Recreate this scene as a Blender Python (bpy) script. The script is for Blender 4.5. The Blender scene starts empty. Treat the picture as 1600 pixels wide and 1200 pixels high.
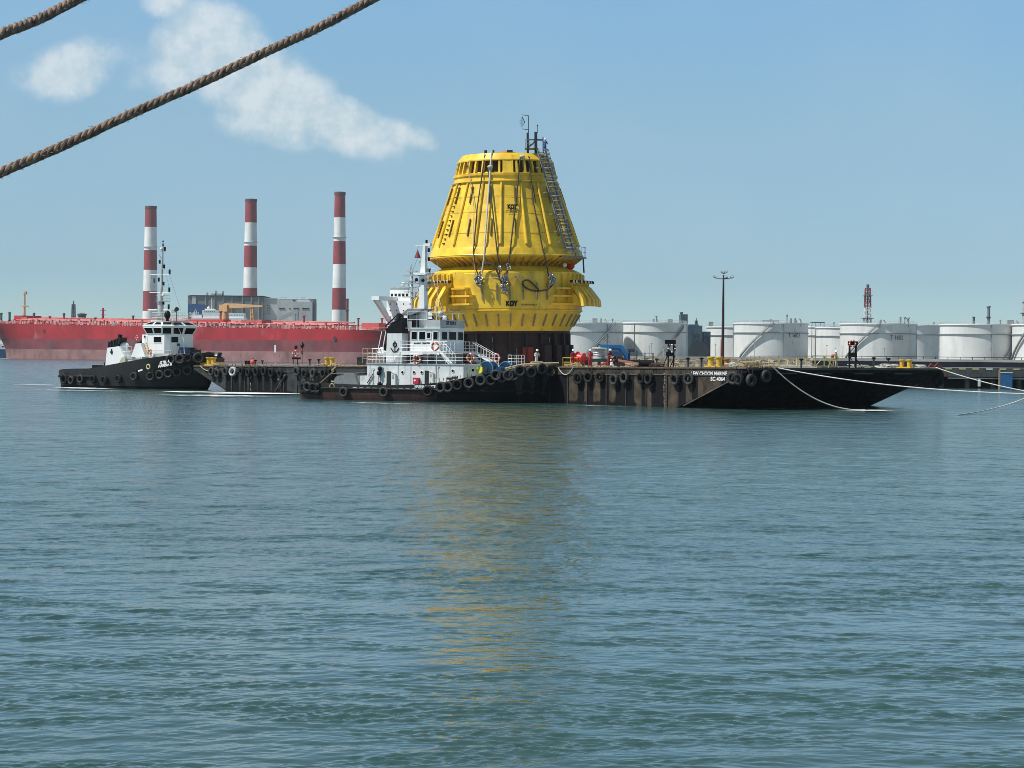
import bpy, math, random
import numpy as np
from mathutils import Matrix, Vector, Euler

scene = bpy.context.scene
COL = scene.collection
R = math.radians
random.seed(7)

# ------------------------------------------------------------------ camera
F = 3422.0                    # focal length in photo pixels (77 mm on a 36 mm frame)
CAM_H = 5.1
cam_data = bpy.data.cameras.new("camera")
cam_data.sensor_width = 36.0
cam_data.lens = F / 1600 * 36.0
cam_data.clip_start = 0.5
cam_data.clip_end = 12000
cam = bpy.data.objects.new("camera", cam_data)
COL.objects.link(cam)
CAM_M = Matrix.Translation((0, 0, CAM_H)) @ Matrix.Rotation(R(90 - 0.77), 4, 'X') @ Matrix.Rotation(R(0.55), 4, 'Z')
cam.matrix_world = CAM_M
scene.camera = cam

# ------------------------------------------------------------------ light
SUN_EL, SUN_AZ = 56.0, 253.0      # azimuth clockwise from +Y
world = bpy.data.worlds.new("World")
scene.world = world
world.use_nodes = True
wn, wl = world.node_tree.nodes, world.node_tree.links
wn.clear()


def wnode(t, **kw):
    n = wn.new(t)
    for k, v in kw.items():
        setattr(n, k, v)
    return n


def wmath(op, a, b=None, c=None, clamp=False):
    n = wn.new('ShaderNodeMath'); n.operation = op; n.use_clamp = clamp
    for i, v in enumerate((a, b, c)):
        if v is None: continue
        if isinstance(v, (int, float)): n.inputs[i].default_value = v
        else: wl.new(v, n.inputs[i])
    return n.outputs[0]


sky = wnode('ShaderNodeTexSky', sky_type='NISHITA', sun_disc=False)
sky.sun_elevation = R(SUN_EL)
sky.sun_rotation = R(SUN_AZ)
sky.altitude = 10
sky.air_density = 0.6
sky.dust_density = 0.0
sky.ozone_density = 2.0
SKY_STRENGTH = 0.122
# the humid tropical air tints the sky by height: grade of the Nishita sky with elevation (sine of elevation, colour)
SKY_GRADE = [(0.0, (.50, .59, .60)), (.035, (.51, .59, .61)), (.10, (.81, .87, .76)), (.16, (.95, 1.11, .99)), (.40, (1.42, 1.34, .92)), (1.0, (1.3, 1.2, .85))]
tint = wnode('ShaderNodeMix', data_type='RGBA', blend_type='MULTIPLY')
tint.inputs[0].default_value = 1.0
wl.new(sky.outputs[0], tint.inputs[6])
gtc = wnode('ShaderNodeTexCoord'); gsep = wnode('ShaderNodeSeparateXYZ'); wl.new(gtc.outputs['Generated'], gsep.inputs[0])
ramp = wnode('ShaderNodeValToRGB')
while len(ramp.color_ramp.elements) < len(SKY_GRADE): ramp.color_ramp.elements.new(.5)
for e_, (p_, c_) in zip(ramp.color_ramp.elements, SKY_GRADE): e_.position = p_; e_.color = (*[x / 1.5 for x in c_], 1)
wl.new(gsep.outputs[2], ramp.inputs[0])
rsc = wnode('ShaderNodeVectorMath', operation='SCALE'); rsc.inputs['Scale'].default_value = 1.5; wl.new(ramp.outputs[0], rsc.inputs[0])
wl.new(rsc.outputs[0], tint.inputs[7])

# cumulus placed by direction on the sky: a = east-west, b = height (both as tangents * 1000)
tc = wnode('ShaderNodeTexCoord')
sep = wnode('ShaderNodeSeparateXYZ'); wl.new(tc.outputs['Generated'], sep.inputs[0])
ys = wmath('MAXIMUM', sep.outputs[1], 0.05)
ca = wmath('MULTIPLY', wmath('DIVIDE', sep.outputs[0], ys), 1000.0)
cb = wmath('MULTIPLY', wmath('DIVIDE', sep.outputs[2], ys), 1000.0)
comb = wnode('ShaderNodeCombineXYZ'); wl.new(ca, comb.inputs[0]); wl.new(cb, comb.inputs[1])
nz = wnode('ShaderNodeTexNoise'); nz.inputs['Scale'].default_value = 0.042
nz.inputs['Detail'].default_value = 11; nz.inputs['Roughness'].default_value = 0.62
wl.new(comb.outputs[0], nz.inputs['Vector'])
nz2 = wnode('ShaderNodeTexNoise'); nz2.inputs['Scale'].default_value = 0.012
nz2.inputs['Detail'].default_value = 4
wl.new(comb.outputs[0], nz2.inputs['Vector'])


def px2ab(px, py):
    v = CAM_M.to_3x3() @ Vector(((px - 800) / F, -(py - 600) / F, -1))
    return v.x / v.y * 1000, v.z / v.y * 1000


def blob(px, py, rx, ry, rot, amp):
    a0, b0 = px2ab(px, py)
    k = 1000.0 / F
    rx, ry = rx * k, ry * k
    c, s = math.cos(R(rot)), math.sin(R(rot))
    da, db = wmath('SUBTRACT', ca, a0), wmath('SUBTRACT', cb, b0)
    u = wmath('DIVIDE', wmath('ADD', wmath('MULTIPLY', da, c), wmath('MULTIPLY', db, s)), rx)
    v = wmath('DIVIDE', wmath('SUBTRACT', wmath('MULTIPLY', db, c), wmath('MULTIPLY', da, s)), ry)
    d = wmath('ADD', wmath('MULTIPLY', u, u), wmath('MULTIPLY', v, v))
    return wmath('MULTIPLY', wmath('SUBTRACT', 1.0, d, clamp=True), amp)


blobs = [(300, 70, 80, 110, -35, 1.1), (355, 90, 90, 95, -20, 1.0), (430, 150, 135, 90, -25, 1.15), (520, 190, 150, 56, -22, 1.1),
         (610, 205, 100, 30, -14, .8), (385, 190, 70, 45, -10, .7), (262, 5, 40, 60, 70, .8),
         (105, 112, 110, 58, 12, .9), (150, 95, 65, 55, 0, .6), (235, 105, 120, 70, 0, .42), (985, 95, 80, 22, -10, .16)]
acc = None
for b in blobs:
    o = blob(*b)
    acc = o if acc is None else wmath('MAXIMUM', acc, o)
dens = wmath('ADD', acc, wmath('MULTIPLY', wmath('SUBTRACT', nz.outputs[0], 0.5), 1.25))
cm = wnode('ShaderNodeMapRange'); cm.interpolation_type = 'SMOOTHSTEP'
wl.new(dens, cm.inputs[0]); cm.inputs[1].default_value = 0.16; cm.inputs[2].default_value = 0.92
gate = wmath('MULTIPLY', acc, 3.0, clamp=True)
cmask = wmath('MULTIPLY', wmath('MULTIPLY', cm.outputs[0], gate), 0.74)
# thin veil of high cloud over the whole sky
veil = wmath('MULTIPLY', wmath('SUBTRACT', nz2.outputs[0], 0.42, clamp=True), 0.35)
shade = wnode('ShaderNodeMix', data_type='RGBA')
shade.inputs[6].default_value = (4.0, 4.9, 5.3, 1); shade.inputs[7].default_value = (5.6, 6.0, 6.1, 1)
off = wnode('ShaderNodeVectorMath', operation='ADD'); wl.new(comb.outputs[0], off.inputs[0]); off.inputs[1].default_value = (-3.5, 6.0, 0)
nz3 = wnode('ShaderNodeTexNoise'); nz3.inputs['Scale'].default_value = 0.042; nz3.inputs['Detail'].default_value = 11; nz3.inputs['Roughness'].default_value = .62
wl.new(off.outputs[0], nz3.inputs['Vector'])
sh = wnode('ShaderNodeMapRange'); wl.new(wmath('SUBTRACT', nz.outputs[0], nz3.outputs[0]), sh.inputs[0]); sh.inputs[1].default_value = -.12; sh.inputs[2].default_value = .08
wl.new(sh.outputs[0], shade.inputs[0])
mix = wnode('ShaderNodeMix', data_type='RGBA')
wl.new(tint.outputs[2], mix.inputs[6]); wl.new(shade.outputs[2], mix.inputs[7]); wl.new(cmask, mix.inputs[0])
mix2 = wnode('ShaderNodeMix', data_type='RGBA')
wl.new(mix.outputs[2], mix2.inputs[6]); mix2.inputs[7].default_value = (3.6, 4.5, 5.1, 1); wl.new(veil, mix2.inputs[0])
bg = wnode('ShaderNodeBackground'); bg.inputs['Strength'].default_value = SKY_STRENGTH
wl.new(mix2.outputs[2], bg.inputs['Color'])
wo = wnode('ShaderNodeOutputWorld'); wl.new(bg.outputs[0], wo.inputs[0])

sun_d = bpy.data.lights.new("sun", 'SUN')
sun_d.energy = 4.5
sun_d.angle = R(0.53)
sun_d.color = (1.0, 0.96, 0.89)
sun = bpy.data.objects.new("sun", sun_d)
COL.objects.link(sun)
SUNV = Vector((math.sin(R(SUN_AZ)) * math.cos(R(SUN_EL)), math.cos(R(SUN_AZ)) * math.cos(R(SUN_EL)), math.sin(R(SUN_EL))))
sun.rotation_euler = SUNV.to_track_quat('Z', 'Y').to_euler()

scene.view_settings.view_transform = 'Standard'
scene.view_settings.look = 'None'
scene.view_settings.exposure = 0.2
scene.view_settings.gamma = 1.0
scene.view_settings.use_curve_mapping = False
scene.cycles.volume_bounces = 0
scene.cycles.max_bounces = 6
scene.cycles.use_denoising = True
scene.cycles.filter_width = 0.85

# ------------------------------------------------------------------ helpers: rays and frames


def ray(px, py):
    return CAM_M.to_3x3() @ Vector(((px - 800) / F, -(py - 600) / F, -1))


def at_depth(px, py, Y):
    d = ray(px, py)
    return Vector((0, 0, CAM_H)) + d * (Y / d.y)


def on_z(px, py, z):
    d = ray(px, py)
    return Vector((0, 0, CAM_H)) + d * ((z - CAM_H) / d.z)


class Frame:
    """local coordinates of a vessel; at() gives the local point of a line of sight on a plane x|y|z = value"""
    def __init__(self, M):
        self.M = M; self.I = M.inverted()

    def at(self, px, py, axis, val):
        o = self.I @ Vector((0, 0, CAM_H)); d = self.I.to_3x3() @ ray(px, py)
        i = 'xyz'.index(axis)
        return o + d * ((val - o[i]) / d[i])

    def w(self, *p):
        return self.M @ Vector(p)


# ------------------------------------------------------------------ helpers: materials
MATS = {}


def M(name, col, rough=0.55, metal=0.0, var=0.18, vs=0.6, streak=0.0, ss=1.2, rust=0.0, rustcol=(0.12, 0.045, 0.02), rs=0.8,
      bump=0.0, bs=8.0, spec=0.5, attr=None, attrcol=(0.008, 0.009, 0.012), coat=0.0):
    if name in MATS: return MATS[name]
    m = bpy.data.materials.new(name); m.use_nodes = True
    n, l = m.node_tree.nodes, m.node_tree.links
    p = n['Principled BSDF']
    p.inputs['Roughness'].default_value = rough; p.inputs['Metallic'].default_value = metal
    p.inputs['Specular IOR Level'].default_value = spec
    p.inputs['Coat Weight'].default_value = coat
    g = n.new('ShaderNodeNewGeometry')

    def noise(scale, vec=(1, 1, 1), detail=5, rough=0.6):
        mp = n.new('ShaderNodeMapping'); mp.inputs['Scale'].default_value = vec; l.new(g.outputs['Position'], mp.inputs[0])
        t = n.new('ShaderNodeTexNoise'); t.inputs['Scale'].default_value = scale; t.inputs['Detail'].default_value = detail
        t.inputs['Roughness'].default_value = rough; l.new(mp.outputs[0], t.inputs['Vector'])
        return t.outputs[0]

    def rng(v, a, b, c=0.0, d=1.0):
        r = n.new('ShaderNodeMapRange'); l.new(v, r.inputs[0])
        for i, x in enumerate((a, b, c, d)): r.inputs[1 + i].default_value = x
        return r.outputs[0]

    def mixc(f, a, b):
        x = n.new('ShaderNodeMix'); x.data_type = 'RGBA'
        l.new(f, x.inputs[0])
        for i, v in ((6, a), (7, b)):
            if isinstance(v, tuple): x.inputs[i].default_value = (*v[:3], 1)
            else: l.new(v, x.inputs[i])
        return x.outputs[2]
    c = mixc(rng(noise(vs), .35, .68), tuple(min(1, x * (1 + var * .5)) for x in col), tuple(x * (1 - var) for x in col))
    if streak:
        dk = tuple(x * 0.45 + 0.01 for x in col)
        c = mixc(rng(noise(ss, (1, 1, .12), 6), .5, .75, 0, streak), c, dk)
    if rust:
        c = mixc(rng(noise(rs, (1, 1, .45), 8, .7), .62 - rust * .25, .74 - rust * .2), c, rustcol)
    if attr:
        a = n.new('ShaderNodeAttribute'); a.attribute_name = attr
        edge = n.new('ShaderNodeMath'); edge.operation = 'MULTIPLY_ADD'
        l.new(a.outputs['Fac'], edge.inputs[0]); edge.inputs[1].default_value = 1.6
        s = n.new('ShaderNodeMath'); s.operation = 'SUBTRACT'; l.new(noise(1.6, (1, 1, .5), 6), s.inputs[0]); s.inputs[1].default_value = .95
        l.new(s.outputs[0], edge.inputs[2])
        c = mixc(rng(edge.outputs[0], 0, .5, 0, .93), c, attrcol)
    l.new(c, p.inputs['Base Color'])
    l.new(rng(noise(vs * 2.3), .3, .7, max(.02, rough - .1), min(1, rough + .12)), p.inputs['Roughness'])
    if bump:
        b = n.new('ShaderNodeBump'); b.inputs['Strength'].default_value = 1.0; b.inputs['Distance'].default_value = bump
        l.new(noise(bs, (1, 1, 1), 6), b.inputs['Height']); l.new(b.outputs[0], p.inputs['Normal'])
    MATS[name] = m
    return m


white = M('white_paint', (.80, .82, .82), .4, streak=.35, rust=.08, var=.1)
white_clean = M('white_paint_clean', (.84, .85, .84), .4, var=.06, streak=.15)
offwhite = M('weathered_white_paint', (.74, .76, .76), .5, streak=.4, rust=.18, var=.15)
grey = M('grey_paint', (.22, .24, .25), .5, streak=.3)
ltgrey = M('light_grey_paint', (.42, .44, .45), .5, streak=.3)
black = M('black_paint', (.008, .008, .009), .5, var=.3, streak=.2, spec=.2)
hull_black = M('hull_black_paint', (.005, .0055, .007), .5, var=.4, streak=.3, spec=.16, rust=.05, rustcol=(.045, .022, .014))
hull_grey = M('worn_dark_hull_paint', (.024, .027, .027), .6, spec=.35, var=.3, streak=.4, rust=.15, rustcol=(.06, .03, .018))
hull_rust = M('rusty_red_hull_paint', (.075, .027, .02), .75, var=.5, vs=1.2, streak=.6, rust=.5, rustcol=(.03, .022, .02), rs=2.0)
rubber = M('old_tyre_rubber', (.014, .014, .015), .65, spec=.25, var=.45, vs=4, bump=.01, bs=14)
rubber_worn = M('worn_tyre_rubber', (.036, .036, .036), .7, var=.5, vs=4, bump=.01, bs=14)
tyre_white = M('white_painted_tyre', (.5, .5, .47), .7, var=.4, vs=5)
glass = M('dark_window_glass', (.004, .006, .007), .14, var=.1, spec=.05)
yellow = M('yellow_structure_paint', (.86, .56, .042), .36, var=.24, vs=.5, streak=.6, ss=.9, rust=.14, rustcol=(.34, .19, .03), bump=.008, bs=1.2)
yellow_dk = M('yellow_underside_shade_and_seam', (.50, .32, .04), .6, var=.3, streak=.4)  # darker yellow puts the skirt's underside shade into colour; weld seams share it
yellow_trim = M('yellow_deck_paint', (.62, .40, .03), .5, var=.25, rust=.2)
deck_yellow = M('pale_yellow_deck_paint', (.58, .55, .25), .6, var=.25, rust=.1)
red = M('red_paint', (.50, .03, .03), .45, var=.2)
orange = M('orange_plastic', (.62, .10, .04), .5, var=.2)
navy = M('blue_machine_paint', (.015, .07, .17), .35, var=.3)
blue = M('bright_blue_paint', (.02, .17, .42), .4, var=.2)
steel = M('galvanised_steel', (.24, .25, .25), .5, metal=.3, var=.4, vs=3)
dark_steel = M('dark_steel', (.045, .047, .05), .5, metal=.2, var=.4, vs=3)
chain_steel = M('bright_chain_steel', (.38, .38, .37), .4, metal=.6, var=.5, vs=6)
rope_white = M('white_synthetic_rope', (.55, .54, .50), .8, var=.3, vs=6)
rope_tan = M('tan_rope', (.42, .33, .20), .85, var=.4, vs=6)
rope_dark = M('dark_sling_rope', (.06, .045, .03), .8, var=.4, vs=6)
maroon = M('maroon_primer', (.030, .014, .013), .7, var=.5, vs=.8, streak=.6, rust=.3, rustcol=(.02, .014, .013))
brown_side = M('weathered_brown_barge_side', (.085, .066, .048), .85, var=.5, vs=.9, streak=.8, ss=1.6, rust=.45, rustcol=(.028, .02, .016), rs=1.4, attr='rub', spec=.15, attrcol=(.004, .005, .008), bump=.02, bs=3)
grey_side = M('weathered_grey_barge_side', (.050, .055, .055), .85, var=.5, vs=.9, streak=.8, ss=1.6, rust=.3, rustcol=(.035, .026, .02), rs=1.4, attr='rub', spec=.15, attrcol=(.004, .005, .007), bump=.02, bs=3)
barge_black = M('near_black_barge_hull', (.005, .006, .008), .6, spec=.14, var=.5, streak=.4, rust=.12, rustcol=(.03, .02, .015))  # near-black colour of the hull and the bow end of the side
barge_deck = M('rusty_barge_deck', (.42, .36, .29), .85, var=.5, vs=.5, rust=.3, rustcol=(.2, .11, .06))
skin = M('skin', (.28, .15, .10), .6, var=.1)
cloth_red = M('red_coverall_cloth', (.38, .02, .035), .85, var=.25, vs=5)
cloth_white = M('white_coverall_cloth', (.60, .60, .58), .85, var=.15, vs=5)
cloth_blue = M('blue_coverall_cloth', (.04, .09, .30), .85, var=.2, vs=5)
boot = M('black_boot_leather', (.02, .02, .02), .6)
helmet_white = M('white_helmet_plastic', (.8, .8, .78), .3, var=.03)

# ------------------------------------------------------------------ helpers: geometry


class MB:
    def __init__(self):
        self.v = []; self.f = []; self.m = []; self.mi = 0

    def add(self, vs, fs):
        o = len(self.v)
        self.v.extend([tuple(p) for p in vs])
        for f in fs: self.f.append(tuple(i + o for i in f)); self.m.append(self.mi)
        return self

    def box(self, c, s, rz=0, rot=None):
        hx, hy, hz = s[0] / 2, s[1] / 2, s[2] / 2
        vs = [Vector((x, y, z)) for x in (-hx, hx) for y in (-hy, hy) for z in (-hz, hz)]
        if rz: rot = Matrix.Rotation(rz, 3, 'Z')
        if rot is not None: vs = [rot @ v for v in vs]
        c = Vector(c)
        return self.add([v + c for v in vs], [(0, 1, 3, 2), (4, 6, 7, 5), (0, 4, 5, 1), (2, 3, 7, 6), (0, 2, 6, 4), (1, 5, 7, 3)])

    def bb(self, x0, x1, y0, y1, z0, z1):
        return self.box(((x0 + x1) / 2, (y0 + y1) / 2, (z0 + z1) / 2), (abs(x1 - x0), abs(y1 - y0), abs(z1 - z0)))

    def beam(self, a, b, w, h=None, up=(0, 0, 1)):
        a, b = Vector(a), Vector(b); h = h or w
        d = (b - a); L = d.length
        if L < 1e-6: return self
        d.normalize(); up = Vector(up)
        if abs(d.dot(up)) > .99: up = Vector((1, 0, 0))
        s = d.cross(up).normalized(); u = s.cross(d)
        return self.box((a + b) / 2, (L, w, h), rot=Matrix((d, s, u)).transposed())

    def tube(self, path, r, n=8, cap=True):
        P = [Vector(p) for p in path]; rr = r if isinstance(r, (list, tuple)) else [r] * len(P)
        vs = []; up = None
        for i, p in enumerate(P):
            t = (P[min(i + 1, len(P) - 1)] - P[max(i - 1, 0)])
            t = t.normalized() if t.length > 1e-9 else Vector((0, 0, 1))
            if up is None: up = Vector((0, 0, 1)) if abs(t.z) < .9 else Vector((1, 0, 0))
            s = t.cross(up).normalized(); up = s.cross(t).normalized()
            for k in range(n):
                a = 2 * math.pi * k / n
                vs.append(p + (s * math.cos(a) + up * math.sin(a)) * rr[i])
        fs = [(i * n + k, i * n + (k + 1) % n, (i + 1) * n + (k + 1) % n, (i + 1) * n + k) for i in range(len(P) - 1) for k in range(n)]
        if cap: fs += [tuple(range(n))[::-1], tuple((len(P) - 1) * n + k for k in range(n))]
        return self.add(vs, fs)

    def cyl(self, a, b, r0, r1=None, n=16):
        return self.tube([a, b], [r0, r0 if r1 is None else r1], n)

    def lathe(self, prof, n=48, a0=0.0, a1=2 * math.pi, c=(0, 0, 0), closed=False):
        full = abs(a1 - a0 - 2 * math.pi) < 1e-6; m = n if full else n + 1; vs = []
        for r, z in prof:
            for k in range(m):
                a = a0 + (a1 - a0) * k / n
                vs.append((c[0] + r * math.sin(a), c[1] - r * math.cos(a), c[2] + z))
        fs = []; P = len(prof)
        for i in range(P if closed else P - 1):
            j = (i + 1) % P
            for k in range(n):
                k2 = (k + 1) % m if full else k + 1
                fs.append((i * m + k, i * m + k2, j * m + k2, j * m + k))
        return self.add(vs, fs)

    def prism(self, poly, o, u, v, t):
        o, u, v, t = Vector(o), Vector(u), Vector(v), Vector(t); n = len(poly)
        vs = [o + u * a + v * b for a, b in poly] + [o + u * a + v * b + t for a, b in poly]
        return self.add(vs, [tuple(range(n))[::-1], tuple(range(n, 2 * n))] + [(i, (i + 1) % n, n + (i + 1) % n, n + i) for i in range(n)])

    def torus(self, c, ax, Rr, r, n=20, m=8, a0=0, a1=2 * math.pi, sq=1.0):
        ax = Vector(ax).normalized(); u = ax.orthogonal().normalized(); w = ax.cross(u); c = Vector(c)
        full = abs(a1 - a0 - 2 * math.pi) < 1e-6; N = n if full else n + 1; vs = []
        for i in range(N):
            a = a0 + (a1 - a0) * i / n; d = u * math.cos(a) + w * math.sin(a)
            for k in range(m):
                b = 2 * math.pi * k / m
                vs.append(c + d * (Rr + r * math.cos(b)) + ax * (r * math.sin(b) * sq))
        fs = [(i * m + k, ((i + 1) % N) * m + k, ((i + 1) % N) * m + (k + 1) % m, i * m + (k + 1) % m) for i in range(N if full else N - 1) for k in range(m)]
        return self.add(vs, fs)

    def sphere(self, c, r, n=14, m=9, sc=(1, 1, 1), z0=-1.0):
        vs = []; c = Vector(c)
        t0 = math.asin(max(-1, z0))
        for i in range(m + 1):
            t = t0 + (math.pi / 2 - t0) * i / m
            for k in range(n):
                a = 2 * math.pi * k / n
                vs.append(c + Vector((math.cos(t) * math.cos(a) * sc[0], math.cos(t) * math.sin(a) * sc[1], math.sin(t) * sc[2])) * r)
        return self.add(vs, [(i * n + k, i * n + (k + 1) % n, (i + 1) * n + (k + 1) % n, (i + 1) * n + k) for i in range(m) for k in range(n)] + [tuple(range(n))[::-1]])

    def rail(self, path, h=1.0, sp=1.3, r=.025, rows=2, closed=False):
        P = [Vector(p) for p in path]
        if closed: P.append(P[0])
        for q in range(rows):
            z = h * (q + 1) / rows
            for a, b in zip(P[:-1], P[1:]):
                self.tube([a + Vector((0, 0, z)), b + Vector((0, 0, z))], r, 5, False)
        for a, b in zip(P[:-1], P[1:]):
            k = max(1, round((b - a).length / sp))
            for i in range(k + 1):
                p = a.lerp(b, i / k); self.tube([p, p + Vector((0, 0, h))], r, 5, False)
        return self

    def ladder(self, a, b, w, side, r=.03, step=.35):
        a, b, side = Vector(a), Vector(b), Vector(side).normalized() * (w / 2)
        self.tube([a - side, b - side], r, 5); self.tube([a + side, b + side], r, 5)
        k = int((b - a).length / step)
        for i in range(1, k):
            p = a.lerp(b, i / k); self.tube([p - side, p + side], r * .7, 4, False)
        return self


def mk(mb, name, mats, angle=35):
    me = bpy.data.meshes.new(name); me.from_pydata(mb.v, [], mb.f)
    for m in (mats if isinstance(mats, (list, tuple)) else [mats]): me.materials.append(m)
    if isinstance(mats, (list, tuple)): me.polygons.foreach_set('material_index', mb.m)
    import bmesh
    b = bmesh.new(); b.from_mesh(me); bmesh.ops.recalc_face_normals(b, faces=b.faces); b.to_mesh(me); b.free()
    me.polygons.foreach_set('use_smooth', [True] * len(me.polygons))
    me.set_sharp_from_angle(angle=R(angle))
    me.update()
    return me


def part(name, mb, mats, parent=None, kind=None, angle=35):
    me = mk(mb, name, mats, angle) if isinstance(mb, MB) else mb
    o = bpy.data.objects.new(name, me); COL.objects.link(o)
    if parent is not None: o.parent = parent
    if kind: o['kind'] = kind
    return o


def put(name, me, parent=None, mat=None):
    o = bpy.data.objects.new(name, me); COL.objects.link(o)
    if parent is not None: o.parent = parent
    if mat is not None: o.matrix_basis = mat
    return o


def tag(o, label, cat, group=None, kind=None):
    o['label'] = label; o['category'] = cat
    if group: o['group'] = group
    if kind: o['kind'] = kind
    return o


def thing(name, label, cat, Mx=None, group=None):
    o = bpy.data.objects.new(name, None); COL.objects.link(o); o.empty_display_size = .5
    if Mx is not None: o.matrix_world = Mx
    return tag(o, label, cat, group)


def copy_tree(o, parent=None):
    kids = [c for c in scene.objects if c.parent == o]
    c = o.copy(); COL.objects.link(c)
    if parent is not None: c.parent = parent
    for k in kids: copy_tree(k, c)
    return c


def T(*p): return Matrix.Translation(p)
def Rz(a): return Matrix.Rotation(a, 4, 'Z')


def basis(o, x, z):
    """matrix with local x along x, local z along z"""
    x = Vector(x).normalized(); z = Vector(z).normalized(); y = z.cross(x).normalized(); z = x.cross(y)
    m = Matrix((x, y, z)).transposed().to_4x4(); m.translation = Vector(o); return m


def lettering(txt, parent, o, xdir, updir, size, mat, bold=.02, width=None, name='lettering', shear=0):
    cu = bpy.data.curves.new(name, 'FONT'); cu.body = txt; cu.size = size; cu.offset = bold; cu.extrude = .004
    cu.align_x = 'LEFT'; cu.resolution_u = 3; cu.shear = shear; cu.materials.append(mat)
    ob = bpy.data.objects.new(name, cu); COL.objects.link(ob)
    dg = bpy.context.evaluated_depsgraph_get()
    me = bpy.data.meshes.new_from_object(ob.evaluated_get(dg)); bpy.data.objects.remove(ob)
    ob = bpy.data.objects.new(name, me); COL.objects.link(ob)
    if not me.materials: me.materials.append(mat)
    x = Vector(xdir).normalized(); y = Vector(updir).normalized(); z = x.cross(y)
    m = Matrix((x, y, z)).transposed().to_4x4(); m.translation = Vector(o) + z * .012
    if width:
        xs = [v.co.x for v in me.vertices]; w = max(xs) - min(xs)
        m = m @ Matrix.Diagonal((width / w, 1, 1, 1))
    if parent is not None: ob.parent = parent
    ob.matrix_basis = m
    return ob


def window(parent, o, xdir, w, h, up=(0, 0, 1), fm=None, fw=.06, name='window'):
    """frame with a pane; o = lower left corner seen from outside"""
    x = Vector(xdir).normalized(); y = Vector(up).normalized(); n = x.cross(y); o = Vector(o)
    f = MB()
    t = n * .06
    f.prism([(0, 0), (w, 0), (w, fw), (0, fw)], o, x, y, t); f.prism([(0, h - fw), (w, h - fw), (w, h), (0, h)], o, x, y, t)
    f.prism([(0, fw), (fw, fw), (fw, h - fw), (0, h - fw)], o, x, y, t); f.prism([(w - fw, fw), (w, fw), (w, h - fw), (w - fw, h - fw)], o, x, y, t)
    fo = part(name, f, fm or white, parent)
    part('pane', MB().prism([(fw, fw), (w - fw, fw), (w - fw, h - fw), (fw, h - fw)], o, x, y, n * .02), glass, fo)
    return fo


def bezier(p0, p1, sag, n=16):
    p0, p1 = Vector(p0), Vector(p1)
    return [p0.lerp(p1, i / n) - Vector((0, 0, 4 * sag * (i / n) * (1 - i / n))) for i in range(n + 1)]


def frame_matrix(loc, yaw, pitch=0.0):
    return Matrix.Translation(loc) @ Matrix.Rotation(yaw, 4, 'Z') @ Matrix.Rotation(pitch, 4, 'Y')


BARGE = Frame(frame_matrix((-37.0, 283.8, 0), math.atan2(-68.6, 55.1), -0.0082))
TUGA = Frame(frame_matrix((-9.6, 239.0, 0), R(-26)))
TUGB = Frame(frame_matrix((-52.3, 301.5, 0), R(-34)))
TANKER = Frame(frame_matrix((-308.5, 1342, 0), math.atan2(-162, 236)))
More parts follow.
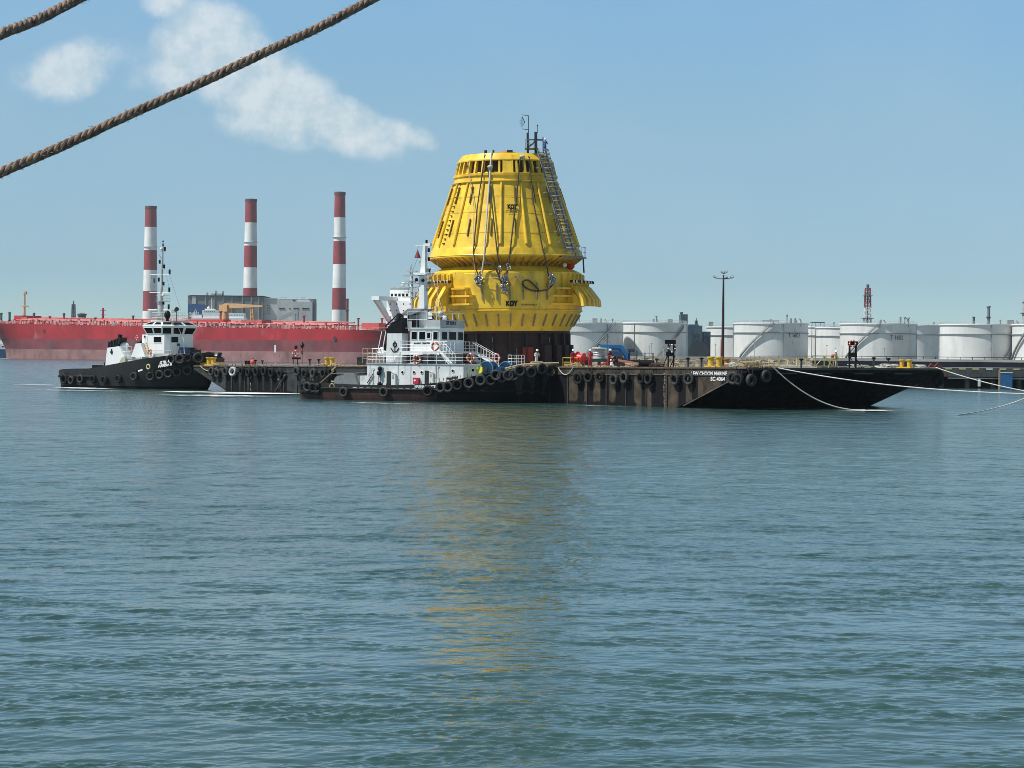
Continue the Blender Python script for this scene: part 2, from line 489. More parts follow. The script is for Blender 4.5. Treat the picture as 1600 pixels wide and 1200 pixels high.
# ------------------------------------------------------------------ water: one sheet, waves as geometry
def build_water():
    Y = np.concatenate([np.linspace(-420, -20, 12), np.linspace(0, 14, 8), np.linspace(17, 24.5, 60)])
    rows = np.linspace(1232, 566, 1180)                     # spacing follows what a viewer 5 m up resolves
    Yn = CAM_H * F / (rows - 554.0)
    Y = np.concatenate([Y, Yn[Yn > 24.6], np.array([1700, 2100, 2650])])
    t = np.concatenate([[-6, -2.5, -1.2, -.7, -.45], np.linspace(-.275, .275, 760), [.45, .7, 1.2, 2.5, 6]])
    TT, YY = np.meshgrid(t, Y)
    XX = TT * np.maximum(YY, 22.0)
    XX = np.clip(XX, -2700, 2700)
    dy = np.abs(np.gradient(Y))[:, None] * np.ones_like(TT)
    dx = np.maximum(YY, 22) * (0.55 / 760)
    rng = np.random.RandomState(4)
    lost = np.zeros_like(XX)

    def patches(lams, spread, c0, c1, pw):
        e = np.zeros_like(XX)
        for lam in lams:
            th = R(100) + rng.normal(0, spread); k = 2 * math.pi / lam; ph = rng.uniform(0, 6.28)
            e += np.sin(k * math.cos(th) * XX * .7 + k * math.sin(th) * YY + ph + 1.3 * np.sin(.37 * XX + .23 * YY + ph))
        return np.clip(e * c0 + c1, 0, 1.6) ** pw

    def band(lo, hi, n, main, spread, slope):
        nonlocal lost
        out = np.zeros_like(XX)
        for i in range(n):
            lam = lo * (hi / lo) ** ((i + rng.uniform(0, 1)) / n)
            th = R(main) + rng.normal(0, R(spread)); k = 2 * math.pi / lam
            kx, ky = k * math.cos(th), k * math.sin(th)
            need = np.maximum(np.abs(ky) * dy, np.abs(kx) * dx) / (2 * math.pi)   # cycles per cell
            fade = np.clip((0.42 - need) / .2, 0, 1); ph = rng.uniform(0, 6.28)
            p_ = kx * XX + ky * YY + ph + .7 * np.sin(.21 * XX + .13 * YY + ph) + .5 * np.sin(.9 * XX * math.cos(th + 1.5) + .9 * YY * math.sin(th + 1.5) + 2 * ph)
            out += slope / k * np.sin(p_ + .8 * np.sin(p_)) * fade                  # steep on the side facing the viewer
            lost += (1 - fade) * slope ** 2 * .6
        return out
    side = 1 / (1 + np.exp((TT + .02) * 16))                  # two crossing ripple trains, one stronger to the left
    eA = patches([1.1, 1.5, 2.1, 2.9, 4.0, 7, 13], .8, .42, .30, 1.7)
    eB = patches([1.0, 1.4, 2.0, 3.1, 4.4, 8, 15], .8, .42, .30, 1.7)
    eA = np.clip(eA, 0, 1.5); eB = np.clip(eB, 0, 1.5)
    Z = band(.17, .36, 32, 110, 30, .031) * (.26 + .72 * eA) * (.45 + .65 * side)
    Z += band(.17, .36, 32, 86, 30, .031) * (.26 + .72 * eB) * (1.1 - .65 * side)
    Z += band(.36, .80, 28, 112, 28, .024) * (.24 + .72 * eA) * (.45 + .65 * side)
    Z += band(.36, .80, 28, 85, 28, .024) * (.24 + .72 * eB) * (1.1 - .65 * side)
    Z += band(.8, 2.2, 22, 103, 28, .0085)
    Z += band(2.2, 8, 12, 95, 20, .004)
    lost *= (.55 + .6 * (eA * side + eB * (1 - side))) ** 2
    Z[(YY > 1500) | (YY < 14)] = 0
    Z = Z * np.clip((2600 - YY) / 100, 0, 1)
    nr, nc = XX.shape
    co = np.stack([XX, YY, Z], -1).reshape(-1, 3).astype(np.float32)
    idx = np.arange(nr * nc).reshape(nr, nc)
    q = np.stack([idx[:-1, :-1], idx[:-1, 1:], idx[1:, 1:], idx[1:, :-1]], -1).reshape(-1, 4)
    me = bpy.data.meshes.new('water')
    me.vertices.add(len(co)); me.vertices.foreach_set('co', co.ravel())
    me.loops.add(q.size); me.loops.foreach_set('vertex_index', q.ravel().astype(np.int32))
    me.polygons.add(len(q)); me.polygons.foreach_set('loop_start', np.arange(0, q.size, 4, dtype=np.int32))
    me.update(calc_edges=True)
    me.polygons.foreach_set('use_smooth', np.ones(len(q), bool))
    at = me.attributes.new('chop', 'FLOAT', 'POINT')
    at.data.foreach_set('value', np.sqrt(lost).ravel().astype(np.float32))
    m = bpy.data.materials.new('harbour_water'); m.use_nodes = True
    n, l = m.node_tree.nodes, m.node_tree.links; p = n['Principled BSDF']
    p.inputs['IOR'].default_value = 1.5
    g = n.new('ShaderNodeNewGeometry'); a = n.new('ShaderNodeAttribute'); a.attribute_name = 'chop'
    # silty green-blue body colour, slightly patchy
    nt = n.new('ShaderNodeTexNoise'); nt.inputs['Scale'].default_value = .02; nt.inputs['Detail'].default_value = 3
    l.new(g.outputs['Position'], nt.inputs['Vector'])
    mx = n.new('ShaderNodeMix'); mx.data_type = 'RGBA'; l.new(nt.outputs[0], mx.inputs[0])
    mx.inputs[6].default_value = (.026, .062, .058, 1); mx.inputs[7].default_value = (.034, .080, .075, 1)
    l.new(mx.outputs[2], p.inputs['Base Color'])
    r = n.new('ShaderNodeMapRange'); l.new(a.outputs['Fac'], r.inputs[0])
    r.inputs[1].default_value = 0; r.inputs[2].default_value = .16; r.inputs[3].default_value = .03; r.inputs[4].default_value = .13
    l.new(r.outputs[0], p.inputs['Roughness'])

    def noise(scale, vec, det):
        mp = n.new('ShaderNodeMapping'); mp.inputs['Scale'].default_value = vec; mp.inputs['Rotation'].default_value = (0, 0, R(7))
        l.new(g.outputs['Position'], mp.inputs[0])
        t = n.new('ShaderNodeTexNoise'); t.inputs['Scale'].default_value = scale; t.inputs['Detail'].default_value = det
        t.inputs['Roughness'].default_value = .55; l.new(mp.outputs[0], t.inputs['Vector']); return t.outputs[0]
    b1 = n.new('ShaderNodeBump'); b1.inputs['Distance'].default_value = .005; l.new(noise(5.5, (.9, 1, 1), 4), b1.inputs['Height'])
    mm = n.new('ShaderNodeMath'); mm.operation = 'MULTIPLY'; l.new(a.outputs['Fac'], mm.inputs[0]); mm.inputs[1].default_value = 1.0
    b2 = n.new('ShaderNodeBump'); l.new(mm.outputs[0], b2.inputs['Distance']); l.new(noise(.95, (.85, 1, 1), 6), b2.inputs['Height'])
    l.new(b1.outputs[0], b2.inputs['Normal'])
    m3 = n.new('ShaderNodeMath'); m3.operation = 'MULTIPLY'; l.new(a.outputs['Fac'], m3.inputs[0]); m3.inputs[1].default_value = 3.2
    b3 = n.new('ShaderNodeBump'); l.new(m3.outputs[0], b3.inputs['Distance']); l.new(noise(.42, (1, .5, 1), 4), b3.inputs['Height'])
    l.new(b2.outputs[0], b3.inputs['Normal']); l.new(b3.outputs[0], p.inputs['Normal'])
    me.materials.append(m)
    o = bpy.data.objects.new('water', me); COL.objects.link(o); o['kind'] = 'structure'
    o['label'] = 'rippled grey-green harbour water'


build_water()

# ------------------------------------------------------------------ haze
hb = MB().bb(-2900, 2900, -500, 2800, -1.0, 172)
hz = part('haze', hb, [], kind='stuff')
hm = bpy.data.materials.new('haze'); hm.use_nodes = True
hn, hl = hm.node_tree.nodes, hm.node_tree.links
hn.remove(hn['Principled BSDF'])
pv = hn.new('ShaderNodeVolumePrincipled'); pv.inputs['Color'].default_value = (.86, .93, 1.0, 1); pv.inputs['Density'].default_value = .00005
pv.inputs['Anisotropy'].default_value = .2
hl.new(pv.outputs[0], hn['Material Output'].inputs['Volume'])
hz.data.materials.append(hm)
hz['label'] = 'thin bluish harbour haze over the far shore'

# ------------------------------------------------------------------ far shore: land, power station, chimneys
soil = M('far_shore_ground', (.16, .15, .12), .9, var=.4, vs=.05)
concrete = M('pale_concrete', (.42, .41, .38), .8, var=.2, streak=.3, vs=.2)
conc_dark = M('dark_wharf_concrete', (.10, .10, .095), .85, var=.5, streak=.6, vs=.6, rust=.2, rustcol=(.05, .05, .045))
land = MB()
land.bb(-1500, -20, 1460, 2600, -.9, 3.6)
land.bb(9, 1500, 462, 2600, -.9, 4.85)
lo = part('far_shore_ground', land, soil, kind='structure')
lo['label'] = 'low flat industrial shore behind the ships'

chim_w = M('chimney_white_paint', (.82, .82, .80), .6, var=.12, streak=.45, vs=.1, ss=.25)
chim_r = M('chimney_red_paint', (.30, .045, .055), .65, var=.2, streak=.45, vs=.1, ss=.25)


def chimney(px0t, px1t, px0b, px1b, pyt, bands, Y, label):
    pt = at_depth((px0t + px1t) / 2, pyt, Y); pb = at_depth((px0b + px1b) / 2, 500, Y)
    s = F / Y; H = pt.z - 3.6; cx = pt.x
    rt, rb = (px1t - px0t) / 2 / s, (px1b - px0b) / 2 / s
    h_b = (at_depth(800, 500, Y).z - 3.6)
    rb2 = rb + (rb - rt) * .2
    t = thing('chimney', label, 'chimney', T(cx, Y, 3.6), 'striped power station chimneys')
    zs = [H] + [at_depth((px0t + px1t) / 2, y, Y).z - 3.6 for y in bands] + [0]
    rad = lambda z: rb2 + (rt - rb2) * min(1, z / H)
    for i in range(len(zs) - 1):
        z1, z0 = zs[i], max(0, zs[i + 1])
        part('red_band' if i % 2 == 0 else 'white_band', MB().lathe([(rad(z0), z0), (rad(z1), z1)], 40), chim_r if i % 2 == 0 else chim_w, t)
    part('top_ring', MB().lathe([(rt, H - 3.2), (rt + .35, H - 3), (rt + .35, H), (rt - 1.2, H), (rt - 1.2, H - 3)], 40), M('chimney_cap_soot', (.13, .07, .07), .8), t)
    part('walkway', MB().lathe([(rad(H * .72), H * .72), (rad(H * .72) + 1, H * .72), (rad(H * .72) + 1, H * .72 + .3), (rad(H * .72), H * .72 + .3)], 40), ltgrey, t)


chimney(227, 244.5, 222, 246, 322, [355, 391, 422, 455, 486], 2280, 'leftmost red and white striped chimney, rising behind the small tug mast')
chimney(383.5, 401, 378.5, 402, 311, [348, 384, 418, 450, 486], 2150, 'middle red and white striped chimney, behind the grey power station hall')
chimney(523, 539.5, 517.5, 540.5, 300, [340, 377, 413, 450, 484], 2050, 'tallest red and white striped chimney, nearest the yellow structure')

wall_grey = M('weathered_cladding', (.20, .215, .21), .8, var=.35, vs=.06, streak=.5, ss=.12)
wall_lt = M('pale_cladding', (.50, .52, .52), .7, var=.12, vs=.1, streak=.2, ss=.2)
Yp = 1950.0


def fb(mb, px0, px1, py0, py1, Y, depth=40, zb=None):
    a = at_depth(px0, py0, Y); b = at_depth(px1, py1, Y)
    z0 = b.z if zb is None else zb
    mb.bb(a.x, b.x, Y, Y + depth, z0, a.z); return a, b


t = thing('power_station_hall', 'grey clad power station hall with a blue panel on its left end', 'industrial building', T(at_depth(350, 500, Yp).x, Yp, 3.6))
inv = t.matrix_world.inverted()


def sub(mb):
    mb.v = [tuple(inv @ Vector(p)) for p in mb.v]; return mb


m = MB(); fb(m, 293.5, 411, 462.5, 505, Yp, 60, 3.6); part('wall', sub(m), wall_grey, t)
m = MB(); fb(m, 293, 411.5, 461, 462.6, Yp - 1, 62); part('parapet', sub(m), M('parapet_dark', (.09, .1, .1), .7), t)
m = MB(); fb(m, 293.6, 320, 475.5, 492, Yp - 1.5, 1.4); part('banner', sub(m), M('blue_banner', (.02, .09, .25), .6, var=.2), t)
m = MB(); m.torus(inv @ at_depth(300, 488, Yp - 2), (0, 1, 0), 4.0, .35, 24, 5, 0, math.pi); m.torus(inv @ at_depth(300, 488.4, Yp - 2), (0, 1, 0), 2.6, .3, 24, 5, 0, math.pi)
part('emblem', m, white_clean, t)
lettering('MARINE', t, inv @ at_depth(295, 491.5, Yp - 1.6), (1, 0, 0), (0, 0, 1), 3.0, white_clean, .05, 9)
m = MB()
for px in (321, 334, 348, 362, 378, 392, 404):
    fb(m, px, px + .8, 463, 500, Yp - .6, .5)
part('downpipe', sub(m), ltgrey, t)
m = MB(); fb(m, 300, 306, 462.9, 475, Yp - .5, .4); part('pale_panel', sub(m), wall_lt, t)
for px0, px1, pyt in ((330, 348, 458.5), (322.5, 324, 457), (347, 348.5, 455), (336, 338, 454)):
    m = MB(); fb(m, px0, px1, pyt, 462, Yp + 8, 6); part('roof_unit', sub(m), ltgrey, t)

t = thing('station_annex', 'pale grey station annex with small paired windows', 'industrial building', T(at_depth(422, 500, Yp + 5).x, Yp + 5, 3.6))
inv = t.matrix_world.inverted()
m = MB(); fb(m, 411.5, 433, 466.5, 505, Yp + 5, 45, 3.6); part('wall', sub(m), wall_lt, t)
m = MB(); fb(m, 411.5, 433.3, 465.8, 466.7, Yp + 4, 47); part('parapet', sub(m), ltgrey, t)
for px in (417.5, 420.5):
    for py in (477, 481, 485, 489):
        a = at_depth(px, py + 1.6, Yp + 4.9); window(t, inv @ a, (1, 0, 0), 1.0, 1.1, fm=ltgrey, fw=.12)
t = thing('turbine_building', 'white flat roofed block with dark louvre strips, right of the grey hall', 'industrial building', T(at_depth(460, 500, Yp).x, Yp, 3.6))
inv = t.matrix_world.inverted()
m = MB(); fb(m, 433, 457, 468, 505, Yp, 40, 3.6); part('wall', sub(m), wall_lt, t)
m = MB(); fb(m, 457, 487, 471, 505, Yp - 8, 48, 3.6); part('wall', sub(m), wall_lt, t)
m = MB(); fb(m, 434, 482, 466, 468, Yp + 2, 30); part('roof', sub(m), white, t)
m = MB(); fb(m, 484, 491, 467, 505, Yp + 3, 20, 3.6); part('stair_tower', sub(m), wall_grey, t)
for a0, a1, py in ((436, 445, 481), (452, 454, 481), (458.5, 467, 481), (472, 483, 481)):
    m = MB(); Yw = Yp - .3 if a0 < 456 else Yp - 8.3
    fb(m, a0, a1, py, py + 2, Yw, .25); part('louvre', sub(m), dark_steel, t)
for a0, a1 in ((437, 441), (444, 448), (462, 464), (470, 476)):
    m = MB(); fb(m, a0, a1, 464.5, 466, Yp + 8, 5); part('roof_unit', sub(m), ltgrey, t)
m = MB(); a = inv @ at_depth(436, 499, Yp - 20); b = inv @ at_depth(462, 487, Yp - 20); m.beam(a, b, 3, 3)
b2 = inv @ at_depth(466, 487, Yp - 20); m.beam(b, b2, 4, 4); m.beam(b, b - Vector((0, 0, 8)), 1, 1); m.beam(b2, b2 - Vector((0, 0, 9)), 1, 1)
part('conveyor', m, ltgrey, t)


def low_stack(px0, px1, pyt, Y, mat, label, name='stack', cat='chimney stack', base=3.6, lattice=False):
    a = at_depth(px0, pyt, Y); b = at_depth(px1, pyt, Y); cx = (a.x + b.x) / 2; r = (b.x - a.x) / 2
    t = thing(name, label, cat, T(cx, Y, base)); H = a.z - base
    if lattice:
        m = MB()
        for sx, sy in ((-1, -1), (1, -1), (1, 1), (-1, 1)): m.beam((sx * r * 1.2, sy * r * 1.2, 0), (sx * r * .7, sy * r * .7, H * .93), .5)
        k = max(4, int(H / (2.2 * r)))
        for i in range(k):
            z0, z1 = H * .93 * i / k, H * .93 * (i + 1) / k
            f0, f1 = r * (1.2 - .5 * i / k), r * (1.2 - .5 * (i + 1) / k)
            for (ax, ay), (bx, by) in (((-1, -1), (1, -1)), ((1, -1), (1, 1)), ((1, 1), (-1, 1)), ((-1, 1), (-1, -1))):
                m.beam((ax * f0, ay * f0, z0), (bx * f1, by * f1, z1), .3); m.beam((ax * f1, ay * f1, z1), (bx * f1, by * f1, z1), .3)
        part('lattice_frame', m, mat, t); part('riser', MB().cyl((0, 0, 0), (0, 0, H), r * .35, r * .3, 10), mat, t)
    else:
        part('shaft', MB().lathe([(r, 0), (r * .92, H)], 16), mat, t)
        part('cap', MB().lathe([(r * .95, H - .1), (r * 1.25, H), (r * 1.25, H + r * .6), (r * .6, H + r * .6)], 16), mat, t)
        part('gallery', MB().lathe([(r, H * .8), (r * 1.5, H * .8), (r * 1.5, H * .8 + .5), (r, H * .8 + .5)], 16), dark_steel, t)
    return t


far_dark = M('far_dark_steel', (.09, .11, .12), .7, var=.3, vs=.2)
low_stack(540.5, 545, 468, 2100, M('maroon_stack', (.2, .06, .07), .7), 'short maroon stack tucked behind the tallest chimney', base=3.6)
low_stack(112, 118, 470, 1700, far_dark, 'dark flare tower above the red tanker deck', 'flare_tower', 'tower', lattice=True)
low_stack(0, 4, 490, 1650, far_dark, 'small dark stack at the far left edge of the shore')
low_stack(13, 17, 489, 1650, far_dark, 'small dark stack between the far left edge and the yellow mast')
low_stack(52, 55, 489.5, 1650, far_dark, 'small dark stack just right of the yellow foremast')
low_stack(98.5, 101.5, 490, 1650, far_dark, 'small dark stack left of the flare tower')
t = thing('storage_tank', 'dark squat tank with a railed roof right of the flare tower', 'storage tank', T(at_depth(128, 495, 1600).x, 1600, 3.6))
hh = at_depth(128, 488.5, 1600).z - 3.6
part('shell', MB().lathe([(3.0, 0), (3.0, hh - 2)], 20), far_dark, t); part('roof', MB().lathe([(3.0, hh - 2), (3.6, hh - 1.9), (3.6, hh - 1), (.1, hh)], 20), far_dark, t)

# white ship half hidden behind the tanker, in front of the grey hall
Ys = 1480.0
t = thing('white_ship', 'white ship superstructure showing above the red tanker deck', 'ship', T(at_depth(340, 500, Ys).x, Ys, 0)); inv = t.matrix_world.inverted()
m = MB(); fb(m, 298, 382, 496, 505, Ys, 16, -.5); part('hull', sub(m), white_clean, t)
m = MB(); fb(m, 300, 317, 491.5, 497, Ys + 1, 12); fb(m, 316, 338, 484.5, 497, Ys + 1, 12); fb(m, 338, 381, 489, 497, Ys + 1, 12); part('superstructure', sub(m), white_clean, t)
m = MB(); fb(m, 320, 335, 482.3, 484.6, Ys + 3, 8); part('bridge', sub(m), white, t)
for px in range(319, 336, 3):
    a = at_depth(px, 487.6, Ys + 1); window(t, inv @ a, (1, 0, 0), .9, .6, fm=white, fw=.1)
for px in range(341, 380, 4):
    a = at_depth(px, 493, Ys + 1); window(t, inv @ a, (1, 0, 0), 1.1, .7, fm=white, fw=.1)
m = MB(); m.sphere(inv @ at_depth(326, 481, Ys + 5), 1.0); part('radar_dome', m, white_clean, t)
m = MB(); a = inv @ at_depth(331, 484, Ys + 5); m.cyl(a, a + Vector((0, 0, 8)), .25); m.beam(a + Vector((-2, 0, 6)), a + Vector((2, 0, 6)), .25); part('mast', m, white, t)

# ------------------------------------------------------------------ red tanker
tk_red = M('tanker_red_paint', (.44, .022, .03), .5, var=.28, vs=.05, streak=.5, ss=.16, rust=.06, rustcol=(.42, .16, .15), rs=.05)
tk_mid = M('tanker_worn_boot_paint', (.22, .05, .06), .7, var=.4, vs=.06, streak=.4, ss=.1, rust=.4, rustcol=(.14, .085, .09), rs=.08)
tk_low = M('tanker_faded_boot_paint', (.32, .165, .16), .75, var=.4, vs=.08, streak=.6, ss=.15, rust=.3, rustcol=(.14, .075, .07), rs=.12)
tk_pink = M('tanker_deck_pink_red', (.52, .13, .12), .6, var=.4, vs=.2)
tk_deckred = M('tanker_deck_red', (.34, .04, .04), .6, var=.3, vs=.2)
TL = 330.0
tank_t = thing('oil_tanker', 'long red oil tanker with faded boot topping lying behind the barge', 'tanker', TANKER.M)


def tk_deck(x):
    z = 21.0 - .0125 * x
    if x < 30: z += 1.4 * (1 - max(x, -12) / 30) ** 2 * .6
    return z


def tk_hb(x, lvl):
    # half breadth; lvl 0 waterline .. 1 deck
    B = 29.0
    f0 = -10.0 * lvl ** 1.5                                   # raked stem
    L0 = 62 - 22 * lvl
    u = min(1, max(0, (x - f0) / L0))
    h = B * math.sin(u * math.pi / 2) ** (.62 + .1 * (1 - lvl))
    if x > 275:
        w = (x - 275) / 55; h *= 1 - (.75 - .45 * lvl) * w ** 2
    return max(h, .12)


xs = [-10, -9, -7, -4, -1, 2, 6, 11, 17, 24, 32, 42, 55] + list(range(75, 276, 25)) + [290, 305, 318, 330]
hull = MB()
lv = lambda x: [(-2.5, 0), (1.0, 0), (5.6, .12), (11.6, .45), (tk_deck(x), 1.0)]
for side in (-1, 1):
    rows = []
    for x in xs:
        rr = []
        for j, (z, l) in enumerate(lv(x)):
            f0 = -10.0 * l ** 1.5
            xx = max(x, f0 + .0)
            rr.append((xx, side * tk_hb(xx, l), z))
        rows.append(rr)
    o = len(hull.v)
    for r_ in rows: hull.v.extend(r_)
    for i in range(len(xs) - 1):
        for j in range(4):
            hull.f.append((o + i * 5 + j, o + (i + 1) * 5 + j, o + (i + 1) * 5 + j + 1, o + i * 5 + j + 1))
            hull.m.append([2, 2, 1, 0][j])
# transom and deck
z = lv(330); hb = [tk_hb(330, l) for _, l in z]
hull.mi = 0; hull.add([(330, -hb[j], z[j][0]) for j in range(5)] + [(330, hb[j], z[j][0]) for j in range(5)][::-1], [tuple(range(10))])
part('hull', hull, [tk_red, tk_mid, tk_low], tank_t, angle=50)
dk = MB(); L_ = [(max(x, -10), -tk_hb(x, 1) * .995, tk_deck(x) - .02) for x in xs]; R_ = [(p[0], -p[1], p[2]) for p in L_]
dk.add(L_ + R_, [(i, i + 1, len(xs) + i + 1, len(xs) + i) for i in range(len(xs) - 1)]); part('deck', dk, tk_deckred, tank_t)
m = MB()
for x in xs[5:-1]: pass
pth = [(x, -tk_hb(x, 1) + .4, tk_deck(x)) for x in xs[3:]]
m.rail(pth, 1.3, 6, .10, 2); part('deck_railing', m, tk_pink, tank_t)
m = MB()
for yy, zz, rr in ((-20, 2.2, .45), (-17, 2.6, .5), (-11, 3.0, .6), (-6, 3.2, .6), (0, 4.0, .5)):
    m.tube([(x, yy, tk_deck(x) + zz) for x in (28, 90, 160, 220, 270)], rr, 6)
part('deck_piping', m, tk_pink, tank_t)
m = MB(); rnd = random.Random(3)
for i in range(170):
    x = rnd.uniform(20, 280); y = rnd.choice((-24, -20, -15, -9, -3)) + rnd.uniform(-1.5, 1.5); h = rnd.uniform(.8, 3.6)
    m.bb(x - rnd.uniform(.2, 1.0), x + rnd.uniform(.2, 1.0), y - .4, y + .4, tk_deck(x), tk_deck(x) + h)
part('deck_fittings', m, [tk_pink], tank_t, kind='stuff')
m = MB()
for i in range(260):
    x = rnd.uniform(15, 285); y = rnd.choice((-27, -26, -22, -12)) + rnd.uniform(-1, 1); h = rnd.uniform(.5, 2.2); w_ = rnd.uniform(.15, .8)
    m.bb(x - w_, x + w_, y - .3, y + .3, tk_deck(x) + (0 if i % 3 else .8), tk_deck(x) + h + (0 if i % 3 else .6))
part('pale_deck_fittings', m, M('pink_deck_highlight', (.66, .42, .40), .6, var=.3), tank_t, kind='stuff')  # pale boxes carry the bright highlights of the deck clutter as colour
m = MB()
for i in range(46):
    x = 26 + i * 5.6
    m.bb(x - .12, x + .12, -21, -20.7, tk_deck(x), tk_deck(x) + 2.4); m.bb(x - .12, x + .12, -21, 0, tk_deck(x) + 2.2, tk_deck(x) + 2.5)
part('pipe_support', m, tk_deckred, tank_t, kind='stuff')


def tkx(px, py, y=-20): return TANKER.at(px, py, 'y', y)


def tk_box(name, px0, px1, pyt, mat, y0=-12, y1=-4, extra=0, zb=None):
    a, b = tkx(px0, pyt, y0), tkx(px1, pyt, y0)
    zb = tk_deck(a.x) if zb is None else zb
    return part(name, MB().bb(a.x, b.x, y0, y1, zb, a.z), mat, tank_t)


tan = M('tan_crane_paint', (.55, .38, .18), .5, var=.15)
# bow: windlass and foremast
tk_box('windlass', 22, 34, 493, tk_red, -10, 6); tk_box('winch_house', 33, 42, 495, tk_pink, -12, 8)
a = tkx(38.5, 456, 0); zb = tk_deck(a.x)
m = MB(); m.cyl((a.x, 0, zb), (a.x, 0, a.z), .75, .5, 8)
zz = tkx(38.5, 479, 0).z; m.bb(a.x - 2.6, a.x + 2.6, -1, 1, zz, zz + .5); zz2 = tkx(38.5, 460, 0).z; m.bb(a.x - 1.7, a.x + 1.7, -.7, .7, zz2, zz2 + .5)
m.beam((a.x - 2, 0, zb), (a.x - .4, 0, zz), .3); m.beam((a.x + 2, 0, zb), (a.x + .4, 0, zz), .3); m.bb(a.x + 1.0, a.x + 1.6, -.4, .4, zz2, zz2 + 1.8)
part('foremast', m, tan, tank_t)
a = tkx(161, 481, 0); zb = tk_deck(a.x)
m = MB(); m.cyl((a.x, 0, zb), (a.x, 0, a.z), .7, .5, 8); m.bb(a.x - 2, a.x + 2, -.5, .5, a.z - 1.6, a.z - 1.2); m.bb(a.x - 1.4, a.x + 1.6, -.5, .5, a.z - 4.4, a.z - 4); part('radar_post', m, tk_red, tank_t)
for px, pyt in ((53, 490), (100, 491), (78, 494), (149, 496), (208, 493), (475, 493), (345, 486), (560, 497), (597, 497)):
    a = tkx(px, pyt, -8); zb = tk_deck(a.x); part('vent_post', MB().cyl((a.x, -8, zb), (a.x, -8, a.z), .5, .5, 8).cyl((a.x, -8, a.z - .6), (a.x, -8, a.z), .9, .9, 8), tk_deckred, tank_t)
# midship hose crane, boom laid to the right
c0 = tkx(352, 476, 2); zb = tk_deck(c0.x); e = tkx(411, 479, 2)
m = MB(); m.cyl((c0.x, 2, zb), (c0.x, 2, c0.z - 1), 2.6, 1.6, 12); m.bb(c0.x - 3, c0.x + 3, 0, 4, c0.z - 4, c0.z); m.beam((c0.x - 6, 2, zb + 1), (c0.x - 1, 2, c0.z - 2), 1)
cr = part('crane_column', m, tan, tank_t)
m = MB(); m.prism([(c0.x - 4.5, c0.z - 2.2), (c0.x, c0.z + .7), (c0.x + 8, c0.z + .6), (e.x, e.z + .6), (e.x, e.z - .2), (c0.x, c0.z - 2.2)], (0, 1.2, 0), (1, 0, 0), (0, 0, 1), (0, 1.6, 0)); part('crane_boom', m, tan, tank_t)
r0 = tkx(394, 481, 2); m = MB(); m.beam((r0.x - 1.2, 2, tk_deck(r0.x)), (r0.x - .6, 2, r0.z), .6); m.beam((r0.x + 1.2, 2, tk_deck(r0.x)), (r0.x + .6, 2, r0.z), .6)
for k in range(4):
    za = tk_deck(r0.x) + k * 2.6; m.beam((r0.x - 1, 2, za), (r0.x + 1, 2, za + 2.4), .3)
part('boom_rest', m, tan, tank_t)
m = MB(); zc = tk_deck(c0.x)
for k in range(7): m.beam((c0.x - 20 + k * 6, -16, zc), (c0.x - 17 + k * 5.4, -12, zc + 4.2 - abs(k - 3) * .7), .7); m.bb(c0.x - 20 + k * 6, c0.x - 18 + k * 6, -14, -12, zc, zc + 2.6)
m.bb(c0.x - 14, c0.x + 14, -15, -9, zc + 2, zc + 4.4); part('manifold', m, M('tanker_bright_red', (.62, .06, .05), .5), tank_t)
tk_box('deck_store', 376, 409, 499.5, tk_pink, -20, -12)
a = tkx(340, 502, -22)
m = MB(); b = tkx(300, 503, -24.0); c2 = tkx(395, 505, -24)
m.bb(b.x, c2.x, -24.4, -23.8, tk_deck(b.x) + .6, tk_deck(b.x) + 1.6); part('side_walkway', m, dark_steel, tank_t)
# superstructure at the stern
zb = tk_deck(270)
s0 = tkx(604, 480, -16)
acc_ = MB(); top1 = tkx(604, 470, -16).z
acc_.bb(s0.x, s0.x + 30, -16, 16, zb, top1); part('accommodation_block', acc_, white_clean, tank_t)
w0 = tkx(610, 453.5, -14)
wh = MB(); wh.bb(s0.x + .5, s0.x + 14, -14, 14, top1, w0.z + 1.2); part('wheelhouse', wh, white_clean, tank_t)
wx = s0.x + .5
for k in range(12):
    y = -13.2 + k * 2.2; window(tank_t, (wx, y + 1.5, w0.z - 3.4), (0, -1, 0), 1.6, 1.7, fm=white, fw=.1)
for k in range(5):
    x = wx + .6 + k * 2.5; window(tank_t, (x, -14, w0.z - 3.4), (1, 0, 0), 1.8, 1.7, fm=white, fw=.1)
for lvz in (2.2, 5.6, 9):
    for k in range(8):
        window(tank_t, (s0.x, -13 + k * 3.4 + .8, top1 - lvz), (0, -1, 0), .8, .9, fm=white, fw=.08)
for lvz in (2.2, 5.6, 9):
    for k in range(6): window(tank_t, (s0.x + 2 + k * 4.4, -16, top1 - lvz), (1, 0, 0), .9, .9, fm=white, fw=.08)
part('bridge_roof', MB().bb(wx - .6, wx + 13, -14.6, 14.6, w0.z + 1.2, w0.z + 1.7), ltgrey, tank_t)
wing = tkx(577.5, 464, -30)
wz = tkx(590, 466, -20).z
m = MB(); m.bb(wx, wx + 5, -29.5, -14, wz - 1.2, wz + .8); m.bb(wx, wx + 5, 14, 29.5, wz - 1.2, wz + .8); part('bridge_wing', m, white_clean, tank_t)
m = MB()
for sg in (-1, 1):
    m.prism([(sg * 29, wz - 1.2), (sg * 15.5, zb + 3), (sg * 15.5, zb + 6), (sg * 24, wz - 1.2)], (wx + .4, 0, 0), (0, 1, 0), (0, 0, 1), (1.6, 0, 0))
part('wing_bracket', m, white_clean, tank_t)
part('red_deckhouse', MB().bb(s0.x - 12, s0.x - .5, -22, 10, zb, zb + 3.4), M('coral_red', (.62, .10, .09), .6), tank_t)
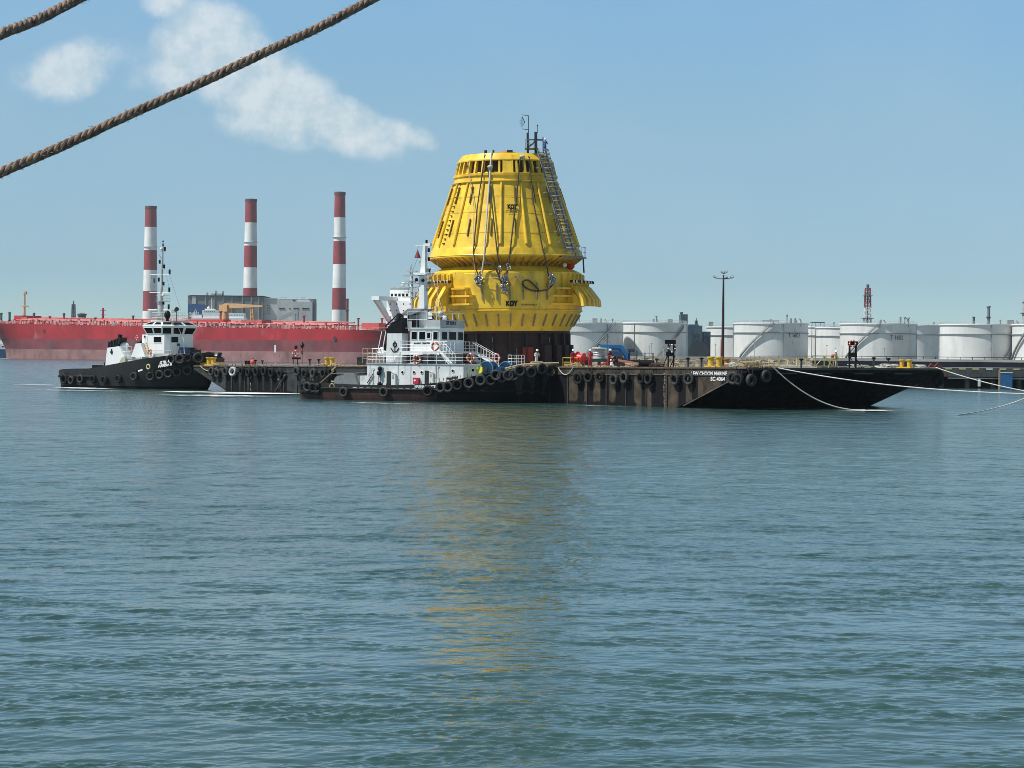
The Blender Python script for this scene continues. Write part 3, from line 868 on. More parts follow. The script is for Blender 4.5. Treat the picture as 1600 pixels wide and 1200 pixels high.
m = MB(); m.cyl((wx + 6, -3, w0.z + 1.7), (wx + 6, -3, w0.z + 9), .7, .4, 8); m.bb(wx + 5.4, wx + 6.6, -6, 0, w0.z + 4.5, w0.z + 5); part('radar_mast', m, white, tank_t)
part('radar_dome', MB().sphere((wx + 5, -9, w0.z + 3.2), 1.2), white_clean, tank_t)
part('funnel', MB().bb(s0.x + 34, s0.x + 44, -6, 6, zb, top1 + 5), white_clean, tank_t)
for xx_, zz_ in ((TANKER.at(70, 518, 'y', -28).x, 0), ): pass
# draught diamond marks and name on the side
for px, py in ((69.5, 518), (523, 529), (575, 0)):
    if py:
        p_ = TANKER.at(px, py, 'y', -29.02); m = MB(); m.prism([(0, 1.6), (1.1, 0), (0, -1.6), (-1.1, 0)], (p_.x, -29.06, p_.z), (1, 0, 0), (0, 0, 1), (0, .05, 0)); part('hull_mark', m, dark_steel, tank_t)
m = MB(); p_ = TANKER.at(430, 545, 'y', -29.0); m.bb(p_.x - .5, p_.x + .5, -29.1, -29.02, p_.z - 2, p_.z + 2); part('draught_scale', m, white, tank_t)

# grey vessel and shore structure behind the tanker bow at the far left
t = thing('moored_launch', 'dark blue launch with pale deckhouse behind the tanker bow, at the left edge', 'boat', T(at_depth(-4, 556, 1385).x, 1385, 0)); inv = t.matrix_world.inverted()
m = MB(); m.prism([(-12, -.4), (7, -.4), (9, 5.5), (-12, 5.0)], (0, 0, 0), (1, 0, 0), (0, 0, 1), (0, 9, 0)); part('hull', m, navy, t)
m = MB(); m.bb(-11, 5, 1, 8, 5.4, 9.0); m.bb(-9, 3, 2, 7, 9, 11.5); part('deckhouse', m, white, t)
for k in range(5): window(t, (-8 + k * 2.6, 1, 6.6), (1, 0, 0), 1.5, 1.0, fm=white, fw=.1)

# ------------------------------------------------------------------ right shore: tanks, plant, quay
tank_w = M('white_tank_shell', (.72, .73, .71), .42, var=.10, vs=.08, streak=.35, ss=.35, rust=.06, rustcol=(.40, .33, .26), rs=.25, bump=.02, bs=.3)
tank_seam = M('tank_girder_grey', (.26, .28, .29), .6)
GZ = 4.85


def storage_tank(pc, pr, pyt, label, Y=1070, name=None, stair=None, text=None, seam=None, far=False, roofbits=()):
    cx = at_depth(pc, 550, Y).x; r = pr / F * Y; H = at_depth(pc, pyt, Y).z - GZ
    cy = Y + r
    t = thing('storage_tank', label, 'storage tank', T(cx, cy, GZ), 'white oil storage tanks')
    part('shell', MB().lathe([(r, -.4), (r, H)], 96), tank_w, t)
    part('rim', MB().lathe([(r + .02, H - .6), (r + .5, H - .6), (r + .5, H), (r - .3, H), (r - .3, H - .6)], 96), white_clean, t)
    part('roof', MB().lathe([(r - .3, H - .3), (r * .5, H + .15), (.05, H + .35)], 64), tank_w, t)
    gz = H * .70
    part('wind_girder', MB().lathe([(r, gz), (r + .55, gz), (r + .55, gz + .35), (r, gz + .35)], 96), tank_seam, t)
    m = MB()
    k = 48
    for i in range(k):
        a = 2 * math.pi * i / k; p = Vector((r * math.sin(a), -r * math.cos(a), H)); m.tube([p, p + Vector((0, 0, 1.0))], .05, 4, False)
    m.torus((0, 0, H + 1.0), (0, 0, 1), r, .06, 96, 4); part('roof_railing', m, ltgrey, t)
    if stair:
        a0, a1 = stair; n = 26; m = MB()
        for i in range(n):
            f0, f1 = i / n, (i + 1) / n; b0, b1 = R(a0 + (a1 - a0) * f0), R(a0 + (a1 - a0) * f1)
            rr = r + .9
            p = Vector((rr * math.sin(b0), -rr * math.cos(b0), .3 + (H - .3) * f0)); q = Vector((rr * math.sin(b1), -rr * math.cos(b1), .3 + (H - .3) * f1))
            m.beam(p, q, 1.0, .45)
            m.beam(p + Vector((0, 0, 1)), q + Vector((0, 0, 1)), .12, .12); m.beam(p, p + Vector((0, 0, 1)), .1)
        part('spiral_stair', m, M('stair_grey', (.26, .28, .29), .6), t)
    if text:
        n_ = at_depth(text[1], text[2], Y); a = math.asin(max(-1, min(1, (n_.x - cx) / r)))
        lettering(text[0], t, (r * math.sin(a) * 1.0, -r * math.cos(a) - .5, n_.z - GZ), (math.cos(a), math.sin(a), 0), (0, 0, 1), 3.0, dark_steel, .03, 6.5)
    for s_ in (seam or ()):
        n_ = at_depth(s_, 540, Y); a = math.asin(max(-1, min(1, (n_.x - cx) / r)))
        part('downpipe', MB().cyl(((r + .25) * math.sin(a), -(r + .25) * math.cos(a), 0), ((r + .25) * math.sin(a), -(r + .25) * math.cos(a), H), .16, n=6), tank_seam, t)
    for (px, hgt, kind) in roofbits:
        x = at_depth(px, 500, Y).x - cx; m = MB(); y = -math.sqrt(max(0, r * r - x * x)) * .85
        if kind == 'box': m.bb(x - 1.2, x + 1.2, y, y + 2, H, H + hgt)
        elif kind == 'arch': m.torus((x, y, H), (0, 1, 0), hgt, .18, 16, 5, 0, math.pi); m.torus((x, y + 2, H), (0, 1, 0), hgt, .18, 16, 5, 0, math.pi); m.bb(x - .4, x + .4, y, y + 2, H, H + hgt * .8)
        else: m.cyl((x, y, H), (x, y, H + hgt), .3, n=8); m.cyl((x, y, H + hgt * .8), (x, y, H + hgt), .6, n=8)
        part('roof_fitting', m, tank_seam, t)
    return t


storage_tank(914, 61, 503.5, 'white storage tank directly right of the yellow structure base', stair=(0, 48), seam=(949, 992), roofbits=((905, 3, 'v'), (940, 2.5, 'arch'), (930, 2, 'box'), (958, 2, 'v')))
storage_tank(1026, 50, 503.5, 'white storage tank left of the dark building, stair falling to the right', Y=1090, stair=(2, 62), seam=(992,), roofbits=((1022, 2.2, 'arch'), (1026, 3.2, 'v'), (1048, 1.6, 'box')))
storage_tank(1158, 50, 510, 'white storage tank standing behind the tall dark light mast', Y=1180, seam=(), roofbits=((1114, 2.5, 'box'),))
storage_tank(1211, 58.5, 504, 'white storage tank marked T 1603', stair=(-58, -2), text=('T 1603', 1232, 527), seam=(1223.5, 1151), roofbits=((1231, 4, 'v'), (1238, 2.8, 'arch'), (1245, 3, 'arch'), (1205, 1.6, 'v')))
storage_tank(1290, 30, 510, 'narrow strip of white tank right behind the T 1603 tank', Y=1230, roofbits=())
storage_tank(1330, 48, 511, 'white tank between the T 1603 and T 1602 tanks, set back', Y=1180, roofbits=((1305, 2.5, 'v'), (1318, 2.2, 'arch')))
storage_tank(1381.5, 60, 505, 'white storage tank marked T 1602 under the striped lattice tower', stair=(-62, -6), text=('T 1602', 1391, 530.5), seam=(1440,), roofbits=((1378, 2.2, 'arch'), (1410, 4, 'arch'), (1417, 3.2, 'v'), (1424, 3, 'v')))
storage_tank(1433, 48, 507.5, 'white tank set back between the T 1602 tank and the large right tank', Y=1160, roofbits=((1462, 1.5, 'v'),))
storage_tank(1540, 59.5, 506, 'large bright white storage tank near the right edge', Y=1020, stair=(30, 78), seam=(1549,), roofbits=((1566, 2, 'v'), (1590, 2.6, 'arch'), (1584, 2, 'box')))
storage_tank(1655, 59, 506, 'white storage tank cut by the right edge of the view', Y=1000, stair=(-85, -40))

# dark plant building between the tanks
glassy = M('blue_grey_cladding', (.055, .095, .125), .5, var=.35, vs=.12)
t = thing('plant_building', 'dark blue-grey plant building between two white tanks', 'industrial building', T(at_depth(1092, 550, 1150).x, 1150, GZ)); inv = t.matrix_world.inverted()
m = MB(); fb(m, 1075, 1097, 508.5, 556, 1150, 30, GZ - .3); fb(m, 1097, 1110, 518, 556, 1152, 28, GZ - .3); part('wall', sub(m), glassy, t)
m = MB(); fb(m, 1064, 1074, 491, 556, 1200, 14, GZ - .3); part('boiler_tower', sub(m), glassy, t)
m = MB(); m.cyl(inv @ at_depth(1092, 549, 1147), inv @ at_depth(1092, 549, 1149.6), 5.2, n=32); part('round_grille', m, M('dark_grille', (.02, .035, .045), .6), t)
for px in (1081, 1087, 1100):
    for py in (520, 530, 540):
        m = MB(); fb(m, px, px + 3.5, py, py + 5, 1149.7, .2); part('panel', sub(m), M('dark_panel', (.03, .055, .075), .4), t)
m = MB(); fb(m, 1076, 1092, 506.8, 508.5, 1155, 10); part('roof_pipe', sub(m), blue, t)
low_stack(1086, 1090, 497, 1170, far_dark, 'thin grey vent stack on top of the dark plant building', 'vent_stack', 'vent stack', GZ, True)
t = low_stack(1062.5, 1067, 489, 1230, far_dark, 'dark column left of the plant building roof', 'process_column', 'process column', GZ)
t = low_stack(1519.5, 1523.5, 496, 1300, far_dark, 'short dark stack above the large right tank', base=GZ)
t = low_stack(1542, 1547.5, 480, 1300, M('stack_grey', (.2, .23, .25), .6), 'taller grey stack above the large right tank', base=GZ)
low_stack(1597, 1606, 472, 1250, ltgrey, 'pale steel column at the right edge, behind the tanks', 'process_column', 'process column', GZ)
# covered platform on the tank roofs
for (p0, p1, py, lab) in ((1191, 1216, 500.5, 'flat canopy on posts behind the T 1603 tank roof'), (1267, 1287.5, 503, 'flat canopy on posts between two white tanks')):
    Yc = 1215.0; a, b = at_depth(p0, py, Yc), at_depth(p1, py, Yc)
    t = thing('roof_canopy', lab, 'canopy', T((a.x + b.x) / 2, Yc, GZ)); w = (b.x - a.x) / 2; H = a.z - GZ
    part('canopy_roof', MB().bb(-w, w, -3, 3, H - .5, H), navy, t)
    for x in (-w + .3, -w / 3, w / 3, w - .3): part('post', MB().bb(x - .15, x + .15, -2.6, -2.3, 0, H - .5), dark_steel, t)
# red and white lattice tower
Yt = 1350.0; a = at_depth(1356, 447, Yt)
t = thing('lattice_tower', 'red and white lattice flare tower behind the T 1602 tank', 'lattice tower', T(a.x, Yt, GZ)); H = a.z - GZ
w_of = lambda z: 1.4 + 1.4 * (1 - z / H)
segs = [0, H * .2, H * .48, H * .70, H * .97]
for i in range(4):
    m = MB(); z0, z1 = segs[i], segs[i + 1]; k = 3
    for q in range(k):
        za, zc = z0 + (z1 - z0) * q / k, z0 + (z1 - z0) * (q + 1) / k; wa, wc = w_of(za), w_of(zc)
        cs = [(-1, -1), (1, -1), (1, 1), (-1, 1)]
        for c_ in range(4):
            (x1, y1), (x2, y2) = cs[c_], cs[(c_ + 1) % 4]
            m.beam((x1 * wa, y1 * wa, za), (x1 * wc, y1 * wc, zc), .45); m.beam((x1 * wa, y1 * wa, za), (x2 * wc, y2 * wc, zc), .25)
            m.beam((x2 * wa, y2 * wa, za), (x1 * wc, y1 * wc, zc), .25); m.beam((x1 * wc, y1 * wc, zc), (x2 * wc, y2 * wc, zc), .3)
    part('red_section' if i % 2 else 'white_section', m, chim_r if i % 2 else chim_w, t)
part('flare_riser', MB().cyl((0, 0, 0), (0, 0, H), .5, n=10).cyl((0, 0, H - 1), (0, 0, H + 1), .9, n=10), far_dark, t)
part('gallery', MB().bb(-3.3, 3.3, -3.3, 3.3, H * .55, H * .55 + .4), far_dark, t); part('gallery', MB().bb(-2.7, 2.7, -2.7, 2.7, H * .86, H * .86 + .4), far_dark, t)

# small poles in front of the tanks
for px, pyt, lb_ in ((1317, 541, 'thin pole just left of the bow lifebuoy stand'), (1305, 544, 'shorter thin pole above the davit at the gangway end'), (1292, 540, 'thin pole above the right half of the yellow gangway'), (1018, 537, 'taller of two close thin poles left of the lifebuoy stand'), (1015, 541, 'shorter of two close thin poles left of the lifebuoy stand'),
                    (1057, 540, 'thin pole just right of the black lifebuoy stand'), (1118, 538, 'thin pole just left of the tall light mast'), (1382, 545, 'thin pole in front of the T 1602 tank, above the bow vent posts'), (1467, 546, 'thin pole in front of the tank between T 1602 and the large right tank'), (1179, 533, 'thin pole at the foot of the T 1603 tank stair'), (1037, 541, 'thin pole directly left of the black lifebuoy stand'), (1548, 545, 'thin pole in front of the large bright tank at the right')):
    Yq = 700.0; a = at_depth(px, pyt, Yq)
    t = thing('yard_pole', lb_, 'pole', T(a.x, Yq, GZ), 'thin poles in front of the tanks'); h = a.z - GZ
    part('shaft', MB().cyl((0, 0, 0), (0, 0, h), .10, .07, 6), ltgrey, t); part('lamp_head', MB().bb(-.4, .4, -.2, .2, h, h + .15), ltgrey, t)

# rock revetment
rock = M('pale_revetment_rock', (.40, .34, .25), .9, var=.5, vs=.9, bump=.05, bs=2)
rnd = random.Random(11)
m = MB()
base = MB().add([(6, 430, -2), (78, 430, -2), (78, 463, 4.7), (6, 463, 4.7)], [(0, 1, 2, 3)])
part('revetment_bank', base, M('revetment_fill', (.2, .17, .13), .9), kind='structure')['label'] = 'earth bank under the rocks'


def stone(m, c, s):
    vs = []
    for x in (-1, 1):
        for y in (-1, 1):
            for z in (-1, 1):
                k = rnd.uniform(.7, 1.05)
                vs.append((c[0] + x * s * k * rnd.uniform(.8, 1.2), c[1] + y * s * k, c[2] + z * s * k * rnd.uniform(.5, .9)))
    a = rnd.uniform(0, 3)
    m.add(vs, [(0, 1, 3, 2), (4, 6, 7, 5), (0, 4, 5, 1), (2, 3, 7, 6), (0, 2, 6, 4), (1, 5, 7, 3)])


for i in range(3600):
    f = rnd.random(); x = rnd.uniform(8, 76); y = 434 + f * 27; z = -1.2 + f * 5.6
    stone(m, (x, y, z), rnd.uniform(.22, .62))
rv = part('revetment_rocks', m, rock, kind='stuff', angle=10); rv['label'] = 'heap of pale boulders forming the sloping sea wall'
cap = MB().bb(9, 80, 461, 466, 4.4, 5.05); t = part('seawall_kerb', cap, concrete); tag(t, 'long grey concrete kerb on top of the rock slope', 'sea wall')

# concrete quay at the right
Q = 380.0
x0 = at_depth(1284, 575, Q).x
t = thing('quay', 'dark concrete quay with dashed yellow and white edge at the right', 'quay', T(x0, Q, 0))
L = 130
part('quay_face', MB().bb(0, L, 0, 6, 2.0, 3.55), conc_dark, t)
part('quay_deck', MB().bb(0, L, 6.01, 60, 2.2, 3.6), concrete, t)
part('underside_shade_wall', MB().bb(0, L, 5, 6.5, -1.5, 2.1), black, t)  # black wall puts the dark void under the quay into colour
part('service_band', MB().bb(0, L, 12, 13, 3.6, 4.55), M('dark_blue_pipe_wall', (.012, .02, .04), .6, var=.4), t)
part('pipe_beam', MB().bb(0, L, 11.6, 14, 4.56, 5.0), concrete, t)
part('top_rail', MB().bb(0, L, 11.9, 12.1, 5.35, 5.45), dark_steel, t)
m = MB()
for i in range(60): m.bb(i * 2.2, i * 2.2 + .1, 11.95, 12.05, 5.0, 5.4)
part('rail_posts', m, dark_steel, t)
for i in range(34):
    xx = 5 + i * 2.35
    part('edge_dash', MB().bb(xx, xx + 1.15, -.03, .0, 3.25, 3.5), deck_yellow if (i // 1) % 5 else white, t)
for i in range(20): part('pile', MB().cyl((3 + i * 4.5, 1.2, -2), (3 + i * 4.5, 1.2, 2.0), .45, n=10), conc_dark, t)
pw = MB(); pw.cyl((22, .5, 1.75), (L, .5, 1.75), .12, n=8); part('lower_pipe', pw, white, t)
bf = at_depth(1561, 583, Q).x - x0; bf2 = at_depth(1579.5, 583, Q).x - x0
t2 = thing('quay_fender', 'blue fender panel hanging on the dark quay face', 'fender', T(x0 + (bf + bf2) / 2, Q - .9, 0)); w = (bf2 - bf) / 2
part('fender_panel', MB().bb(-w, w, -.35, 0, .05, 2.7), M('fender_blue', (.03, .14, .32), .5, var=.3), t2)
part('fender_post', MB().bb(-w - .25, -w - .03, -.3, .1, -.3, 3.2), rope_tan, t2)
part('fender_cap', MB().bb(-w, w, -.4, .1, 2.72, 2.9), white, t2); part('rubber_block', MB().bb(-w * .6, w * .6, 0, .9, .6, 2.3), rubber, t2)
tag(part('gauge_board', MB().bb(at_depth(1527.5, 595, Q).x, at_depth(1531.5, 595, Q).x, Q - .3, Q - .2, .35, 1.7), white), 'small white gauge board standing at the foot of the quay', 'gauge board')
# black-and-yellow wall stub where rock meets quay
# ------------------------------------------------------------------ the barge
BD = 3.30                                                    # deck height in barge coordinates
BW = 28.4
B = BARGE


def bu(px, v=0.0, py=575): return B.at(px, py, 'y', v).x


barge = thing('deck_barge', 'long dark flat deck barge with raked ends carrying the yellow structure', 'barge', B.M)
# tyre positions on the near side: (px, py of centre)
TY = [(905, 591.5), (921, 589.5), (939, 589.5), (961, 593), (977, 590), (1003, 591), (1015, 592), (1056, 592.5), (1077.5, 592),
      (1147, 591), (1156, 593), (1174, 594), (1197, 588),
      (332, 580.5), (341, 583), (354, 580.5), (365, 580.5), (378.5, 580), (389, 582), (402, 581), (414, 580), (425.5, 582.5), (439, 584),
      (465, 580), (477.5, 584), (491, 583), (507, 583.5), (519, 582)]
ty = []
for px, py in TY:
    p = B.at(px, py, 'y', -.2); ty.append((p.x, p.z))
rubpx = [(905, 6), (921, 5), (941, 8), (965, 9), (979, 9), (1004, 5), (1022, 13), (1062, 7), (1084, 5), (880, 4), (868, 7), (857, 6), (354, 5), (366, 6), (378, 6), (391, 6), (402, 6), (414, 6), (427, 6), (441, 6), (500, 8), (515, 7), (1128, 5)]
rubs = []
for px, w in rubpx:
    p = B.at(px, 600, 'y', 0); q = B.at(px + w, 600, 'y', 0); rubs.append((p.x + (q.x - p.x) * .5, (q.x - p.x)))
# near side plating as a fine grid so the fender rub marks can be stored on it
us = np.append(np.arange(-8.2, 95.0, .28), 95.0); zr = [-1.2, -.5, .02, .25, .5, .9, 1.4, 1.9, 2.3, 2.55, 2.75, 2.95, BD]
LB, LS = 7.0, 8.2                                              # bow and stern rake lengths


def rake_lo(u):      # lowest side point at u
    if u > 84.2: return -1.1 + (u - 84.2) / (88 + LB - 84.2) * (BD - .45 + 1.1)
    if u < 3.2: return -1.1 + (3.2 - u) / (LS + 3.2) * (BD - .5 + 1.1)
    return -1.2


m = MB(); rub = []
nz_ = len(zr)
for u in us:
    lo_ = rake_lo(u)
    for z in zr:
        zz = max(z, min(lo_, BD - .1)) if z < BD else BD
        m.v.append((u, 0, zz))
        r_ = 0
        for c, w in rubs:
            d = abs(u - c) / w
            if d < 1.0: r_ = max(r_, min(1, (1.0 - d) * 2.5))
        if z > 2.5: r_ *= .4
        if z + .0082 * u < .15: r_ = max(r_, .8)
        rub.append(r_)
for i in range(len(us) - 1):
    for j in range(nz_ - 1):
        m.f.append((i * nz_ + j, (i + 1) * nz_ + j, (i + 1) * nz_ + j + 1, i * nz_ + j + 1)); m.m.append(0)
me = bpy.data.meshes.new('side_plating'); me.from_pydata(m.v, [], m.f)
a_ = me.attributes.new('rub', 'FLOAT', 'POINT'); a_.data.foreach_set('value', rub)
me.materials.append(brown_side); me.materials.append(barge_black); me.materials.append(grey_side)
mi = [1 if m.v[f[0]][0] > 93.6 else (2 if m.v[f[0]][0] < 33 else 0) for f in m.f]
me.polygons.foreach_set('material_index', mi)
put('side_plating', me, barge)
hb_ = MB()
# main body inset 3 mm behind the near plating
prof = [(0, -1.2), (88, -1.2)]
u_kink = 88 + LB * (BD - .45) / (BD - .45)
poly = [(-LS * 1.0, BD - .5), (3.2, -1.1), (84.2, -1.1), (88 + LB, BD - .45), (88 + LB, BD), (-LS, BD)]
hb_.prism(poly, (0, .004, -.002), (1, 0, 0), (0, 0, 1), (0, BW, 0))
part('hull', hb_, barge_black, barge)
part('deck', MB().bb(-LS, 88 + LB, 0, BW, BD, BD + .02), barge_deck, barge)
m = MB(); m.beam((-LS, -.05, BD - .06), (88 + LB, -.05, BD - .06), .1, .14)
m.beam((88 + LB + .05, 0, BD - .1), (88 + LB + .05, BW, BD - .1), .12, .2); part('deck_edge', m, M('edge_rust', (.11, .08, .06), .8, var=.5, rust=.4), barge)
m = MB(); m.beam((0, -.05, 2.55), (93, -.05, 2.55), .08, .08); part('rubbing_strake', m, conc_dark, barge)
for u in np.arange(1.5, 85.5, 3.05):
    part('side_frame', MB().bb(u - .06, u + .06, -.10, 0, -.6, 2.5), M('frame_strip', (.045, .036, .03), .8, var=.5, rust=.4), barge)
m = MB(); m.beam((86.2, -.03, -.52), (88 + LB * .86, -.03, (BD - .45) - .14 * LB * (BD + .65) / (LB + 3.8)), .07, .07); part('rake_knuckle', m, M('worn_edge', (.2, .17, .14), .7, var=.5, rust=.3), barge)
# tread marks on the bow face
for v in (4, 9, 15, 21):
    part('bow_plate', MB().bb(88 + LB - .0, 88 + LB + .03, v, v + 2.8, BD - .62, BD - .5), dark_steel, barge)
# draught marks
for (px, y0, y1) in ((1036, 584, 637), (390, 590, 612)):
    k = 24 if px > 800 else 12
    for i in range(k):
        p = B.at(px + (1.3 if i < k * .3 else 0) + (i / k) * 1.2, y0 + (y1 - y0) * i / k, 'y', -.1)
        big = i % 5 == 0
        part('draught_mark', MB().bb(p.x - (.13 if big else .05), p.x + (.13 if big else .05), -.03, -.012, p.z - .035, p.z + .035), M('faded_mark_paint', (.30, .28, .20), .8), barge)
p = B.at(1079.5, 586.5, 'y', -.1); q = B.at(1135, 586.5, 'y', -.1)
lettering('LEW CHOON MARINE', barge, (p.x, -.02, p.z), (1, 0, 0), (0, 0, 1), .55, offwhite, .02, q.x - p.x)
p = B.at(1109.5, 595, 'y', -.1); q = B.at(1132, 595, 'y', -.1)
lettering('SC 4064', barge, (p.x, -.02, p.z), (1, 0, 0), (0, 0, 1), .55, offwhite, .02, q.x - p.x)


def tyre_mesh(Ro, w, name='tyre'):
    """ring lying in local XZ, axle along Y"""
    ri = Ro * .55
    prof = [(ri, -w * .30), (ri * 1.06, -w * .42), (Ro * .80, -w * .52), (Ro * .95, -w * .42), (Ro, -w * .22), (Ro, w * .22), (Ro * .95, w * .42), (Ro * .80, w * .52), (ri * 1.06, w * .42), (ri, w * .30), (ri * 1.10, 0)]
    mb = MB(); n = 28
    for r, y in prof:
        for k in range(n):
            a = 2 * math.pi * k / n; rr = r + (.012 if (k % 2 and r > Ro * .9) else 0)
            mb.v.append((rr * math.cos(a), y, rr * math.sin(a)))
    P = len(prof)
    for i in range(P):
        j = (i + 1) % P
        for k in range(n): mb.f.append((i * n + k, i * n + (k + 1) % n, j * n + (k + 1) % n, j * n + k)); mb.m.append(0)
    return mk(mb, name, rubber, 40)


tyre_me = {'n': tyre_mesh(.60, .42)}
tyre_me['w'] = tyre_me['n'].copy(); tyre_me['w'].materials[0] = rubber_worn
tyre_me['p'] = tyre_me['n'].copy(); tyre_me['p'].materials[0] = tyre_white
chain_me = mk(MB().tube([(-.26, .12, 1.0), (-.2, .02, .45), (0, -.0, .38), (.2, .02, .45), (.26, .12, 1.0)], .035, 5), 'hanging_chain', dark_steel)


def add_tyre(label, group, Mx, kind='n', sc=1.0, chain=True):
    t = bpy.data.objects.new('tyre', tyre_me[kind]); COL.objects.link(t)
    t.matrix_world = Mx @ Matrix.Diagonal((sc, sc, sc, 1)); tag(t, label, 'tyre', group)
    if chain: put('hanging_chain', chain_me, t)
    return t


ORD = ['first', 'second', 'third', 'fourth', 'fifth', 'sixth', 'seventh', 'eighth', 'ninth', 'tenth', 'eleventh', 'twelfth', 'thirteenth', 'fourteenth', 'fifteenth', 'sixteenth', 'seventeenth', 'eighteenth', 'nineteenth', 'twentieth', 'twenty-first', 'twenty-second', 'twenty-third']
rnd = random.Random(5)
right_ = sorted([i for i in range(len(TY)) if TY[i][0] > 800], key=lambda i: TY[i][0]); left_ = sorted([i for i in range(len(TY)) if TY[i][0] < 800], key=lambda i: TY[i][0])
for lst, where in ((right_, 'on the barge side right of the larger tug'), (left_, 'on the barge side between the two tugs')):
    for n_, i in enumerate(lst):
        u, z = ty[i]; kd = 'p' if abs(TY[i][0] - 365) < 2 else ('w' if rnd.random() < .5 else 'n')
        lab = f"{'white painted' if kd == 'p' else 'black'} tyre {where}, {ORD[n_]} from the left"
        if u > 88 + LB - .3:
            p = B.at(TY[i][0], TY[i][1], 'x', 88 + LB + .3); add_tyre(lab, 'tyre fenders along the barge side', B.M @ T(88 + LB + .28, p.y, p.z) @ Rz(R(90)), kd, 1.0); continue
        add_tyre(lab, 'tyre fenders along the barge side', B.M @ T(u, -.30, z) @ Rz(rnd.uniform(-.15, .25)) @ Matrix.Rotation(rnd.uniform(-.1, .1), 4, 'X'), kd, rnd.uniform(.93, 1.06))
# a big tyre at the far bow corner
p = B.at(1480, 590, 'x', 88 + LB + .3)
add_tyre('big black tyre hung at the far right bow corner of the barge', 'tyre fenders along the barge side', B.M @ T(88 + LB - .6, BW + .3, BD - 1.0) @ Rz(R(-25)), 'n', 1.35)


# ------------------------------------------------------------------ things on the barge deck
def deck_at(px, v):
    """world matrix on the deck at picture column px, v metres from the near edge; local -Y faces the near edge side, z up"""
    p = B.at(px, 575, 'y', v)
    return B.M @ T(p.x, v, BD + .02) @ Matrix.Rotation(.0082, 4, 'Y')


def wz(py, Mx):
    """height above the base of Mx for picture row py at its distance"""
    o = Mx.translation; px = 800 + F * o.x / o.y
    return at_depth(px, py, o.y).z - o.z


def cam_face(Mx):
    """same place, turned to face the viewer"""
    return T(*Mx.translation)


def bitts(px, v, label, s=1.0, mat=None):
    t = thing('mooring_bitts', label, 'bitts', deck_at(px, v) @ Matrix.Diagonal((s, s, s, 1)), 'mooring bitts on the barge deck')
    mt = mat or yellow_trim
    part('base_plate', MB().bb(-.95, .95, -.35, .35, 0, .12), mt, t)
    for x in (-.5, .5):
        part('post', MB().lathe([(.24, .1), (.24, .75), (.34, .8), (.34, .9), (.0, .92)], 16, c=(x, 0, 0)), mt, t)
    return t


bitts(1117, 1.2, 'yellow mooring bitts beside the foot of the light mast', 1.15)
bitts(1130, 2.6, 'rust streaked orange bitts at the foot of the light mast', .95, M('rusty_orange_bitt', (.45, .20, .05), .7, rust=.4))
bitts(515, 1.6, 'yellow mooring bitts on the barge deck above the small tug wake', 1.15)
bitts(1415, 26, 'yellow mooring bitts near the right bow end of the barge', 1.0)
bitts(330, .8, 'yellow mooring bitts at the left end of the barge deck', 1.2)


def rope_heap(px, v, label, mat, n=5, s=1.0, seed=0):
    rn = random.Random(seed); Mx = deck_at(px, v); m = MB()
    for k in range(n):
        c = (rn.uniform(-.6, .6) * s, rn.uniform(-.3, .3) * s); pts = []
        for i in range(19):
            a = i / 18 * 2 * math.pi * rn.uniform(.9, 1.1)
            rr = (.5 + rn.uniform(-.12, .12)) * s
            pts.append((c[0] + rr * 1.3 * math.cos(a), c[1] + rr * math.sin(a), .04 + k * .07 + rn.uniform(0, .03)))
        m.tube(pts, .045, 6)
    o = part('rope_coil', m, mat); o.matrix_world = Mx; tag(o, label, 'rope', 'loose ropes on the barge deck'); return o


rope_heap(1165, 1.5, 'untidy pale rope heap on the barge deck right of the light mast', rope_tan, 8, 1.3, 1)
rope_heap(1183, 2.6, 'flaked yellowish rope under the start of the yellow truss gangway', rope_tan, 6, 1.2, 2)
rope_heap(1148, .9, 'small pale rope coil right of the orange bitts', rope_white, 5, .9, 3)
rope_heap(529, 1.0, 'pale rope lying right of the yellow bitts above the wake', rope_tan, 5, 1.1, 4)
rope_heap(504, .8, 'thin tan rope coil left of the yellow bitts above the wake', rope_tan, 4, .8, 5)
rope_heap(1023, 1.2, 'low dark rope coil left of the lifebuoy stand', rope_dark, 5, .9, 6)
rope_heap(990, 1.6, 'tan rope heap behind the seventh tyre fender', rope_tan, 5, 1, 7)
rope_heap(892, .7, 'pale rope pile at the feet of the worker nearest the structure', rope_tan, 5, .9, 8)
rope_heap(1385, 23, 'white rope flaked along the bow deck edge', rope_white, 6, 1.4, 9)
rope_heap(1432, 27, 'white rope ends beside the bow bitts', rope_white, 5, 1.1, 10)
rope_heap(345, .5, 'tan rope draped near the yellow bitts at the left barge end', rope_tan, 5, 1.2, 12)
rope_heap(1340, 18, 'white rope coil by the dark bow stand', rope_white, 5, 1.2, 13)
for i, px in enumerate((362, 385, 412, 436, 458, 480, 545, 560)):
    m = MB(); pts = []
    p = B.at(px, 575, 'y', .25)
    for k in range(14): pts.append((p.x - 2.2 + k * .34, .25 + .12 * math.sin(k * 1.7 + i), BD + .07 + .04 * abs(math.sin(k * 1.1))))
    m.tube(pts, .05, 6); o = part('mooring_rope', m, rope_tan); o.matrix_world = B.M
    tag(o, f'tan rope lying along the barge deck edge, {ORD[i]} from the left', 'rope', 'ropes along the barge deck edge')

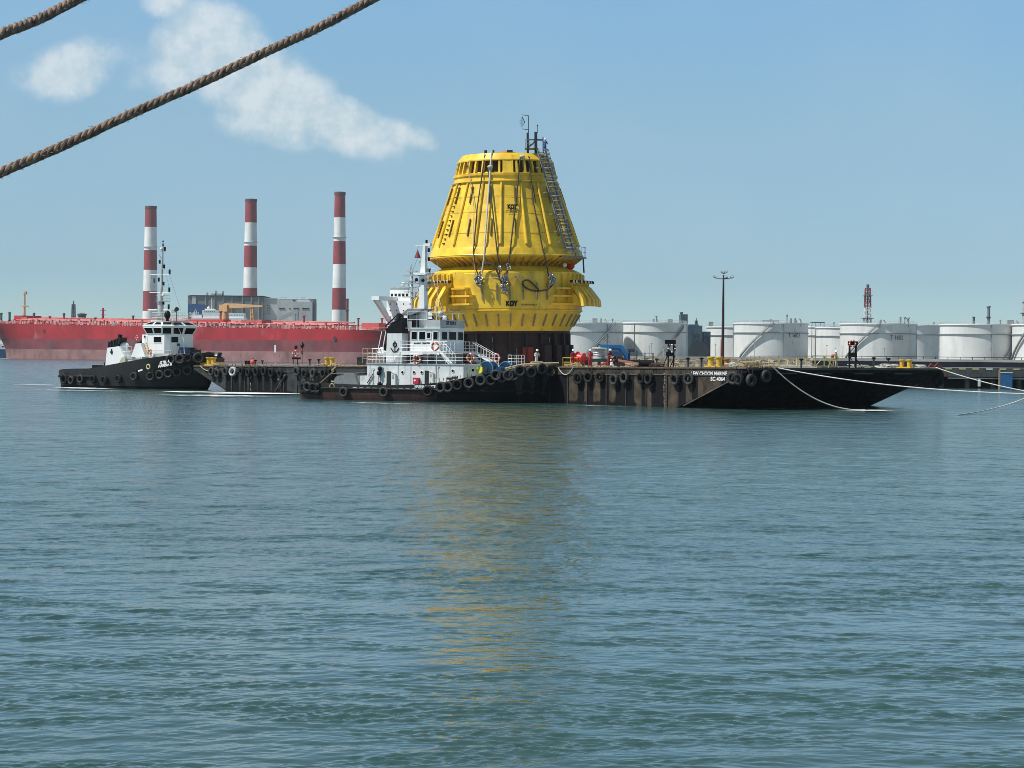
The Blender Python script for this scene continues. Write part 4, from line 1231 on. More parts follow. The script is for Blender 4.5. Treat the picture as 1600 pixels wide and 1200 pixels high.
# mushroom vents along the deck
vent = [(399, .6, 562), (410, 2, 563), (484, 1, 561), (498, 1, 561), (1075, 1.2, 558.5), (1096, 1.2, 558.5), (1252, 5, 560), (1365, 20, 558), (1388, 23, 559), (1026, 22, 560)]
for i, (px, v, py) in enumerate(vent):
    Mx = deck_at(px, v); h = wz(py, Mx)
    t = thing('deck_vent', f'dark mushroom vent post on the barge deck, {ORD[i]} of its kind from the left' if False else 'dark mushroom vent post', 'vent post', Mx, 'vent posts on the barge deck')
    part('pipe', MB().cyl((0, 0, 0), (0, 0, h * .8), .10, n=10), dark_steel, t); part('cowl', MB().lathe([(.12, h * .78), (.22, h * .82), (.22, h * .95), (.12, h), (.01, h)], 12), black, t)
VL = {399: 'dark vent post beside the red buoy', 410: 'dark vent post right of the red buoy', 484: 'left of two dark vent posts left of the yellow bitts', 498: 'right of two dark vent posts left of the yellow bitts',
      1075: 'dark vent post left of the bitts, first right of the lifebuoy stand', 1096: 'dark vent post nearest the light mast on its left', 1252: 'dark vent post in the yellow truss gangway', 1365: 'dark vent post right of the bow lifebuoy stand', 1388: 'rightmost dark vent post near the barge bow', 1026: 'dark vent post on the far deck edge left of the lifebuoy stand'}
for o, (px, v, py) in zip([o for o in scene.objects if o.name.startswith('deck_vent')], vent): o['label'] = VL[px]


def ring_mesh():
    a = MB(); a.torus((0, 0, 0), (0, 1, 0), .30, .075, 28, 8)
    return a


def lifebuoy(parent_M, label, s=1.0, cat='lifebuoy', mat=None):
    t = thing('lifebuoy', label, cat, parent_M @ Matrix.Diagonal((s, s, s, 1)), 'orange and white lifebuoys')
    part('ring', ring_mesh(), mat or M('faded_orange', (.50, .10, .06), .6), t)
    for a in (0.6, 2.2, 3.8, 5.3):
        part('white_band', MB().torus((0, 0, 0), (0, 1, 0), .30, .082, 4, 8, a, a + .35), white_clean, t)
    return t


# stands
def stand(px, v, pyt, label, kind):
    Mx = cam_face(deck_at(px, v)); h = wz(pyt, Mx)
    t = thing('equipment_stand', label, 'stand', Mx)
    w = .30
    if kind == 'light':
        part('board', MB().bb(-.55, .55, -.1, .1, h - .42, h), black, t)
        for x in (-.2, .33): part('leg', MB().bb(x - .07, x + .07, -.07, .07, 0, h - .42), black, t)
        part('box', MB().bb(-.42, .42, -.18, .18, h * .40, h * .40 + .45), black, t)
        m = MB(); m.beam((-.75, 0, 0), (-.3, 0, h * .40), .09); m.beam((0, 0, 0), (.5, 0, h * .42), .09); part('brace', m, black, t)
        lifebuoy(Mx @ T(.15, -.17, h * .68), 'dark lifebuoy on the black stand by the light mast', 1.15, mat=maroon)
    elif kind == 'bow':
        for x in (-.32, .32): part('leg', MB().bb(x - .09, x + .09, -.09, .09, 0, h - .2), black, t)
        part('head_plate', MB().bb(-.5, .5, -.1, .1, h - .5, h - .08), black, t); part('cross_plate', MB().bb(-.44, .44, -.12, .12, h * .38, h * .38 + .5), black, t)
        m = MB(); m.beam((.4, 0, h * .3), (.95, 0, 0), .10); m.beam((-.3, 0, h * .42), (.25, 0, .2), .07); part('brace', m, black, t)
        lifebuoy(Mx @ T(-.05, -.2, h - .32), 'red and white lifebuoy on the black stand at the barge bow', 1.0)
    else:
        part('leg', MB().bb(-.35, -.27, -.05, .05, 0, h * .55), black, t); part('leg', MB().bb(.18, .26, -.05, .05, 0, h * .4), black, t)
        part('table', MB().bb(-.45, .62, -.2, .2, h * .32, h * .42), black, t); part('cap', MB().bb(-.15, .2, -.15, .15, h * .84, h), black, t); part('post', MB().bb(-.04, .04, -.04, .04, h * .4, h * .9), black, t)
        lifebuoy(Mx @ T(0, -.2, h * .62), 'dark ringed lifebuoy on the stand at the barge stern half', 1.1)
    return t


stand(1047, 1.6, 531, 'tall black stand with a flat board and lifebuoy left of the light mast', 'light')
stand(1332, 17, 532, 'black two-legged stand with a lifebuoy near the barge bow', 'bow')
stand(462, 1.5, 540, 'small black stand with lifebuoy in front of the red tanker', 'small')
# day shape diamond on a pole
Mx = cam_face(deck_at(472, 1.8)); h = wz(534, Mx)
t = thing('day_shape', 'black diamond day shape on a thin pole against the red tanker', 'day shape', Mx)
part('pole', MB().cyl((0, 0, 0), (0, 0, h), .035, n=6), black, t)
dm = MB().lathe([(.0, h + .05), (.30, h - .45), (.0, h - .95)], 8); part('diamond', dm, black, t); part('lamp', MB().bb(-.1, .1, -.1, .1, h * .5, h * .62), dark_steel, t)

# light mast
Mx = cam_face(deck_at(1129, 7)); h = wz(424, Mx)
t = thing('light_mast', 'tall dark light mast with a ring of floodlights on the barge deck', 'light mast', Mx)
part('pole', MB().lathe([(.17, 0), (.13, h * .5), (.08, h * .96), (.0, h * .96)], 12), M('dark_maroon_pole', (.035, .015, .018), .5, var=.3), t)
part('base_flange', MB().lathe([(.35, 0), (.35, .12), (.18, .3)], 12), dark_steel, t)
zb_ = wz(435.5, Mx)
m = MB(); m.torus((0, 0, zb_), (0, 0, 1), .62, .035, 20, 6)
for a in range(4): m.beam((0, 0, zb_), (.62 * math.cos(a * 1.57 + .3), .62 * math.sin(a * 1.57 + .3), zb_), .05)
part('lamp_ring', m, dark_steel, t)
for (x, y, z) in ((-.85, -.1, zb_ + .18), (.85, -.1, zb_ + .18), (.15, -.5, zb_ + .15), (-.05, 0, h - .1), (.22, -.1, h - .05), (.25, .5, zb_ + .15)):
    lp = part('floodlight', MB().box((x, y, z), (.36, .28, .24), rot=Matrix.Rotation(.5 if x < 0 else -.5, 3, 'Y')), dark_steel, t)
    part('lamp_glass', MB().box((x, y - .15, z + .03), (.3, .04, .18), rot=Matrix.Rotation(.5 if x < 0 else -.5, 3, 'Y')), white_clean, lp)
Mx = cam_face(deck_at(1126, 6.4)); h = wz(530, Mx)
tag(part('antenna_pole', MB().cyl((0, 0, 0), (0, 0, h), .04, n=6), red), 'thin red pole close left of the light mast', 'pole').matrix_world = Mx

# yellow truss gangway lying along the deck
a = B.at(1168, 575, 'y', 3.4).x; b = B.at(1300, 575, 'y', 9).x
P0 = B.w(*B.at(1172, 575, 'y', 4.0)); P1 = B.w(*B.at(1302, 575, 'y', 14.0))
P0.z = 4.12; P1.z = 4.2; D = (P1 - P0); L = D.length; D.normalize()
t = thing('truss_gangway', 'pale yellow truss gangway lying on the barge deck', 'gangway', basis(P0, D, (0, 0, 1)))
ty_ = M('faded_yellow_truss', (.62, .52, .20), .6, var=.2)
H = 1.05; m = MB()
for y in (0, .9):
    for z in (.06, H): m.beam((0, y, z), (L, y, z), .07)
part('chords', m, ty_, t)
n = int(L / 1.1)
for i in range(n + 1):
    x = L * i / n
    part('strut', MB().beam((x, 0, 0), (x, 0, H), .06), ty_, t)
    if i > n * .55 and i < n: part('diagonal', MB().beam((x, 0, 0 if i % 2 else H), (L * (i + 1) / n, 0, H if i % 2 else 0), .06), ty_, t)
part('walkway', MB().bb(0, L, .03, .87, .02, .06), ty_, t)
# small machinery cluster at the right end of the gangway
Mx = cam_face(deck_at(1302, 12)); t = thing('davit', 'small pale davit frame at the right end of the yellow gangway', 'davit', Mx); h = wz(553, Mx)
m = MB(); m.beam((-.5, 0, 0), (-.1, 0, h), .08); m.beam((.5, 0, 0), (.1, 0, h), .08); m.beam((-.8, 0, h * .6), (.9, 0, h * .62), .07); m.beam((.1, 0, h), (.9, 0, h * .5), .05)
part('frame', m, ty_, t); part('float', MB().sphere((-.1, -.1, h * .85), .18), orange, t)

# boxes and buoy at the left end
def deck_box(px0, px1, pyt, v, mat, label, name='deck_box', cat='box'):
    Mx = cam_face(deck_at((px0 + px1) / 2, v)); w = (px1 - px0) / 2 / F * Mx.translation.y; h = wz(pyt, Mx)
    t = thing(name, label, cat, Mx); part('case', MB().bb(-w, w, -.4, .4, .0, h * .86), mat, t); part('lid', MB().bb(-w - .04, w + .04, -.44, .44, h * .86, h), mat, t)
    part('latch', MB().bb(-.06, .06, -.47, -.44, h * .6, h * .9), dark_steel, t)


deck_box(313, 335, 562, 2.5, yellow_trim, 'yellow equipment case at the left end of the barge')
deck_box(337, 350, 560, 3.2, M('dark_red_box', (.06, .02, .02), .7), 'dark red box right of the yellow case at the left barge end')
deck_box(383, 392, 563.5, 1.6, black, 'black box left of the red buoy')
deck_box(558, 572, 558, 5, dark_steel, 'dark machinery box on the barge just left of the larger tug funnel')
Mx = cam_face(deck_at(395.5, 1.0)); s_ = part('buoy', MB().sphere((0, 0, .42), .42), M('pinkish_red_buoy', (.55, .07, .08), .5)); s_.matrix_world = Mx
tag(s_, 'round pinkish red buoy on the barge deck edge', 'buoy'); part('eye', MB().torus((0, 0, .88), (0, 1, 0), .08, .03, 12, 6), dark_steel, s_)

# big grey winch on a skid, blue knuckle lift, red spool
Mx = cam_face(deck_at(936, 11)); t = thing('cable_reel', 'big ribbed grey cable reel on a dark skid behind the red workers', 'cable reel', Mx)
r0 = 11 / F * Mx.translation.y; zt, z0 = wz(544.5, Mx), wz(560.5, Mx)
part('drum', MB().lathe([(r0 * .92, z0)] + [(r0 * (.92 if k % 2 else .82), z0 + (zt - z0) * (k / 9)) for k in range(1, 9)] + [(r0, zt - .1), (r0 * 1.12, zt), (r0 * .9, zt + .12), (0.02, zt + .16)], 32), ltgrey, t)
m = MB(); m.bb(-r0 * 1.3, r0 * 1.3, -.9, .9, z0 - .35, z0); part('skid_top', m, dark_steel, t)
for x in (-1.05, 0, 1.05): part('skid_leg', MB().bb(x - .15, x + .15, -.8, .8, 0, z0 - .35), dark_steel, t)
part('motor', MB().cyl((r0 * .9, -.8, .35), (r0 * 1.5, -.8, .35), .33, n=16), dark_steel, t)
part('lifting_eye', MB().torus((0, 0, zt + .25), (0, 1, 0), .18, .05, 14, 6), black, t)

Mx = cam_face(deck_at(975, 11)); t = thing('boom_lift', 'blue articulated boom lift folded on the barge deck', 'boom lift', Mx); k_ = Mx.translation.y / F
X = lambda px: (px - 975) * k_
Zp = lambda py: wz(py, Mx)
part('turntable', MB().bb(X(952), X(972), -.9, .9, Zp(557), Zp(549)), navy, t)
part('chassis', MB().bb(X(950), X(976), -1, 1, Zp(567), Zp(559)), dark_steel, t)
for x in (X(954), X(971)):
    for y in (-1.0, .8): part('wheel', MB().cyl((x, y, .42), (x, y + .3, .42), .42, n=18), rubber, t)
m = MB(); m.beam((X(938), 0, Zp(541)), (X(971), 0, Zp(541.5)), .35, .35); part('upper_boom', m, blue, t)
m = MB(); m.prism([(X(967), Zp(541)), (X(973), Zp(540)), (X(984), Zp(557)), (X(985), Zp(566)), (X(979), Zp(566)), (X(974), Zp(556)), (X(967), Zp(549))], (0, -.3, 0), (1, 0, 0), (0, 0, 1), (0, .6, 0)); part('knuckle_arm', m, blue, t)
m = MB(); m.bb(X(952), X(968), -.5, .5, Zp(548), Zp(543.4)); part('lower_boom', m, navy, t)
m = MB(); m.rail([(X(983), -.6, Zp(560)), (X(995), -.6, Zp(560)), (X(995), .6, Zp(560)), (X(983), .6, Zp(560))], Zp(548) - Zp(560), .8, .03, 2, True); m.bb(X(983), X(995), -.6, .6, Zp(561), Zp(560)); part('work_basket', m, navy, t)
part('control_box', MB().bb(X(981), X(991), -.5, .0, Zp(550), Zp(545)), dark_steel, t)

Mx = cam_face(deck_at(906, 3.5)); k_ = Mx.translation.y / F
t = thing('hose_reel', 'tilted red hose reel beside the worker next to the structure', 'hose reel', Mx)
rot = Matrix.Rotation(R(58), 4, 'Z') @ Matrix.Rotation(R(12), 4, 'X')
o_ = part('drum', MB().cyl((0, -.35, 0), (0, .35, 0), .45, n=24), M('bright_red_paint', (.60, .02, .03), .45), t); o_.matrix_basis = T(0, 0, .95) @ rot
for y in (-.4, .4):
    o_ = part('flange', MB().cyl((0, y - .04, 0), (0, y + .04, 0), .62, n=28), M('bright_red_paint', (.6, .02, .03)), t); o_.matrix_basis = T(0, 0, .95) @ rot
part('cradle', MB().beam((-.7, 0, 0), (0, 0, .9), .12).beam((.7, 0, 0), (0, 0, .9), .12).bb(-.8, .8, -.3, .3, 0, .1), yellow_trim, t)
Mx = cam_face(deck_at(890, 2.2)); t = thing('yellow_frame', 'low yellow pipe frame at the foot of the structure', 'frame', Mx)
m = MB(); m.rail([(-.7, -.4, 0), (.9, -.4, 0), (.9, .5, 0), (-.7, .5, 0)], .95, .7, .05, 2, True); part('rails', m, yellow_trim, t); part('tray', MB().bb(-.7, .9, -.4, .5, .02, .2), yellow_trim, t)
Mx = cam_face(deck_at(965, 3.2)); t = thing('pipe_bundle', 'red oxide pipes propped across a round tank on the barge deck', 'pipes', Mx)
m = MB(); m.beam((-1.9, 0, .12), (-.2, 0, .75), .16); part('pipe', m, red, t); part('pipe', MB().beam((-.3, .1, .8), (3.2, .1, .25), .14), M('pink_pipe', (.55, .22, .18), .6), t); part('pipe', MB().beam((-.2, .3, .7), (2.6, .3, .15), .12), M('pink_pipe', (.55, .22, .18)), t)
part('round_tank', MB().cyl((.2, .5, .6), (.2, 1.5, .6), .6, n=24), dark_steel, t)
Mx = cam_face(deck_at(917, 4.5)); t = thing('hose_crate', 'dark crate with a pale bundle between two red workers', 'crate', Mx)
part('crate_body', MB().bb(-.5, .55, -.4, .4, 0, .75), dark_steel, t); part('bundle', MB().sphere((0, 0, 1.05), .35, sc=(1.3, 1, .8)), rope_tan, t); part('rail', MB().rail([(-.5, -.4, .75), (.55, -.4, .75)], .2, .5, .02, 1), dark_steel, t)
for i, (px, v, lab) in enumerate(((956, 6, 'low white drum behind the crouching worker'), (965, 8, 'second white drum under the blue boom'))):
    Mx = cam_face(deck_at(px, v)); t = thing('drum', lab, 'drum', Mx, 'white drums on the barge'); part('shell', MB().lathe([(.3, 0), (.3, .4), (.32, .42), (.3, .44), (.3, .8), (.27, .82), (.01, .82)], 18), white, t); part('cap', MB().cyl((.1, 0, .82), (.1, 0, .88), .05, n=8), black, t)
Mx = cam_face(deck_at(1003, 9)); t = thing('pipe_rack', 'dark railing rack right of the blue boom lift', 'rack', Mx); m = MB(); m.rail([(-1.4, 0, 0), (1.2, 0, 0), (1.2, .8, 0), (-1.4, .8, 0)], 1.5, .9, .035, 2, True); part('rails', m, dark_steel, t); part('pipe', MB().cyl((-1.3, .4, .6), (1.1, .4, .6), .14, n=10), black, t)
Mx = cam_face(deck_at(1010, 2)); t = thing('anchor_winch', 'low black winch on the deck left of the lifebuoy stand', 'winch', Mx); part('drum', MB().cyl((-.7, 0, .35), (.7, 0, .35), .26, n=16), black, t)
for x in (-.75, .75): part('flange', MB().cyl((x - .04, 0, .35), (x + .04, 0, .35), .36, n=18), black, t)
part('bed', MB().bb(-.95, .95, -.35, .35, 0, .1), black, t)
# clutter heap: timber dunnage and shackles strewn on deck
m = MB(); rnd = random.Random(21)
for i in range(140):
    px = rnd.choice([rnd.uniform(985, 1200), rnd.uniform(880, 985), rnd.uniform(340, 570)]); v = rnd.uniform(.3, 5); p = B.at(px, 575, 'y', v)
    a = rnd.uniform(0, 3.1); s_ = rnd.uniform(.12, .5)
    m.box((p.x, v, BD + .08), (s_, rnd.uniform(.05, .16), rnd.uniform(.06, .2)), rz=a)
o = part('deck_litter', m, rope_tan, kind='stuff'); o.matrix_world = B.M; o['label'] = 'scattered timber dunnage on the barge deck'

# ------------------------------------------------------------------ the yellow structure
CX, CY = -.76, 261.3
CB = B.w(40.2, 14.2, BD + .02).z
CM = T(CX + .1, CY, CB) @ Matrix.Rotation(R(-.9), 4, 'Y')
S = F / CY


def cz(py): return at_depth(790, py, CY).z - CB
def czf(py, r): return at_depth(790, py, CY - r).z - CB      # a ring of radius r read at its near edge


def ring_pt(r, az, z): a = R(az); return Vector((r * math.sin(a), -r * math.cos(a), z))


cone = thing('mooring_buoy', 'huge yellow cone shaped mooring buoy standing on the barge', 'mooring buoy', CM)
z_top, z_ch, z_w0, z_w1, z_c1, z_sk0, z_sk1, z_un, z_b0, z_b1, z_tp = (czf(*q) for q in ((238.5, 5.1), (248, 5.7), (250, 5.7), (271, 6.1), (284, 6.3), (385.5, 8.8), (399.5, 9.2), (412, 7.1), (424, 9.0), (484.5, 9), (517.5, 7.5)))
r_top, r_w, r_w1, r_c, r_s0, r_s1, r_un, r_b, r_tp = 5.15, 5.72, 6.1, 6.3, 8.80, 9.2, 7.1, 9.0, 7.55
part('top_deck', MB().lathe([(.01, z_top + .25), (3, z_top + .15), (r_top, z_top), (r_w + .05, z_ch), (r_w + .05, z_w0 - .0), (r_w - .35, z_w0), (r_w - .35, z_w0 + .2)], 96), yellow, cone)
part('inner_drum', MB().lathe([(r_w - 1.5, z_w0 + .2), (r_w1 - 1.5, z_w1)], 72), M('recess_shade_brown', (.16, .085, .03), .6), cone)  # drum coloured dark brown to carry the shade inside the window openings
pil_me = {}
NP = 36
wide = {4, 5, 16, 17, 28, 29}
for k in range(NP):
    az = k * 10 - 2 + 5; w = .22
    wd = .62 if k in (0, 9, 18, 27) else .13
    key = wd
    if key not in pil_me:
        q0, q1 = Vector((0, -(r_w1), z_w1)), Vector((0, -(r_w), z_w0))
        pil_me[key] = mk(MB().beam(q0 + Vector((0, .2, 0)), q1 + Vector((0, .2, 0)), key * 2 if key > .3 else .24, .4, up=(0, 1, 0)), 'window_pillar', yellow)
    put('window_pillar', pil_me[key], cone, Matrix.Rotation(R(az), 4, 'Z'))
    # round sill pads in the openings
    if 'pad' not in pil_me: pil_me['pad'] = mk(MB().sphere((0, -(r_w1 - .32), z_w1 + .02), .3, 10, 5, (1, .8, .9), 0), 'sill_pad', yellow)
    if k % 2 == 0 or k in (35, 33): put('sill_pad', pil_me['pad'], cone, Matrix.Rotation(R(az + 5), 4, 'Z'))
zc = z_w1
part('collar', MB().lathe([(r_w1 - .6, zc + .25), (r_w1 + .12, zc + .12), (r_w1 + .12, zc - .12), (r_w1 - .05, zc - .2), (r_w1 + .05, zc - .75), (r_c + .12, zc - .8), (r_c + .12, z_c1 + .12), (r_c - .05, z_c1)], 96), yellow, cone)
part('cone_shell', MB().lathe([(r_c - .1, z_c1), (r_s0 - .03, z_sk0)], 128), yellow, cone)
part('skirt', MB().lathe([(r_s0 - .1, z_sk0 + .02), (r_s0 + .06, z_sk0), (r_s1 + .04, z_sk1 + .18), (r_s1 + .06, z_sk1), (r_s1 - .1, z_sk1 - .05), (r_un, z_un)], 128), yellow, cone)
part('skirt_bead', MB().torus((0, 0, z_sk1 + .16), (0, 0, 1), r_s1 + .03, .07, 128, 6), yellow, cone)
part('neck', MB().lathe([(r_un + .05, z_un + .25), (r_un + .05, z_un - .1), (r_un + .4, z_un - .25), (r_b - .1, z_b0 + .05), (r_b, z_b0)], 96), yellow, cone)
part('lower_body', MB().lathe([(r_b, z_b0), (r_b, z_b1), (r_tp, z_tp), (r_tp - .4, z_tp)], 128), yellow, cone)
part('body_flange', MB().lathe([(r_b + .02, z_b1 + .08), (r_b + .1, z_b1 + .05), (r_b + .1, z_b1 - .05), (r_b + .02, z_b1 - .1)], 128), yellow, cone)
# raised band plates on the front of the body
a0, a1 = R(-32), R(42)
part('front_panel', MB().lathe([(r_b + .01, z_b0 - .15), (r_b + .07, z_b0 - .2), (r_b + .07, z_b1 + .25), (r_b + .01, z_b1 + .2)], 40, a0, a1), yellow, cone)
# cone stiffeners, bars, underside webs
sl = math.hypot(r_s0 - r_c, z_c1 - z_sk0)


def cone_r(z): return r_c + (r_s0 - r_c) * (z_c1 - z) / (z_c1 - z_sk0)


rib = MB(); zt, zb = z_c1 - .05, z_sk0 + .35
rib.tube([(0, -(cone_r(zt) + .03), zt), (0, -(cone_r(zb) + .08), zb)], [.13, .19], 10)
rib_me = mk(rib, 'cone_stiffener', yellow)
bar = {}
for nm, (pa, pb) in {'u': (296, 322), 'l': (347, 373)}.items():
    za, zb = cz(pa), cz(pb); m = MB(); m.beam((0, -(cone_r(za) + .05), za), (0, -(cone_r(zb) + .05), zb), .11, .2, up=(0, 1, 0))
    bar[nm] = mk(m, 'pull_bar', M('dark_olive_bar_paint', (.16, .11, .03), .7))  # pull bars in their own dark olive brown
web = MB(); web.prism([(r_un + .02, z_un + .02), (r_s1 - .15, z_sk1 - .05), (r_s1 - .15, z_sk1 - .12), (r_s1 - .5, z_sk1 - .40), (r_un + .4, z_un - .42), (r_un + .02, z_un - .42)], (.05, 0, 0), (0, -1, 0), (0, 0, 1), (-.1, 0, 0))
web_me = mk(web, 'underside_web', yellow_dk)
for k in range(18):
    az = -4 + 20 * k
    put('cone_stiffener', rib_me, cone, Matrix.Rotation(R(az), 4, 'Z'))
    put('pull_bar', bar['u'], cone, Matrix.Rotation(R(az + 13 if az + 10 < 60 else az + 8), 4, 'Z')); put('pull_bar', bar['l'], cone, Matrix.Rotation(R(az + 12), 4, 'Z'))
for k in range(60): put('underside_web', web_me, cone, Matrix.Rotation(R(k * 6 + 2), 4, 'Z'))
for zz_ in (cz(312), cz(336), cz(368.5)):
    part('weld_seam', MB().torus((0, 0, zz_), (0, 0, 1), cone_r(zz_) + .004, .018, 128, 4), yellow_dk, cone)
# rungs climbing the left
for k in range(14):
    z = cz(290) + (cz(383) - cz(290)) * k / 13; m = MB(); r = cone_r(z)
    m.beam(ring_pt(r + .06, -58.7, z), ring_pt(r + .06, -56.3, z), .16, .10)
    part('rung', m, dark_steel, cone)
# anodes on the taper and the body
an = MB(); zz0, zz1 = cz(493), cz(511); rt = lambda z: r_b + (r_tp - r_b) * (z_b1 - z) / (z_b1 - z_tp)
an.beam((0, -(rt(zz0) + .12), zz0), (0, -(rt(zz1) + .12), zz1), .14, .12, up=(0, 1, 0)); an.tube([(0, -rt(zz0), zz0), (0, -(rt(zz0) + .12), zz0 - .05)], .03, 5)
an_me = mk(an, 'anode', M('anode_metal', (.26, .23, .15), .6, var=.4, vs=3))
for k in range(34): put('anode', an_me, cone, Matrix.Rotation(R(-150 + k * 9.6), 4, 'Z'))
an2 = MB(); za, zb = cz(446), cz(471); an2.beam((0, -(r_b + .18), za), (0, -(r_b + .18), zb), .15, .12, up=(0, 1, 0)); an2.tube([(0, -r_b, za + .1), (0, -(r_b + .18), za), (0, -(r_b + .18), zb), (0, -r_b, zb - .1)], .025, 5)
an2_me = mk(an2, 'anode', MATS['anode_metal'])
for px in (754, 776, 796, 816, 837, 853): put('anode', an2_me, cone, Matrix.Rotation(math.asin((px - 790) / S / 9.2), 4, 'Z'))
# lugs on the neck
for k in range(20): part('neck_bracket', MB().beam(ring_pt(7.6, k * 18 + 4, z_un - .45), ring_pt(8.5, k * 18 + 8, z_un - .85), .12, .25), yellow, cone)


def az_of(px, r): return math.degrees(math.asin(max(-1, min(1, (px - 790) / S / r))))


# chain stopper banks, three of them round the body
def stopper_bank(az0, n=6, d=6.0):
    for k in range(n):
        az = az0 + (k - (n - 1) / 2) * d; Mr = Matrix.Rotation(R(az), 4, 'Z')
        if 'stop' not in pil_me:
            z0 = cz(429); z3 = cz(480); zm = cz(443); zl = cz(458)
            fin = MB(); fin.prism([(r_b - .1, z0), (r_b + .35, z0 - .2), (r_b + .35, zm - .3), (r_b + .9, zm), (r_b + .9, zm - .35), (r_b + .55, zl), (r_b + 2.0, z3 + .5), (r_b + 2.0, z3), (r_b - .1, z3 + .1)], (-.06, 0, 0), (0, -1, 0), (0, 0, 1), (.12, 0, 0))
            pil_me['stop'] = mk(fin, 'chain_stopper_fin', yellow)
            ch = MB(); ch.prism([(r_b + .9, zm - .5), (r_b + 1.15, zm - .6), (r_b + 2.25, zl - .9), (r_b + 2.35, z3 - .05), (r_b + 1.95, z3 - .05), (r_b + 1.9, zl - 1.0), (r_b + .9, zm - 1.0)], (-.28, 0, 0), (0, -1, 0), (0, 0, 1), (.56, 0, 0))
            pil_me['chute'] = mk(ch, 'chain_chute', yellow)
            hd = MB(); hd.cyl((0, -(r_b + .2), zm + .05), (0, -(r_b + 1.5), zm + .0), .15, n=10); pil_me['handle'] = mk(hd, 'handle', maroon)
            hw = MB(); hw.cyl((0, -(r_b + .75), zm + .022), (0, -(r_b + .98), zm + .015), .162, n=10).cyl((0, -(r_b + 1.2), zm + .01), (0, -(r_b + 1.4), zm + .005), .162, n=10); pil_me['stripe'] = mk(hw, 'white_stripe', white_clean)
        f = put('chain_stopper_fin', pil_me['stop'], cone, Mr); put('chain_chute', pil_me['chute'], f); h_ = put('handle', pil_me['handle'], f); put('white_stripe', pil_me['stripe'], f)
    for sgn in (-1, 1):
        az = az0 + sgn * ((n + 1) / 2 * d + 2.2)
        for q, pz in enumerate((cz(455), cz(466.5), cz(479))):
            wdt = 1.25 if q == 0 else 1.9
            m = MB(); m.prism([(-wdt, -.1), (wdt, -.1), (wdt, .35), (wdt - .3, .62), (-wdt + .3, .62), (-wdt, .35)], (0, -r_b, pz), (1, 0, 0), (0, -1, 0), (0, 0, .22))
            o = part('bracket_plate', m, yellow, cone); o.matrix_basis = Matrix.Rotation(R(az), 4, 'Z')
        m = MB(); m.bb(-1.0, -.9, -(r_b + .5), -(r_b - .1), cz(479), cz(455)); m.bb(.9, 1.0, -(r_b + .5), -(r_b - .1), cz(479), cz(455)); o = part('bracket_web', m, yellow, cone); o.matrix_basis = Matrix.Rotation(R(az), 4, 'Z')


stopper_bank(-62, 6, 7.0); stopper_bank(72, 7, 6.0); stopper_bank(185, 6)
for az0, n_ in ((-62, 7), (70, 8)):
    for k in range(n_): part('upper_web', MB().prism([(r_b, z_b0 - .15), (r_b + .32, z_b0 - .3), (r_b + .32, cz(458)), (r_b, cz(458))], (-.04, 0, 0), (0, -1, 0), (0, 0, 1), (.08, 0, 0)), yellow, cone).matrix_basis = Matrix.Rotation(R(az0 - 24 + k * 6.6), 4, 'Z')
# lettering
def curved_text(txt, px, py, width, size, r, tilt=0.0, mat=black, bold=.03):
    az = R(az_of(px + width * S / 2, r)); z = cz(py)
    xd = Vector((math.cos(az), math.sin(az), 0)); nrm = Vector((math.sin(az), -math.cos(az), 0)); up = (Vector((0, 0, 1)) - nrm * tilt).normalized()
    o = Vector((r * math.sin(az), -r * math.cos(az), z)) - xd * width / 2 + nrm * .05
    return lettering(txt, cone, o, xd, up, size, mat, bold, width)


zt_ = cz(333); curved_text('KOY', 793, 332.5, 1.2, .72, cone_r(zt_) + .05, .33, bold=.055)
curved_text('MOORING SYSTEMS', 791, 336.5, 1.6, .22, cone_r(cz(337)) + .05, .33, MATS['dark_olive_bar_paint'], .008)
curved_text('KOY', 790, 480.5, 1.38, .78, r_b + .10, 0, bold=.06)
curved_text('MOORING SYSTEMS AS', 812.5, 480, 1.9, .22, r_b + .12, 0, MATS['dark_olive_bar_paint'], .008)
# dark transport grillage underneath
part('grillage_ring', MB().lathe([(r_tp + .02, z_tp + .05), (r_tp + .02, z_tp - .25), (r_tp - .35, z_tp - .28), (r_tp - .35, .5), (r_tp + .1, .45), (r_tp + .1, 0)], 72), maroon, cone)
for k in range(24):
    az = k * 15 + 3; Mr = Matrix.Rotation(R(az), 4, 'Z')
    if 'gr' not in pil_me:
        pil_me['gr'] = mk(MB().bb(-.09, .09, -(r_tp + .12), -(r_tp - .3), 0, z_tp - .25), 'grillage_post', M('brown_black_steel', (.03, .018, .016), .7, var=.5))
    put('grillage_post', pil_me['gr'], cone, Mr)
for az in (37, 50, 62, 75): part('side_support', MB().bb(-.5, .5, -(r_tp + .55), -(r_tp - .1), 0, z_tp - 1.6), maroon, cone).matrix_basis = Matrix.Rotation(R(az), 4, 'Z')
for az, zz_, h_ in ((17, .6, 1.7), (22, .6, 1.7)): part('red_panel', MB().bb(-.32, .32, -(r_tp + .03), -(r_tp - .2), zz_, zz_ + h_), M('dark_red_panel', (.24, .02, .012), .6), cone).matrix_basis = Matrix.Rotation(R(az), 4, 'Z')
for az, zz_ in ((-12, 2.9), (9, 1.5), (27, 1.4), (41, 2.8), (47, 1.6), (55, 1.4)): part('bolt_bar', MB().bb(-.03, .03, -(r_tp + .16), -(r_tp + .1), zz_, zz_ + .6), steel, cone).matrix_basis = Matrix.Rotation(R(az), 4, 'Z')
